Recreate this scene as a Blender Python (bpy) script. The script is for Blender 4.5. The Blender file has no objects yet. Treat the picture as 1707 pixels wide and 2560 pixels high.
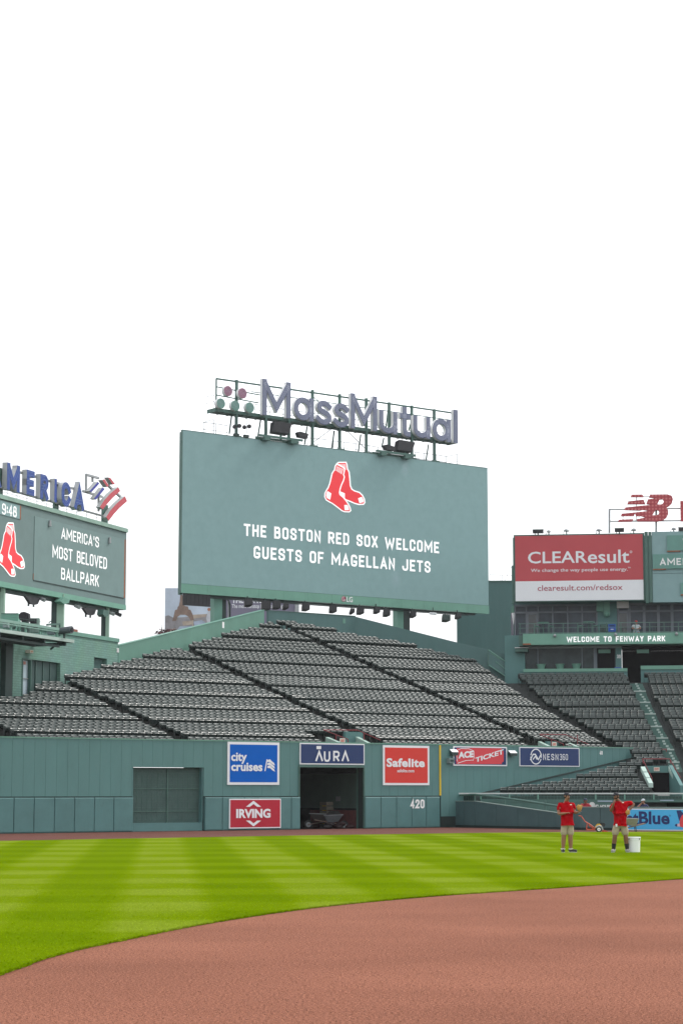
import bpy, bmesh, math, random
from mathutils import Vector, Matrix
from mathutils.geometry import tessellate_polygon
random.seed(7)
sc = bpy.context.scene
COL = sc.collection
R = math.radians

# ---------------------------------------------------------------- camera
FPX, CX, CY, HZ, EYE = 5258.0, 853.5, 1280.0, 1976.0, 2.0     # focal length etc. in photo pixels, eye height in metres
PITCH = math.atan((HZ - CY) / FPX)
cam_d = bpy.data.cameras.new('camera'); cam = bpy.data.objects.new('camera', cam_d); COL.objects.link(cam)
cam.location = (0, 0, EYE); cam.rotation_euler = (R(90) + PITCH, 0, 0)
cam_d.sensor_fit = 'VERTICAL'; cam_d.sensor_height = 36.0; cam_d.lens = 36.0 * FPX / 2560.0
cam_d.clip_start = 0.5; cam_d.clip_end = 4000
sc.camera = cam

# ---------------------------------------------------------------- sky, sun, exposure
SUN_AZ, SUN_EL = R(60), R(48)
w = bpy.data.worlds.new('World'); sc.world = w; w.use_nodes = True
nt = w.node_tree; nt.nodes.clear()
wo = nt.nodes.new('ShaderNodeOutputWorld'); bg = nt.nodes.new('ShaderNodeBackground')
sky = nt.nodes.new('ShaderNodeTexSky'); sky.sky_type = 'NISHITA'; sky.sun_disc = False
sky.sun_elevation = SUN_EL; sky.sun_rotation = SUN_AZ; sky.dust_density = 4.0; sky.air_density = 1.0
mixn = nt.nodes.new('ShaderNodeMix'); mixn.data_type = 'RGBA'
mixn.inputs[0].default_value = 0.88                       # mostly an even cloud layer over the blue
mixn.inputs[7].default_value = (10.2, 10.35, 10.6, 1)
nt.links.new(sky.outputs[0], mixn.inputs[6]); 
tcw = nt.nodes.new('ShaderNodeTexCoord'); cmp_ = nt.nodes.new('ShaderNodeMapping'); cmp_.inputs['Scale'].default_value = (2.2, 2.2, 4.5); nt.links.new(tcw.outputs['Generated'], cmp_.inputs[0])
cln = nt.nodes.new('ShaderNodeTexNoise'); cln.inputs['Scale'].default_value = 1.6; cln.inputs['Detail'].default_value = 7; nt.links.new(cmp_.outputs[0], cln.inputs['Vector'])
clr = nt.nodes.new('ShaderNodeMapRange'); clr.inputs[1].default_value = .30; clr.inputs[2].default_value = .70; clr.inputs[3].default_value = .58; clr.inputs[4].default_value = 1.25; nt.links.new(cln.outputs['Fac'], clr.inputs[0])
clm = nt.nodes.new('ShaderNodeVectorMath'); clm.operation = 'SCALE'; nt.links.new(mixn.outputs[2], clm.inputs[0]); nt.links.new(clr.outputs[0], clm.inputs['Scale'])
nt.links.new(clm.outputs[0], bg.inputs[0])                  # uneven cloud cover
bg.inputs[1].default_value = 0.1
nt.links.new(bg.outputs[0], wo.inputs[0])
sun_d = bpy.data.lights.new('sun', 'SUN'); sun = bpy.data.objects.new('sun', sun_d); COL.objects.link(sun)
sun_d.energy = 1.5; sun_d.angle = R(12); sun_d.color = (1.0, 0.96, 0.91)
SUNV = Vector((math.sin(SUN_AZ) * math.cos(SUN_EL), math.cos(SUN_AZ) * math.cos(SUN_EL), math.sin(SUN_EL)))
sun.rotation_euler = (-SUNV).to_track_quat('-Z', 'Y').to_euler(); sun.location = SUNV * 300
sc.view_settings.view_transform = 'Standard'; sc.view_settings.look = 'None'
sc.view_settings.exposure = 0.66; sc.view_settings.gamma = 1.0
sc.cycles.max_bounces = 6; sc.cycles.diffuse_bounces = 3; sc.cycles.glossy_bounces = 3
sc.cycles.caustics_reflective = False; sc.cycles.caustics_refractive = False

# ---------------------------------------------------------------- measuring: photo pixel -> ray -> place
_c, _s = math.cos(PITCH), math.sin(PITCH)
def ray(x, y):
    a = (x - CX) / FPX; u = (CY - y) / FPX
    return Vector((a, _c - u * _s, _s + u * _c))
def ground(x, y, z=0.0):
    r = ray(x, y); k = (z - EYE) / r.z
    return Vector((r.x * k, r.y * k, z))
def at_depth(x, y, Y):
    r = ray(x, y); k = Y / r.y
    return Vector((r.x * k, Y, EYE + r.z * k))
def crop(ox, oy, sc_):                                    # readings taken from an enlarged detail
    return lambda x, y: (ox + x / sc_, oy + y / sc_)
q1 = crop(0, 1540, 5.2267); q2 = crop(450, 1500, 4.48); q3 = crop(1000, 1580, 4.48); q4 = crop(1350, 1640, 4.392)
q5 = crop(500, 920, 4.3556); q6 = crop(830, 960, 4.3556); q7 = crop(0, 1140, 4.6118); q8 = crop(0, 1440, 4.9)
r1 = crop(1360, 1960, 5.8074); r2 = crop(1080, 1860, 4.6118); r3 = crop(1540, 1850, 9.389); r4 = crop(740, 1840, 4.1263)
r5 = crop(1480, 1220, 5.881); r6 = crop(1200, 1400, 5.2267); r7 = crop(400, 1440, 4.1263); g3 = crop(560, 1850, 2.8509)
sx = crop(790, 1140, 11.2); A1 = crop(0, 1100, 2.6133); A2 = crop(420, 900, 1.8667); A3 = crop(1200, 1200, 3.0927)
A4 = crop(0, 1500, 2.24); A5 = crop(500, 1500, 2.24); A6 = crop(1100, 1600, 2.5832)

class VP:                                                 # a vertical plane: s along it, n out of it towards the field, z up
    def __init__(self, O, ang):
        self.O = Vector((O[0], O[1])); self.D = Vector((math.cos(ang), math.sin(ang))); self.N = Vector((self.D.y, -self.D.x))
        self.ang = ang
    def off(self, n):
        return VP(self.O + self.N * n, self.ang)
    def sz(self, x, y):
        r = ray(x, y); o, d = self.O, self.D
        det = d.x * (-r.y) + r.x * d.y
        s = (-o.x * (-r.y) + r.x * (-o.y)) / det
        k = (d.x * (-o.y) + o.x * d.y) / det
        return s, EYE + k * r.z
    def p(self, s, n, z):
        v = self.O + self.D * s + self.N * n
        return Vector((v.x, v.y, z))
    def px(self, xy, n=0.0):
        P = self.off(n) if n else self
        s, z = P.sz(*xy)
        return P.p(s, 0, z)
    def s(self, xy, n=0.0):
        return (self.off(n) if n else self).sz(*xy)[0]
    def z(self, xy, n=0.0):
        return (self.off(n) if n else self).sz(*xy)[1]

# ---------------------------------------------------------------- mesh builder
class MB:
    def __init__(self): self.v = []; self.f = []; self.m = []; self.cur = 0
    def mat(self, i): self.cur = i; return self
    def add(self, vs, fs):
        b = len(self.v); self.v += [tuple(p) for p in vs]
        for f in fs: self.f.append(tuple(i + b for i in f)); self.m.append(self.cur)
        return self
    def hexa(self, p):                                    # p: 4 bottom (ccw from above), 4 top
        return self.add(p, [(0, 3, 2, 1), (4, 5, 6, 7), (0, 1, 5, 4), (1, 2, 6, 5), (2, 3, 7, 6), (3, 0, 4, 7)])
    def box(self, V, s0, s1, n0, n1, z0, z1):
        if s0 > s1: s0, s1 = s1, s0
        if n0 > n1: n0, n1 = n1, n0
        if z0 > z1: z0, z1 = z1, z0
        return self.hexa([V.p(s0, n1, z0), V.p(s1, n1, z0), V.p(s1, n0, z0), V.p(s0, n0, z0),
                          V.p(s0, n1, z1), V.p(s1, n1, z1), V.p(s1, n0, z1), V.p(s0, n0, z1)])
    def abox(self, x0, x1, y0, y1, z0, z1):
        return self.hexa([(x0, y0, z0), (x1, y0, z0), (x1, y1, z0), (x0, y1, z0), (x0, y0, z1), (x1, y0, z1), (x1, y1, z1), (x0, y1, z1)])
    def bar(self, p, q, r, k=6, r2=None, cap=True):       # round or many-sided bar between two points
        p = Vector(p); q = Vector(q); d = (q - p).normalized(); r2 = r if r2 is None else r2
        a = d.cross(Vector((0, 0, 1)) if abs(d.z) < 0.9 else Vector((1, 0, 0))).normalized(); b = d.cross(a)
        vs = []
        off = math.pi / k
        for c, rr in ((p, r), (q, r2)):
            for i in range(k):
                t = 2 * math.pi * i / k + off; vs.append(c + a * (rr * math.cos(t)) + b * (rr * math.sin(t)))
        fs = [(i, (i + 1) % k, k + (i + 1) % k, k + i) for i in range(k)]
        if cap: fs += [tuple(range(k - 1, -1, -1)), tuple(range(k, 2 * k))]
        return self.add(vs, fs)
    def tube(self, pts, r, k=6):
        for a, b in zip(pts, pts[1:]): self.bar(a, b, r, k)
        return self
    def loft(self, rings, cap=True):
        k = len(rings[0]); vs = [p for ring in rings for p in ring]; fs = []
        for j in range(len(rings) - 1):
            for i in range(k): fs.append((j * k + i, j * k + (i + 1) % k, (j + 1) * k + (i + 1) % k, (j + 1) * k + i))
        if cap: fs += [tuple(range(k - 1, -1, -1)), tuple(range((len(rings) - 1) * k, len(rings) * k))]
        return self.add(vs, fs)
    def lathe(self, c, prof, k=16, cap=True):             # round a vertical axis
        c = Vector(c)
        return self.loft([[c + Vector((r * math.cos(2 * math.pi * i / k), r * math.sin(2 * math.pi * i / k), z)) for i in range(k)] for r, z in prof], cap)
    def ball(self, c, rx, ry, rz, k=10, j=6):
        c = Vector(c)
        rings = []
        for a in range(j + 1):
            t = -math.pi / 2 + math.pi * a / j; cr = max(math.cos(t), 0.02)
            rings.append([c + Vector((rx * cr * math.cos(2 * math.pi * i / k), ry * cr * math.sin(2 * math.pi * i / k), rz * math.sin(t))) for i in range(k)])
        return self.loft(rings)
    def shape(self, V, loops, n0, n1):                    # flat shape (outer loop, holes) in the plane V, from n0 (back) to n1 (front)
        polys = [[Vector((s, z, 0)) for s, z in lp] for lp in loops]
        flat = [p for lp in polys for p in lp]
        tris = tessellate_polygon(polys)
        N = len(flat)
        vs = [V.p(p.x, n1, p.y) for p in flat] + [V.p(p.x, n0, p.y) for p in flat]
        fs = []
        for t in tris:
            a, b, c = (flat[i] for i in t)
            if (b.x - a.x) * (c.y - a.y) - (b.y - a.y) * (c.x - a.x) < 0: t = (t[0], t[2], t[1])
            fs.append(tuple(t)); fs.append((t[2] + N, t[1] + N, t[0] + N))
        b0 = 0
        for lp in polys:
            k = len(lp)
            for i in range(k):
                j = (i + 1) % k; fs.append((b0 + i, b0 + i + N, b0 + j + N, b0 + j))
            b0 += k
        return self.add(vs, fs)
    def ribbon(self, V, pts, wd, n0, n1, closed=False):   # a stroke of a letter
        L, Rr = offset_line(pts, wd / 2, closed), offset_line(pts, -wd / 2, closed)
        k = len(pts); m = k if closed else k - 1
        vs = [V.p(s, n1, z) for s, z in L] + [V.p(s, n1, z) for s, z in Rr] + [V.p(s, n0, z) for s, z in L] + [V.p(s, n0, z) for s, z in Rr]
        fs = []
        for i in range(m):
            j = (i + 1) % k
            fs += [(i, k + i, k + j, j), (2 * k + j, 3 * k + j, 3 * k + i, 2 * k + i), (i, j, 2 * k + j, 2 * k + i), (k + j, k + i, 3 * k + i, 3 * k + j)]
        if not closed:
            fs += [(0, 2 * k, 3 * k, k), (k - 1, 2 * k - 1, 4 * k - 1, 3 * k - 1)]
        return self.add(vs, fs)
    def build(self, name, mats, parent=None, loc=None, smooth=False):
        o3 = Vector(parent.location) if parent is not None and loc is None else Vector(loc or (0, 0, 0))
        me = bpy.data.meshes.new(name)
        me.from_pydata([(v[0] - o3.x, v[1] - o3.y, v[2] - o3.z) for v in self.v], [], self.f)
        if not isinstance(mats, (list, tuple)): mats = [mats]
        for m in mats: me.materials.append(m)
        if len(mats) > 1: me.polygons.foreach_set('material_index', self.m)
        if smooth: me.polygons.foreach_set('use_smooth', [True] * len(me.polygons))
        me.update()
        o = bpy.data.objects.new(name, me); COL.objects.link(o)
        if parent is not None: o.parent = parent
        else: o.location = o3
        return o

    def build_each(self, name, mats, parent, smooth=False):   # every separate piece becomes a part of its own
        par = list(range(len(self.v)))
        def find(i):
            while par[i] != i: par[i] = par[par[i]]; i = par[i]
            return i
        for f in self.f:
            r0 = find(f[0])
            for i in f[1:]: par[find(i)] = r0
        groups = {}
        for f, m in zip(self.f, self.m): groups.setdefault(find(f[0]), []).append((f, m))
        out = []
        for g in groups.values():
            ids = sorted({i for f, _ in g for i in f}); mp_ = {i: k for k, i in enumerate(ids)}
            mb = MB(); mb.v = [self.v[i] for i in ids]; mb.f = [tuple(mp_[i] for i in f) for f, _ in g]; mb.m = [m for _, m in g]
            out.append(mb.build(name, mats, parent, smooth=smooth))
        return out

def offset_line(pts, d, closed=False):
    k = len(pts); out = []
    for i in range(k):
        p = Vector(pts[i])
        a = Vector(pts[i - 1]) if (i > 0 or closed) else None
        b = Vector(pts[(i + 1) % k]) if (i < k - 1 or closed) else None
        ns = []
        if a is not None and (p - a).length > 1e-6: e = (p - a).normalized(); ns.append(Vector((-e.y, e.x)))
        if b is not None and (b - p).length > 1e-6: e = (b - p).normalized(); ns.append(Vector((-e.y, e.x)))
        n = sum(ns, Vector((0, 0)));
        n = n.normalized() if n.length > 1e-4 else ns[0]
        m = min(2.4, 1.0 / max(0.3, n.dot(ns[0])))
        q = p + n * d * m; out.append((q.x, q.y))
    return out

def tag(o, label=None, cat=None, group=None, kind=None):
    if label: o['label'] = label
    if cat: o['category'] = cat
    if group: o['group'] = group
    if kind: o['kind'] = kind
    return o
def thing(name, label, cat, loc, group=None, rz=0.0):
    o = bpy.data.objects.new(name, None); COL.objects.link(o); o.location = loc; o.empty_display_size = 0.3
    o.rotation_euler = (0, 0, rz)
    return tag(o, label, cat, group)

def text_data(txt, bold=0.0, spacing=1.0, res=3, shear=0.0):
    cu = bpy.data.curves.new('lettering', 'FONT'); cu.body = txt; cu.offset = bold; cu.space_character = spacing
    cu.extrude = 0.5; cu.resolution_u = res; cu.shear = shear
    ob = bpy.data.objects.new('lettering', cu); COL.objects.link(ob)
    me = ob.to_mesh(); vs = [tuple(v.co) for v in me.vertices]; fs = [tuple(p.vertices) for p in me.polygons]
    ob.to_mesh_clear(); bpy.data.objects.remove(ob); bpy.data.curves.remove(cu)
    return vs, fs
def text_on(mb, V, txt, bl, tr, n, depth=0.02, bold=0.0, spacing=1.0, slope=0.0, shear=0.0):
    """letters filling the box between the two photo readings bl and tr on plane V, standing n in front of it"""
    vs, fs = text_data(txt, bold, spacing, shear=shear)
    P = V.off(n) if n else V
    s0, z0 = P.sz(*bl); s1, z1 = P.sz(*tr)
    xs = [v[0] for v in vs]; ys = [v[1] for v in vs]
    x0, x1, y0, y1 = min(xs), max(xs), min(ys), max(ys)
    out = []
    for x, y, e in vs:
        u = (x - x0) / (x1 - x0); t = (y - y0) / (y1 - y0)
        out.append(P.p(s0 + u * (s1 - s0), (e + 0.5) * depth, z0 + t * (z1 - z0) + slope * u))
    mb.add(out, fs)
    return mb

# block capitals drawn as strokes, as on the scoreboards
_C = [(1, .74), (1, .86), (.86, .96), (.68, 1), (.32, 1), (.14, .96), (0, .86), (0, .14), (.14, .04), (.32, 0), (.68, 0), (.86, .04), (1, .14), (1, .26)]
_O = ['o', (0, .14), (.14, .04), (.32, 0), (.68, 0), (.86, .04), (1, .14), (1, .86), (.86, .96), (.68, 1), (.32, 1), (.14, .96), (0, .86)]
STROKES = {
 'A': [[(0, 0), (.5, 1), (1, 0)], [(.2, .27), (.8, .27)]],
 'B': [[(.7, .53), (.92, .62), (.92, .90), (.7, 1), (0, 1), (0, 0), (.74, 0), (1, .10), (1, .42), (.74, .53), (.1, .53)]],
 'C': [_C], 'D': [['o', (0, 0), (.6, 0), (.86, .06), (1, .2), (1, .8), (.86, .94), (.6, 1), (0, 1)]],
 'E': [[(1, 1), (0, 1), (0, 0), (1, 0)], [(0, .51), (.82, .51)]], 'F': [[(1, 1), (0, 1), (0, 0)], [(0, .48), (.82, .48)]],
 'G': [[(1, .82)] + _C[1:-1] + [(1, .40), (.56, .40)]], 'H': [[(0, 0), (0, 1)], [(1, 0), (1, 1)], [(0, .51), (1, .51)]], 'I': [[(.5, 0), (.5, 1)]],
 'J': [[(1, 1), (1, .16), (.84, .04), (.64, 0), (.36, 0), (.16, .04), (0, .16), (0, .28)]], 'K': [[(0, 0), (0, 1)], [(1, 1), (.08, .42)], [(.36, .58), (1, 0)]],
 'L': [[(0, 1), (0, 0), (1, 0)]], 'M': [[(0, 0), (0, 1), (.5, .28), (1, 1), (1, 0)]], 'N': [[(0, 0), (0, 1), (1, 0), (1, 1)]], 'O': [_O], '0': [_O],
 'P': [[(0, 0), (0, 1), (.74, 1), (1, .90), (1, .55), (.74, .44), (.1, .44)]], 'R': [[(0, 0), (0, 1), (.72, 1), (1, .90), (1, .58), (.72, .48), (.1, .48)], [(.5, .46), (1, 0)]],
 'S': [[(1, .76), (1, .86), (.84, .96), (.66, 1), (.34, 1), (.16, .96), (0, .86), (0, .66), (.16, .57), (.84, .44), (1, .34), (1, .14), (.84, .04), (.66, 0), (.34, 0), (.16, .04), (0, .14), (0, .24)]],
 'T': [[(0, 1), (1, 1)], [(.5, 0), (.5, 1)]], 'U': [[(0, 1), (0, .16), (.14, .05), (.34, 0), (.66, 0), (.86, .05), (1, .16), (1, 1)]], 'V': [[(0, 1), (.5, 0), (1, 1)]],
 'W': [[(0, 1), (.22, 0), (.5, .78), (.78, 0), (1, 1)]], 'X': [[(0, 0), (1, 1)], [(0, 1), (1, 0)]], 'Y': [[(0, 1), (.5, .48), (1, 1)], [(.5, .5), (.5, 0)]],
 "'": [[(.5, 1), (.5, .74)]], ':': [[(.5, .22), (.5, .36)], [(.5, .64), (.5, .78)]], '.': [[(.5, 0), (.5, .06)]],
 '2': [[(0, .76), (0, .86), (.16, .96), (.34, 1), (.66, 1), (.86, .96), (1, .86), (1, .62), (0, .0), (1, .0)]], '4': [[(.74, 0), (.74, 1), (0, .28), (1, .28)]],
 '8': [['o', (.1, .53), (.1, .9), (.3, 1), (.7, 1), (.9, .9), (.9, .53)], ['o', (0, .12), (.2, 0), (.8, 0), (1, .12), (1, .42), (.8, .53), (.2, .53), (0, .42)]],
 '9': [[(1, .55), (.8, .45), (.2, .45), (0, .57), (0, .88), (.2, 1), (.8, 1), (1, .88), (1, .12), (.8, 0), (.2, 0), (0, .1)]],
 '3': [[(0, .86), (.2, 1), (.8, 1), (1, .88), (1, .62), (.75, .52), (.35, .52)], [(.7, .52), (1, .4), (1, .12), (.8, 0), (.2, 0), (0, .13)]],
 '6': [[(.95, .88), (.8, 1), (.2, 1), (0, .88), (0, .12), (.2, 0), (.8, 0), (1, .12), (1, .43), (.8, .54), (.1, .54)]]}
_WID = {'M': .86, 'W': 1.0, 'I': .17, "'": .17, ':': .17, '.': .17, ' ': .40, 'T': .62, 'L': .52, 'E': .54, 'F': .54, 'A': .68, 'V': .68}
def caps_words(V, txt, bl, tr, n, name, mat, parent, **kw):  # one part per word
    tmp = MB(); marks = []
    caps_on(tmp, V, txt, bl, tr, n, marks=marks, **kw)
    marks.append((len(tmp.v), len(tmp.f)))
    for (v0, f0), (v1, f1) in zip(marks, marks[1:]):
        mb = MB(); mb.v = tmp.v[v0:v1]; mb.f = [tuple(i - v0 for i in f) for f in tmp.f[f0:f1]]; mb.m = tmp.m[f0:f1]; mb.build(name, mat, parent)
def caps_on(mb, V, txt, bl, tr, n, depth=.01, wd=.18, gap=.18, marks=None):
    P = V.off(n) if n else V
    s0, z0 = P.sz(*bl); s1, z1 = P.sz(*tr); H = z1 - z0
    tot = sum(_WID.get(c, .60) for c in txt) + gap * (len(txt) - 1); k = (s1 - s0) / tot; w_ = wd * H; x = s0; e = 0
    for i_, c in enumerate(txt):
        if marks is not None and c != ' ' and (i_ == 0 or txt[i_ - 1] == ' '): marks.append((len(mb.v), len(mb.f)))
        gw = _WID.get(c, .60) * k
        for st_ in STROKES.get(c, []):
            cl = st_[0] == 'o'; pts = st_[1:] if cl else st_
            q = [(x + gw / 2 + (u - .5) * max(gw - w_, 0.0), z0 + w_ / 2 + v * (H - w_)) for u, v in pts]
            if not cl:
                for i, j in ((0, 1), (-1, -2)):
                    d = (Vector(q[i]) - Vector(q[j])).normalized() * w_ * .5; q[i] = (q[i][0] + d.x, q[i][1] + d.y)
            mb.ribbon(P, q, w_, 0, depth + e, cl); e = (e + .0012) % .006
        x += gw + gap * k
    return mb
# ---------------------------------------------------------------- materials
def M(name, rgb, rough=0.6, spec=0.4, metal=0.0, var=0.10, vscale=1.2, bump=0.0, bscale=40.0, coat=0.0, emit=0.0, stretch=None, scuff=0.0):
    m = bpy.data.materials.new(name); m.use_nodes = True; t = m.node_tree; b = t.nodes['Principled BSDF']
    b.inputs['Roughness'].default_value = rough; b.inputs['Metallic'].default_value = metal
    b.inputs['Specular IOR Level'].default_value = spec; b.inputs['Coat Weight'].default_value = coat
    b.inputs['Base Color'].default_value = (*rgb, 1)
    if var > 0:
        geo = t.nodes.new('ShaderNodeNewGeometry'); src = geo.outputs['Position']
        if stretch:
            mp = t.nodes.new('ShaderNodeMapping'); mp.inputs['Scale'].default_value = stretch; t.links.new(src, mp.inputs[0]); src = mp.outputs[0]
        nz = t.nodes.new('ShaderNodeTexNoise'); nz.inputs['Scale'].default_value = vscale; nz.inputs['Detail'].default_value = 6; nz.inputs['Roughness'].default_value = 0.65
        t.links.new(src, nz.inputs['Vector'])
        cr = t.nodes.new('ShaderNodeValToRGB')
        cr.color_ramp.elements[0].position = 0.3; cr.color_ramp.elements[1].position = 0.7
        cr.color_ramp.elements[0].color = (*[c * (1 - var) for c in rgb], 1); cr.color_ramp.elements[1].color = (*[min(1, c * (1 + var)) for c in rgb], 1)
        t.links.new(nz.outputs['Fac'], cr.inputs[0]); t.links.new(cr.outputs[0], b.inputs['Base Color'])
    if emit > 0: b.inputs['Emission Color'].default_value = (*rgb, 1); b.inputs['Emission Strength'].default_value = emit
    if scuff > 0:                                           # rubbed and stained patches, streaked downwards
        g3_ = t.nodes.new('ShaderNodeNewGeometry'); mp3 = t.nodes.new('ShaderNodeMapping'); mp3.inputs['Scale'].default_value = (1, 1, .45); t.links.new(g3_.outputs['Position'], mp3.inputs[0])
        n3 = t.nodes.new('ShaderNodeTexNoise'); n3.inputs['Scale'].default_value = 2.3; n3.inputs['Detail'].default_value = 10; n3.inputs['Roughness'].default_value = 0.75; n3.inputs['Distortion'].default_value = 0.6; t.links.new(mp3.outputs[0], n3.inputs['Vector'])
        r3_ = t.nodes.new('ShaderNodeMapRange'); r3_.inputs[1].default_value = .56; r3_.inputs[2].default_value = .74; r3_.inputs[4].default_value = scuff; t.links.new(n3.outputs['Fac'], r3_.inputs[0])
        m3 = t.nodes.new('ShaderNodeMix'); m3.data_type = 'RGBA'; t.links.new(r3_.outputs[0], m3.inputs[0])
        if b.inputs['Base Color'].links: t.links.new(b.inputs['Base Color'].links[0].from_socket, m3.inputs[6])
        else: m3.inputs[6].default_value = (*rgb, 1)
        m3.inputs[7].default_value = (*[c * .45 + .01 for c in rgb], 1); t.links.new(m3.outputs[2], b.inputs['Base Color'])
    if bump > 0:
        n2 = t.nodes.new('ShaderNodeTexNoise'); n2.inputs['Scale'].default_value = bscale; n2.inputs['Detail'].default_value = 3
        g2 = t.nodes.new('ShaderNodeNewGeometry'); t.links.new(g2.outputs['Position'], n2.inputs['Vector'])
        bp = t.nodes.new('ShaderNodeBump'); bp.inputs['Strength'].default_value = bump; bp.inputs['Distance'].default_value = 0.02
        t.links.new(n2.outputs['Fac'], bp.inputs['Height']); t.links.new(bp.outputs[0], b.inputs['Normal'])
    return m
G_WALL = M('wall_green_paint', (0.082, 0.191, 0.186), 0.55, var=0.08, vscale=0.7, stretch=(1, 1, 0.35), scuff=.30)
G_PAD = M('padding_green_vinyl', (0.074, 0.178, 0.178), 0.45, var=0.10, vscale=0.9, scuff=.40)
G_PADD = M('padding_dark_green_vinyl', (0.050, 0.098, 0.104), 0.5, var=0.12, vscale=1.0, scuff=.4)
G_GAP = M('joint_shadow_green', (0.012, 0.025, 0.023), 0.8, var=0)
G_SCR = M('screen_grey_green', (0.225, 0.35, 0.358), 0.6, spec=0.2, var=0.05, vscale=1.6)
G_BOARD = M('board_grey_green', (0.155, 0.225, 0.222), 0.6, spec=0.2, var=0.06, vscale=1.0)
G_LIGHT = M('light_green_steel', (0.13, 0.285, 0.225), 0.5, var=0.10, vscale=1.0, scuff=.35)
G_MINT = M('mint_green_fascia', (0.15, 0.33, 0.255), 0.5, var=0.09, vscale=0.8, scuff=.30)
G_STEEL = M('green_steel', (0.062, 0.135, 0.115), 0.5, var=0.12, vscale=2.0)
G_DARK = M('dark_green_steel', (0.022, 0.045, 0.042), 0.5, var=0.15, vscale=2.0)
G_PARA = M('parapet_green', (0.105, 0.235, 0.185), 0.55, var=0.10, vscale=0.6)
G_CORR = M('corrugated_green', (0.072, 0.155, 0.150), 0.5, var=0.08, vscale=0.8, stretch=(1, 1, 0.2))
WHITE = M('white_print', (0.74, 0.76, 0.79), 0.5, var=0.02)
LETTER = M('white_lettering', (0.80, 0.80, 0.80), 0.5, var=0.0)
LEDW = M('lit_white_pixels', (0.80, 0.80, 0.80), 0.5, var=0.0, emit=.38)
LEDR = M('lit_red_pixels', (0.66, 0.03, 0.04), 0.5, var=0.0, emit=.30)
BLACK = M('black_housing', (0.018, 0.019, 0.023), 0.5, var=0.2, vscale=5)
DARKGLASS = M('dark_glass', (0.02, 0.03, 0.035), 0.08, spec=0.6, var=0)
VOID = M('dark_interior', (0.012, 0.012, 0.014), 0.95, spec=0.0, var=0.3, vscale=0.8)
RED = M('red_print', (0.72, 0.035, 0.045), 0.6, spec=.12, var=0.02)
REDP = M('red_painted_rail', (0.20, 0.026, 0.034), 0.5, var=0.1)
BLUE = M('blue_print', (0.001, 0.105, 0.48), 0.6, spec=.12, var=0.03)
NAVY = M('navy_print', (0.030, 0.052, 0.140), 0.6, spec=.15, var=0.04)
SAFE = M('orange_red_print', (0.62, 0.055, 0.045), 0.6, spec=.12, var=0.03)
IRV = M('crimson_print', (0.42, 0.026, 0.045), 0.6, spec=.12, var=0.04)
YELLOW = M('yellow_paint', (0.60, 0.42, 0.012), 0.5, var=0.05)
GREYM = M('galvanised_grey', (0.30, 0.32, 0.33), 0.45, metal=0.3, var=0.1, vscale=3)
PALE = M('pale_signface', (0.50, 0.53, 0.62), 0.5, var=0.04)
RUST = M('rusty_edge', (0.28, 0.10, 0.05), 0.8, var=0.35, vscale=6)
CONC = M('stand_concrete', (0.062, 0.070, 0.069), 0.8, var=0.25, vscale=1.5)
STAIR = M('stair_green', (0.085, 0.165, 0.145), 0.7, var=0.15, vscale=1.5)
NOSE = M('white_step_edge', (0.42, 0.50, 0.47), 0.6, var=0.1, vscale=4)

# ---------------------------------------------------------------- main planes of the ballpark
AW = R(38.1)
_pts = [ground(*p) for p in ((0, 2085), (509, 2078.5), (748, 2073), (908, 2071.4), (1096, 2069))]
_m = sum(_pts, Vector()) / 5
_D = Vector((math.cos(AW), math.sin(AW), 0)); _O = _m - _D * _m.dot(_D)
PW = VP((_O.x, _O.y), AW)                                  # the outfield wall
WALL_TOP, SEAM = 4.47, 1.686
def stand_pt(x, y, V, z0, m):                              # photo reading on the sloping seat bank behind plane V -> (s, t)
    r = ray(x, y); nb = -V.N; nr = nb.x * r.x + nb.y * r.y; no = nb.dot(V.O)
    k = (z0 - m * no - EYE) / (r.z - m * nr); P = Vector((r.x * k, r.y * k))
    return (P - V.O).dot(V.D), (P - V.O).dot(nb)
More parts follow.
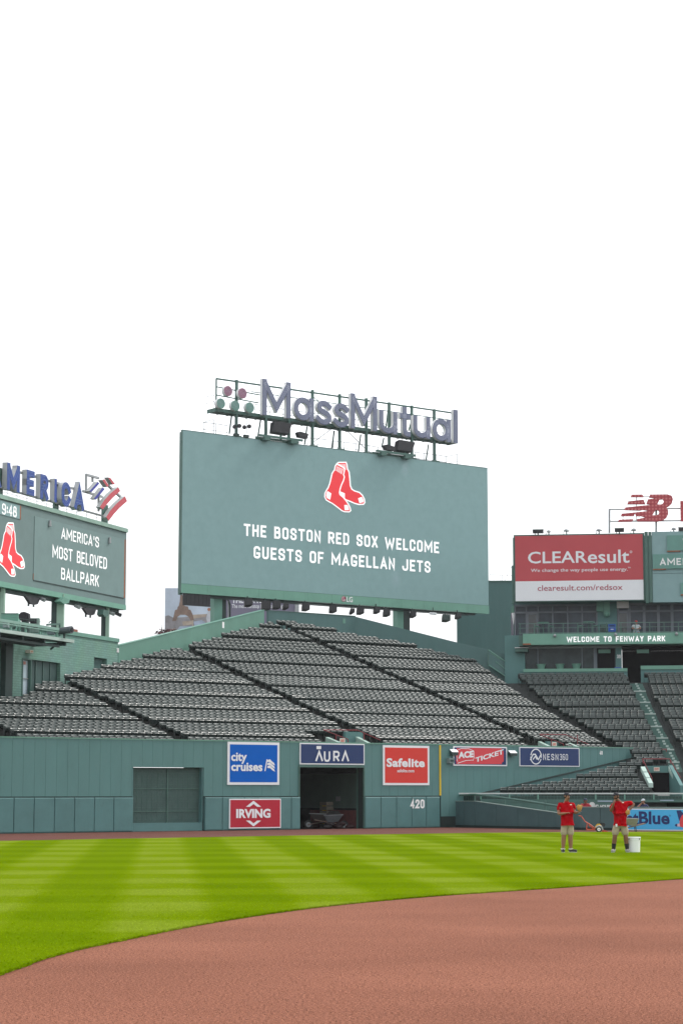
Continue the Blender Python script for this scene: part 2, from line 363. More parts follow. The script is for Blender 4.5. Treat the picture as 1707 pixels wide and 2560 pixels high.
# ================================================================ the ground
def mat_grass(name, gain):
    m = bpy.data.materials.new(name); m.use_nodes = True; t = m.node_tree; b = t.nodes['Principled BSDF']
    b.inputs['Roughness'].default_value = 0.9; b.inputs['Specular IOR Level'].default_value = 0.0
    L = t.links.new; N = t.nodes.new
    geo = N('ShaderNodeNewGeometry')
    warp = N('ShaderNodeTexNoise'); warp.inputs['Scale'].default_value = 0.9; warp.inputs['Detail'].default_value = 3
    L(geo.outputs['Position'], warp.inputs['Vector'])
    def stripe(vec, period, phase, wob):
        d = N('ShaderNodeVectorMath'); d.operation = 'DOT_PRODUCT'; d.inputs[1].default_value = vec; L(geo.outputs['Position'], d.inputs[0])
        a = N('ShaderNodeMath'); a.operation = 'MULTIPLY_ADD'; a.inputs[1].default_value = wob; L(warp.outputs['Fac'], a.inputs[0]); L(d.outputs['Value'], a.inputs[2])
        s = N('ShaderNodeMath'); s.operation = 'MULTIPLY_ADD'; s.inputs[1].default_value = 2 * math.pi / period; s.inputs[2].default_value = phase; L(a.outputs[0], s.inputs[0])
        q = N('ShaderNodeMath'); q.operation = 'SINE'; L(s.outputs[0], q.inputs[0])
        r = N('ShaderNodeMapRange'); r.inputs[1].default_value = -0.42; r.inputs[2].default_value = 0.42; L(q.outputs[0], r.inputs[0])
        return r.outputs[0]
    s1 = stripe((0.9964, 0.0842, 0), 3.2, 2 * math.pi * 0.65 / 3.2, 0.25)
    s2 = stripe((-0.0842, 0.9964, 0), 5.2, 0.6, 0.5)
    add = N('ShaderNodeMath'); add.operation = 'MULTIPLY_ADD'; add.inputs[1].default_value = 0.36; L(s1, add.inputs[0])
    m2 = N('ShaderNodeMath'); m2.operation = 'MULTIPLY'; m2.inputs[1].default_value = 0.25; L(s2, m2.inputs[0]); L(m2.outputs[0], add.inputs[2])
    fine = N('ShaderNodeTexNoise'); fine.inputs['Scale'].default_value = 7; fine.inputs['Detail'].default_value = 11; fine.inputs['Roughness'].default_value = 0.9
    L(geo.outputs['Position'], fine.inputs['Vector'])
    f2 = N('ShaderNodeMath'); f2.operation = 'MULTIPLY_ADD'; f2.inputs[1].default_value = 1.0; f2.inputs[2].default_value = -0.36; L(fine.outputs['Fac'], f2.inputs[0])
    a3 = N('ShaderNodeMath'); a3.operation = 'ADD'; L(add.outputs[0], a3.inputs[0]); L(f2.outputs[0], a3.inputs[1])
    patch = N('ShaderNodeTexNoise'); patch.inputs['Scale'].default_value = 0.35; patch.inputs['Detail'].default_value = 5
    L(geo.outputs['Position'], patch.inputs['Vector'])
    p2 = N('ShaderNodeMath'); p2.operation = 'MULTIPLY_ADD'; p2.inputs[1].default_value = 0.5; p2.inputs[2].default_value = -0.25; L(patch.outputs['Fac'], p2.inputs[0])
    a4 = N('ShaderNodeMath'); a4.operation = 'ADD'; L(a3.outputs[0], a4.inputs[0]); L(p2.outputs[0], a4.inputs[1])
    cr = N('ShaderNodeValToRGB'); e = cr.color_ramp.elements
    e[0].position = 0.0; e[0].color = (0.082, 0.138, 0.0005, 1); e[1].position = 1.0; e[1].color = (0.180, 0.236, 0.024, 1)
    k = e.new(0.45); k.color = (0.116, 0.178, 0.0016, 1)
    for e_ in cr.color_ramp.elements: e_.color = (*[c_ * gain for c_ in e_.color[:3]], 1)
    L(a4.outputs[0], cr.inputs[0]); L(cr.outputs[0], b.inputs['Base Color'])
    bp = N('ShaderNodeBump'); bp.inputs['Strength'].default_value = 0.3; bp.inputs['Distance'].default_value = 0.02
    L(fine.outputs['Fac'], bp.inputs['Height']); L(bp.outputs[0], b.inputs['Normal'])
    return m
def mat_dirt(name, c0, c1, c2):
    m = bpy.data.materials.new(name); m.use_nodes = True; t = m.node_tree; b = t.nodes['Principled BSDF']
    b.inputs['Roughness'].default_value = 0.9; b.inputs['Specular IOR Level'].default_value = 0.1
    L = t.links.new; N = t.nodes.new
    geo = N('ShaderNodeNewGeometry')
    sp = N('ShaderNodeTexNoise'); sp.inputs['Scale'].default_value = 34; sp.inputs['Detail'].default_value = 8; sp.inputs['Roughness'].default_value = 0.85; L(geo.outputs['Position'], sp.inputs['Vector'])
    mp = N('ShaderNodeMapping'); mp.inputs['Scale'].default_value = (0.22, 0.30, 1); mp.inputs['Rotation'].default_value = (0, 0, 0.12); L(geo.outputs['Position'], mp.inputs[0])
    dr = N('ShaderNodeTexNoise'); dr.inputs['Scale'].default_value = 1.0; dr.inputs['Detail'].default_value = 5; L(mp.outputs[0], dr.inputs['Vector'])
    mx = N('ShaderNodeMath'); mx.operation = 'MULTIPLY_ADD'; mx.inputs[1].default_value = 3.8; L(sp.outputs['Fac'], mx.inputs[0])
    m2 = N('ShaderNodeMath'); m2.operation = 'MULTIPLY_ADD'; m2.inputs[1].default_value = 0.30; m2.inputs[2].default_value = -1.50; L(dr.outputs['Fac'], m2.inputs[0]); L(m2.outputs[0], mx.inputs[2])
    cr = N('ShaderNodeValToRGB'); e = cr.color_ramp.elements
    e[0].position = 0.22; e[0].color = (*c0, 1); e[1].position = 0.80; e[1].color = (*c2, 1); k = e.new(0.5); k.color = (*c1, 1)
    L(mx.outputs[0], cr.inputs[0]); L(cr.outputs[0], b.inputs['Base Color'])
    bp = N('ShaderNodeBump'); bp.inputs['Strength'].default_value = 0.12; bp.inputs['Distance'].default_value = 0.01
    L(sp.outputs['Fac'], bp.inputs['Height']); L(bp.outputs[0], b.inputs['Normal'])
    return m
GRASS = mat_grass('mown_grass', 1.0); BLADE = mat_grass('grass_blade', 1.7)
DIRT = mat_dirt('infield_clay', (0.062, 0.018, 0.009), (0.170, 0.059, 0.032), (0.36, 0.148, 0.092))
TRACK = mat_dirt('warning_track_clay', (0.055, 0.019, 0.015), (0.108, 0.041, 0.032), (0.16, 0.072, 0.056))
BASEG = M('pale_paving', (0.10, 0.105, 0.10), 0.9, var=0.15, vscale=0.05)

def sheet(name, pts, z, mat, thick=0.0):
    mb = MB()
    V0 = [Vector((p[0], p[1], 0)) for p in pts]
    tris = tessellate_polygon([V0]); n = len(V0)
    fs = []
    for t in tris:
        a, b, c = (V0[i] for i in t)
        fs.append(tuple(t) if (b - a).cross(c - a).z > 0 else (t[0], t[2], t[1]))
    vs = [(p.x, p.y, z) for p in V0]
    if thick:
        vs += [(p.x, p.y, z - thick) for p in V0]
        fs += [(i, (i + 1) % n, (i + 1) % n + n, i + n) for i in range(n)]
    mb.add(vs, fs)
    return tag(mb.build(name, mat), kind='structure')
sheet('ground', [(2500 * math.cos(a * math.pi / 24), 2500 * math.sin(a * math.pi / 24)) for a in range(48)], -0.03, BASEG)
sheet('infield_dirt', [(-40, -30), (60, -30), (75, 95), (-40, 60)], 0.0, DIRT)
def smooth(pts, k=8):
    out = []
    for i in range(len(pts) - 1):
        p0, p1, p2, p3 = (Vector(pts[max(0, min(len(pts) - 1, i + d))]) for d in (-1, 0, 1, 2))
        for j in range(k):
            t = j / k
            out.append(0.5 * ((2 * p1) + (p2 - p0) * t + (2 * p0 - 5 * p1 + 4 * p2 - p3) * t * t + (3 * p1 - p0 - 3 * p2 + p3) * t ** 3))
    out.append(Vector(pts[-1])); return out
GZ = 0.018
_arc = [ground(*p, GZ).to_2d() for p in ((-420, 2640), (-160, 2497), (0, 2435.6), (163, 2381), (327, 2345), (490, 2312.6), (653, 2286), (816.5, 2264.5), (980, 2248), (1143, 2235), (1415, 2217), (1706, 2196), (2000, 2178), (2500, 2155))]
arc = smooth(_arc, 24)
arc = [p + Vector((random.uniform(-.03, .03), random.uniform(-.03, .03))) for p in arc]
_far = [ground(*p, GZ).to_2d() for p in ((2500, 2078.5), (1707, 2079), (1450, 2079.8), (1200, 2082.0), (700, 2089.3), (0, 2102), (-500, 2112))]
sheet('outfield_grass', arc + _far, GZ, GRASS, 0.02)
_t0 = [PW.p(s, 0.0, 0).to_2d() for s in (30, 75.6)]
sheet('warning_track', [_t0[0] + Vector((0, .3)), _t0[1] + Vector((0, .3)), ground(1710, 2076).to_2d(), ground(2500, 2074).to_2d(),
                        ground(2500, 2086).to_2d(), ground(1450, 2084).to_2d(), ground(700, 2098).to_2d(), ground(-500, 2125).to_2d()], 0.004, TRACK)

# short blades standing along the near half of the lawn
def blades():
    import numpy as np
    rng = np.random.default_rng(3)
    n = 70000
    # sample evenly in the picture-near part of the lawn: Y from the clay edge to about 62 m
    ax = np.array([p.x for p in arc]); ay = np.array([p.y for p in arc])
    X = rng.uniform(-11, 9, n * 3); Y = 17 + 36 * rng.random(n * 3) * rng.random(n * 3)
    ok = (Y > np.interp(X, ax, ay) + 0.01) & (np.abs(X) < Y * 0.175)
    X, Y = X[ok][:n], Y[ok][:n]; n = len(X)
    edge = smooth(_arc, 200)
    ex = np.array([p.x for p in edge]); ey = np.array([p.y for p in edge]); sel = (ey < 50); ex, ey = ex[sel], ey[sel]
    k = rng.integers(0, len(ex), 14000)
    X = np.concatenate([X, ex[k] + rng.normal(0, .015, len(k))]); Y = np.concatenate([Y, ey[k] + rng.normal(.012, .03, len(k))]); n = len(X)
    h = rng.uniform(.006, .020, n); h[-14000:] += .006; wd = rng.uniform(.004, .008, n); a = rng.uniform(0, 2 * np.pi, n)
    lx = rng.normal(0, .022, n); ly = rng.normal(0, .022, n)
    v = np.empty((n, 3, 3))
    v[:, 0] = np.stack([X - wd * np.cos(a), Y - wd * np.sin(a), np.full(n, GZ - .004)], 1)
    v[:, 1] = np.stack([X + wd * np.cos(a), Y + wd * np.sin(a), np.full(n, GZ - .004)], 1)
    v[:, 2] = np.stack([X + lx, Y + ly, GZ + h], 1)
    me = bpy.data.meshes.new('grass_blades'); me.vertices.add(n * 3); me.loops.add(n * 3); me.polygons.add(n)
    me.vertices.foreach_set('co', v.reshape(-1)); me.loops.foreach_set('vertex_index', np.arange(n * 3))
    me.polygons.foreach_set('loop_start', np.arange(n) * 3); me.polygons.foreach_set('loop_total', np.full(n, 3))
    me.update(calc_edges=True); me.validate()
    me.materials.append(BLADE); o = bpy.data.objects.new('grass_blades', me); COL.objects.link(o)
    return tag(o, 'short mown grass blades of the outfield lawn', 'grass', kind='stuff')
blades()
def crumbs():                                               # loose clay crumbs raked over the infield
    import numpy as np
    rng = np.random.default_rng(9); n = 60000
    Y = 17 + 26 * rng.random(n) ** 1.3; X = rng.uniform(-1, 1, n) * Y * .172
    ok = Y < np.interp(X, [p.x for p in arc], [p.y for p in arc]) + rng.normal(0, .05, n) + .02
    X, Y = X[ok], Y[ok]; n = len(X); s = .003 + .008 * rng.random(n) ** 4
    base = np.array([(1, 0, 0), (-.5, .87, 0), (-.5, -.87, 0), (0, 0, 1.1)]); a = rng.uniform(0, 6.28, n)
    v = np.empty((n, 4, 3)); ca, sa = np.cos(a), np.sin(a)
    for i in range(4): v[:, i, 0] = X + s * (ca * base[i, 0] - sa * base[i, 1]); v[:, i, 1] = Y + s * (sa * base[i, 0] + ca * base[i, 1]); v[:, i, 2] = .001 + s * base[i, 2]
    f = (np.array([(0, 1, 3), (1, 2, 3), (2, 0, 3)])[None] + (np.arange(n) * 4)[:, None, None]).reshape(-1)
    me = bpy.data.meshes.new('clay_crumbs'); me.vertices.add(n * 4); me.loops.add(n * 9); me.polygons.add(n * 3)
    me.vertices.foreach_set('co', v.reshape(-1)); me.loops.foreach_set('vertex_index', f); me.polygons.foreach_set('loop_start', np.arange(n * 3) * 3); me.polygons.foreach_set('loop_total', np.full(n * 3, 3))
    me.update(calc_edges=True); me.validate(); me.materials.append(M('clay_crumb', (.21, .085, .05), .9, var=.6, vscale=60))
    o = bpy.data.objects.new('clay_crumbs', me); COL.objects.link(o); tag(o, 'loose crumbs of red clay lying on the infield dirt', 'dirt', kind='stuff')
crumbs()

# ================================================================ the outfield wall
S_L, S_END = PW.s((-420, 1960)), PW.s((1601, 1880))
D1 = (PW.s((331, 1990)), PW.s((509, 1990)), 3.13)          # gate with a grid
D2 = (PW.s((748, 1990)), PW.s((908, 1990)), 3.19)          # open doorway
S_C = PW.s((1096, 1990))
wall = thing('outfield_wall', 'tall green panelled outfield wall with padded foot, doorway and painted distance number', 'wall', PW.p(D2[0], 0, 0))
mb = MB()
def spans(a, b, cuts):
    out = []; cur = a
    for c0, c1 in cuts:
        if c0 > cur: out.append((cur, min(c0, b)))
        cur = max(cur, c1)
    if cur < b: out.append((cur, b))
    return out
for a, b in spans(S_L, S_END, [D1[:2], D2[:2]]): mb.box(PW, a, b, -0.45, -0.032, 0, WALL_TOP - 0.02)
mb.box(PW, D1[0], D1[1], -0.45, -0.032, D1[2], WALL_TOP - 0.02); mb.box(PW, D2[0], D2[1], -0.45, -0.032, D2[2], WALL_TOP - 0.02)
mb.build('backing', G_GAP, wall)
mb = MB(); s = S_L
while s < S_END - 0.05:
    e = min(s + 0.60, S_END)
    for a, b, z0 in [(x, y, SEAM + 0.03 if x < S_C else 0.6) for x, y in spans(s + 0.004, e - 0.004, [(D1[0] - .01, D1[1] + .01), (D2[0] - .01, D2[1] + .01)])]:
        if b - a > 0.02: mb.box(PW, a, b, -0.032, random.uniform(-.003, .0), z0, WALL_TOP - 0.02)
    for d in (D1, D2):
        a, b = max(s + .004, d[0] - .01), min(e - .004, d[1] + .01)
        if b - a > 0.02: mb.box(PW, a, b, -0.032, random.uniform(-.003, .0), d[2], WALL_TOP - 0.02)
    s = e
mb.build('cladding', G_WALL, wall)
mb = MB(); mb.box(PW, S_L, S_END, -0.48, 0.03, WALL_TOP - 0.02, WALL_TOP + 0.035); mb.build('coping', G_LIGHT, wall)
mb = MB()
pads = [A4(x, 1200)[0] for x in (-60, 75, 188, 302, 414, 525, 633, 742)]
pads = [-420 + i * 50 for i in range(8)] + pads
def padrow(pxs):
    for a, b in zip(pxs, pxs[1:]):
        s0, s1 = PW.s((a, 1990)) + 0.012, PW.s((b, 1990)) - 0.012
        z1 = SEAM - 0.02; z0 = 0.035
        mb.box(PW, s0, s1, -0.03, 0.10, z0, z1)
        mb.hexa([PW.p(s0, .10, z0 + .02), PW.p(s1, .10, z0 + .02), PW.p(s1 - .03, .125, z0 + .04), PW.p(s0 + .03, .125, z0 + .04)][::-1] +
                [PW.p(s0, .10, z1 - .02), PW.p(s1, .10, z1 - .02), PW.p(s1 - .03, .125, z1 - .04), PW.p(s0 + .03, .125, z1 - .04)][::-1])
padrow(pads)
padrow([A4(x, 1200)[0] for x in (1143, 1240, 1362, 1440, 1562)] + [A5(x, 1200)[0] for x in (505, 555)])
padrow([A5(x, 1200)[0] for x in (917, 1005, 1092, 1177, 1258, 1335)])
mb.build('padding', G_PAD, wall)
mb = MB()
for a, b in spans(S_L, S_C, [D1[:2], D2[:2]]): mb.box(PW, a, b, -0.03, 0.14, 0, 0.03); mb.box(PW, a, b, -.03, .02, SEAM - .02, SEAM + .03)
mb.build('base_strip', G_GAP, wall)  # dark foot strip stands in for contact shade under the pads
# slanting lower edge where the stand rises against the wall
e0, e1 = PW.sz(*A6(215, 997)), PW.sz(*A6(1295, 745))
mb = MB(); mb.hexa([PW.p(e0[0], -.02, e0[1] - .10), PW.p(e1[0], -.02, e1[1] - .10), PW.p(e1[0], .05, e1[1] - .10), PW.p(e0[0], .05, e0[1] - .10), PW.p(e0[0], -.02, e0[1]), PW.p(e1[0], -.02, e1[1]), PW.p(e1[0], .05, e1[1]), PW.p(e0[0], .05, e0[1])])
mb.build('lower_edge', G_DARK, wall)
# gate
gate = MB().box(PW, D1[0] + .01, D1[1] - .01, -0.36, -0.30, 0.42, D1[2] - .02)
gate = gate.build('gate', M('gate_mesh_green', (0.044, 0.088, 0.080), 0.7, var=0.12, vscale=2.0, bump=.3, bscale=60), wall)
mb = MB()
for x in (742, 937, 1138): s = PW.s(A4(x, 1100), -.28); mb.box(PW, s - .022, s + .022, -0.30, -0.25, 0.42, D1[2] - .03)
for y in (1057, 1183): z = PW.z(A4(937, y), -.28); mb.box(PW, D1[0] + .02, D1[1] - .02, -0.30, -0.262, z - .018, z + .018)
o = mb.build('gate_bar', G_STEEL, wall); o.parent = gate
mb = MB()
for i in range(14): s = D1[0] + .15 + i * (D1[1] - D1[0] - .3) / 13; mb.bar(PW.p(s, -.295, .45), PW.p(s, -.295, D1[2] - .05), .006, 4)
for i in range(9): z = .6 + i * .28; mb.bar(PW.p(D1[0] + .03, -.293, z), PW.p(D1[1] - .03, -.293, z), .006, 4)
o = mb.build('gate_wire', G_STEEL, wall); o.parent = gate
mb = MB(); mb.box(PW, D1[0] + .005, D1[1] - .005, -0.32, -0.05, 0.02, 0.42); mb.box(PW, D1[0] + .005, D1[0] + .07, -.3, -.04, .42, D1[2] - .005); mb.box(PW, D1[1] - .07, D1[1] - .005, -.3, -.04, .42, D1[2] - .005)
mb.build('gate_frame', G_PAD, wall)
# doorway: jambs and the room behind
mb = MB()
mb.box(PW, D2[0] - .06, D2[0] - .002, -.6, .06, 0, D2[2]); mb.box(PW, D2[1] + .002, D2[1] + .06, -.6, .06, 0, D2[2]); mb.box(PW, D2[0] - .06, D2[1] + .06, -.6, .06, D2[2] + .002, D2[2] + .10)
mb.build('door_frame', G_STEEL, wall)
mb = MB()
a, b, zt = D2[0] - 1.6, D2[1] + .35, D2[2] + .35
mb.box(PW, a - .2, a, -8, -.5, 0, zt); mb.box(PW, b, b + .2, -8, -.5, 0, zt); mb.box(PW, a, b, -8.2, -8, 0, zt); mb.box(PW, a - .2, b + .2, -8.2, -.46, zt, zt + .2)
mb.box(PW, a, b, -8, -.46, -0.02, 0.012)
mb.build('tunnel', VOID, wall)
mb = MB(); mb.box(PW, b - .03, b - .002, -6.5, -1.0, 1.05, 2.9); mb.build('tunnel_panel', M('tunnel_panel_green', (0.06, 0.10, 0.085), .7, var=.15), wall)
mb = MB(); mb.box(PW, b - .06, b - .002, -5.0, -.9, 0, .95); mb.build('tunnel_brick', M('tunnel_brick_red', (0.12, 0.03, 0.03), .8, var=.35, vscale=5), wall)
mb = MB(); mb.box(PW, b - .045, b - .03, -2.75, -2.35, 1.42, 1.68); mb.build('notice', M('notice_grey', (.16, .17, .18), .6), wall)
# painted numbers and line
mb = MB(); caps_on(mb, PW, '420', A5(1177, 1167), A5(1255, 1117), 0.126, 0.006, wd=.2, gap=.14); mb.build('distance_number', LETTER, wall)
mb = MB(); sm = (PW.s(A5(1338, 1000)), PW.s(A5(1347, 1000))); mb.box(PW, sm[0], sm[1], 0.002, 0.03, SEAM + .04, WALL_TOP - .025); mb.build('yellow_line', YELLOW, wall)
mb = MB(); caps_on(mb, PW, '40', q4(650, 1084), q4(680, 1042), 0.003, 0.006, wd=.2); mb.build('section_number', LETTER, wall)

# ================================================================ advertising boards on the wall
def sign(V, tl, br, border, bmat, fmat, label, n=0.005, name='advertising_board'):
    s0, s1 = V.s((tl[0], (tl[1] + br[1]) / 2)), V.s((br[0], (tl[1] + br[1]) / 2))
    z1, z0 = V.z(((tl[0] + br[0]) / 2, tl[1])), V.z(((tl[0] + br[0]) / 2, br[1]))
    t = thing(name, label, 'sign', V.p((s0 + s1) / 2, n, z0), 'advertising boards on the outfield wall')
    MB().box(V, s0, s1, n, n + .05, z0, z1).build('frame', bmat, t)
    MB().box(V, s0 + border, s1 - border, n + .052, n + .056, z0 + border, z1 - border).build('panel', fmat, t)
    return t, s0, s1, z0, z1
NF = 0.066
t, *_ = sign(PW, A4(1272, 796), A4(1561, 1035), .13, WHITE, BLUE, 'square blue board with white harbour cruise lettering and flag, above the crimson board')
mb = MB(); text_on(mb, PW, 'city', A4(1295, 917), A4(1383, 855), NF, .006, bold=.03); text_on(mb, PW, 'cruises', A4(1295, 958), A4(1470, 912), NF, .006, bold=.03)
mb.build('lettering', WHITE, t)
mb = MB(); P = PW.off(NF); S = lambda *l: [P.sz(*A4(*q)) for q in l]
mb.shape(P, [S((1481, 958), (1493, 892), (1499, 892), (1487, 958))], 0, .006)
for k in range(3):
    y = 896 + k * 17
    mb.shape(P, [S((1499, y), (1512, y - 4), (1522, y + 7), (1535, y + 17), (1540, y + 31), (1526, y + 24), (1513, y + 12), (1497, y + 10))], 0, .006)
mb.build('flag_emblem', WHITE, t)
t, *_ = sign(PW, A4(1274, 1113), A4(1562, 1278), .055, WHITE, IRV, 'crimson board with white chevrons, fixed to the padding below the square blue board', n=.126)
mb = MB(); text_on(mb, PW, 'IRVING', A4(1323, 1222), A4(1515, 1169), .19, .006, bold=.04)
mb.build('lettering', WHITE, t)
mb = MB(); P = PW.off(.19)
mb.shape(P, [S((1378, 1158), (1420, 1124), (1462, 1158), (1440, 1158), (1420, 1142), (1400, 1158))], 0, .006)
mb.shape(P, [S((1378, 1235), (1400, 1235), (1420, 1251), (1440, 1235), (1462, 1235), (1420, 1268))], 0, .006)
mb.build_each('chevron_emblem', WHITE, t)
t, *_ = sign(PW, A5(556, 803), A5(917, 922), .06, WHITE, NAVY, 'wide navy board with thin white capitals, directly above the open doorway')
mb = MB(); P = PW.off(NF); G = lambda *l: [P.sz(*g3(*q)) for q in l]
mb.ribbon(P, G((655, 150), (678, 84), (701, 150)), .10, 0, .006)
mb.ribbon(P, G((717, 81), (717, 132), (723, 146), (734, 149), (745, 146), (751, 132), (751, 82)), .10, 0, .006)
mb.ribbon(P, G((783, 150), (783, 84), (808, 84), (817, 92), (817, 110), (808, 120), (788, 120)), .10, 0, .006); mb.ribbon(P, G((800, 121), (818, 150)), .10, .001, .0072)
mb.ribbon(P, G((842, 150), (864, 84), (886, 151)), .10, 0, .006); mb.ribbon(P, G((659, 54), (692, 54)), .16, 0, .006)
mb.build('lettering', WHITE, t)
t, *_ = sign(PW, A5(1021, 815), A5(1279, 1037), .12, WHITE, SAFE, 'square orange-red board with bold white lettering, above the painted distance number')
mb = MB(); text_on(mb, PW, 'Safelite', A5(1043, 935), A5(1257, 888), NF, .006, bold=.038, spacing=1.06); text_on(mb, PW, 'safelite.com', A5(1103, 965), A5(1198, 947), NF, .006, bold=.012)
mb.build('lettering', WHITE, t)
t, *_ = sign(PW, r2(236, 29), r2(853, 253), .07, WHITE, NAVY, 'navy and red ticket-shaped board between the two wall lamps')
mb = MB(); P = PW.off(NF - .006); S = lambda *l: [P.sz(*r2(*q)) for q in l]
mb.shape(P, [S((283, 50), (470, 44), (800, 50), (800, 66), (822, 84), (822, 200), (800, 216), (800, 232), (290, 232), (270, 222), (282, 210), (268, 190), (284, 170), (268, 140), (284, 120), (268, 90))], 0, .004)
mb.build('ticket_shape', M('ticket_red_print', (0.60, 0.045, 0.06), .5, var=.03), t)
mb = MB(); text_on(mb, PW, 'TICKET', r2(496, 214), r2(822, 162), NF, .006, bold=.03, slope=.50)
text_on(mb, PW, 'ACE', r2(300, 168), r2(474, 94), NF, .006, bold=.05, slope=.08)
for q in (((285, 75), (330, 52), (420, 55), (478, 80)), ((478, 80), (482, 150), (470, 190)), ((470, 185), (390, 190), (290, 222)), ((286, 110), (280, 170), (292, 205))): mb.ribbon(P, S(*q), .03, 0.002, .007)
mb.build('lettering', WHITE, t)
t, *_ = sign(PW, A6(507, 694), A6(893, 817), .05, WHITE, NAVY, 'wide navy board with a white ring emblem, nearest the small painted section number')
mb = MB(); P = PW.off(NF); S = lambda *l: [P.sz(*A6(*q)) for q in l]
ring = lambda a, b: S(*[(617 + 34 * math.cos(x), 753 + 48 * math.sin(x)) for x in [R(a + (b - a) * i / 20) for i in range(21)]])
mb.ribbon(P, ring(-170, 10), .06, 0, .006); mb.ribbon(P, ring(18, 180), .06, 0, .006)
mb.ribbon(P, S((580, 775), (598, 738), (612, 738), (632, 772), (652, 735)), .07, 0.001, .007); mb.ribbon(P, S((597, 772), (612, 752), (624, 772)), .06, .002, .008)
caps_on(mb, PW, 'NESN', A6(663, 775), A6(760, 736), NF, .006, wd=.13, gap=.30); caps_on(mb, PW, '360', A6(770, 775), A6(822, 737), NF, .006, wd=.10, gap=.2)
mb.build('lettering', WHITE, t)

def wall_lamp(tl, br, label):
    c = PW.sz(*tl); d = PW.sz(*br)
    s0, s1, z1, z0 = c[0], d[0], c[1], d[1]; w_ = s1 - s0; h = z1 - z0
    t = thing('wall_lamp', label, 'lamp', PW.p((s0 + s1) / 2, 0, z0), 'floodlights fixed to the outfield wall')
    mb = MB(); mb.hexa([PW.p(s0, .06, z0 + h * .15), PW.p(s1, .06, z0 + h * .15), PW.p(s1, .24, z0), PW.p(s0, .24, z0)][::-1] + [PW.p(s0, .06, z1), PW.p(s1, .06, z1), PW.p(s1, .24, z0 + h * .55), PW.p(s0, .24, z0 + h * .55)][::-1])
    mb.build('lamp_housing', G_DARK, t)
    MB().hexa([PW.p(s0 - .01, .05, z1 + .003), PW.p(s1 + .01, .05, z1 + .003), PW.p(s1 + .01, .25, z0 + h * .56), PW.p(s0 - .01, .25, z0 + h * .56)][::-1] + [PW.p(s0 - .01, .05, z1 + .03), PW.p(s1 + .01, .05, z1 + .03), PW.p(s1 + .01, .25, z0 + h * .60), PW.p(s0 - .01, .25, z0 + h * .60)][::-1]).build('lamp_hood', WHITE, t)
    MB().bar(PW.p((s0 + s1) / 2, .0, z0 + h * .5), PW.p((s0 + s1) / 2, .2, z0 + h * .5), .05).box(PW, (s0 + s1) / 2 - .12, (s0 + s1) / 2 + .12, .002, .06, z0 + h * .2, z0 + h * .8).build('bracket', G_STEEL, t)
    return t
wall_lamp(r2(196, 66), r2(268, 132), 'green floodlight with pale hood at the yellow-line side of the ticket-shaped board')
wall_lamp(r2(868, 80), r2(945, 140), 'green floodlight with pale hood between the ticket-shaped and ring-emblem boards')
c = PW.sz(*r2(165, 162)); d = PW.sz(*r2(222, 222))
t = thing('junction_box', 'small grey-green box on the wall below a floodlight by the yellow line', 'box', PW.p(c[0], 0, d[1]))
MB().box(PW, c[0], d[0], .002, .25, d[1], c[1]).build('casing', M('box_grey_green', (.16, .22, .22), .5), t)
MB().box(PW, c[0] + .05, d[0] - .05, .252, .262, d[1] + .08, c[1] - .08).build('vent', G_DARK, t)
# ================================================================ the two banks of seating (seats themselves come last)
M0, Z0 = 0.32, 4.2                                          # slope and height of the seat-pan plane of the main bank
def lerp(tab, t):
    tab = sorted(tab)
    if t <= tab[0][0]: (a, b), (c, d) = tab[0], tab[1]
    elif t >= tab[-1][0]: (a, b), (c, d) = tab[-2], tab[-1]
    else:
        for (a, b), (c, d) in zip(tab, tab[1:]):
            if a <= t <= c: break
    return b + (d - b) * (t - a) / (c - a)
def rows_from(groups, m, z0, last, front=True):
    out = []
    g = groups
    if front:
        dg = g[1] - g[0]; out.append((g[0] - dg / 4, z0 + m * g[0] - .45 - .355 * m * dg, False))
    for i in range(len(g)):
        dg = g[i + 1] - g[i] if i + 1 < len(g) else g[i] - g[i - 1]
        zg = z0 + m * g[i] - .45
        for j in range(4 if i + 1 < len(g) else last): out.append((g[i] + j * dg / 4, zg + j * .215 * m * dg, j == 0))
    return out
GM = [stand_pt(651, y, PW, Z0, M0)[1] for y in (1845, 1811, 1779, 1746.6, 1715, 1688.6, 1658, 1629, 1596, 1567)]
ROWS_M = rows_from(GM, M0, Z0, 3)
st = lambda x, y: tuple(reversed(stand_pt(x, y, PW, Z0 + .25, M0)))   # -> (t, s) of a seat top
LB_M = [st(91, 1704.5), st(657, 1555)]                     # straight run along the building
LB_S = [st(657, 1555), st(91, 1704.5), st(89, 1717), st(71, 1731), st(36, 1738), st(-60, 1742)]
RB_M = [st(880, 1576), st(1015, 1602), st(1087, 1618), st(1199, 1649), st(1234, 1681), st(1279, 1712), st(1321, 1743), st(1460, 1822), st(1530, 1864)]
AIS_M = [[(0, 49.4), (30, 49.4)], [st(214, 1719), st(451, 1835)], [st(509, 1634), st(946, 1848)], [st(750, 1576), st(1321, 1837)]]
TB = ROWS_M[-1][0] + 1.15
VOM_M = [(PW.s((828, 1850)) + .2, PW.s((950, 1850)) + .4, 2.6), (PW.s((1350, 1868)), PW.s((1446, 1868)), 2.0)]

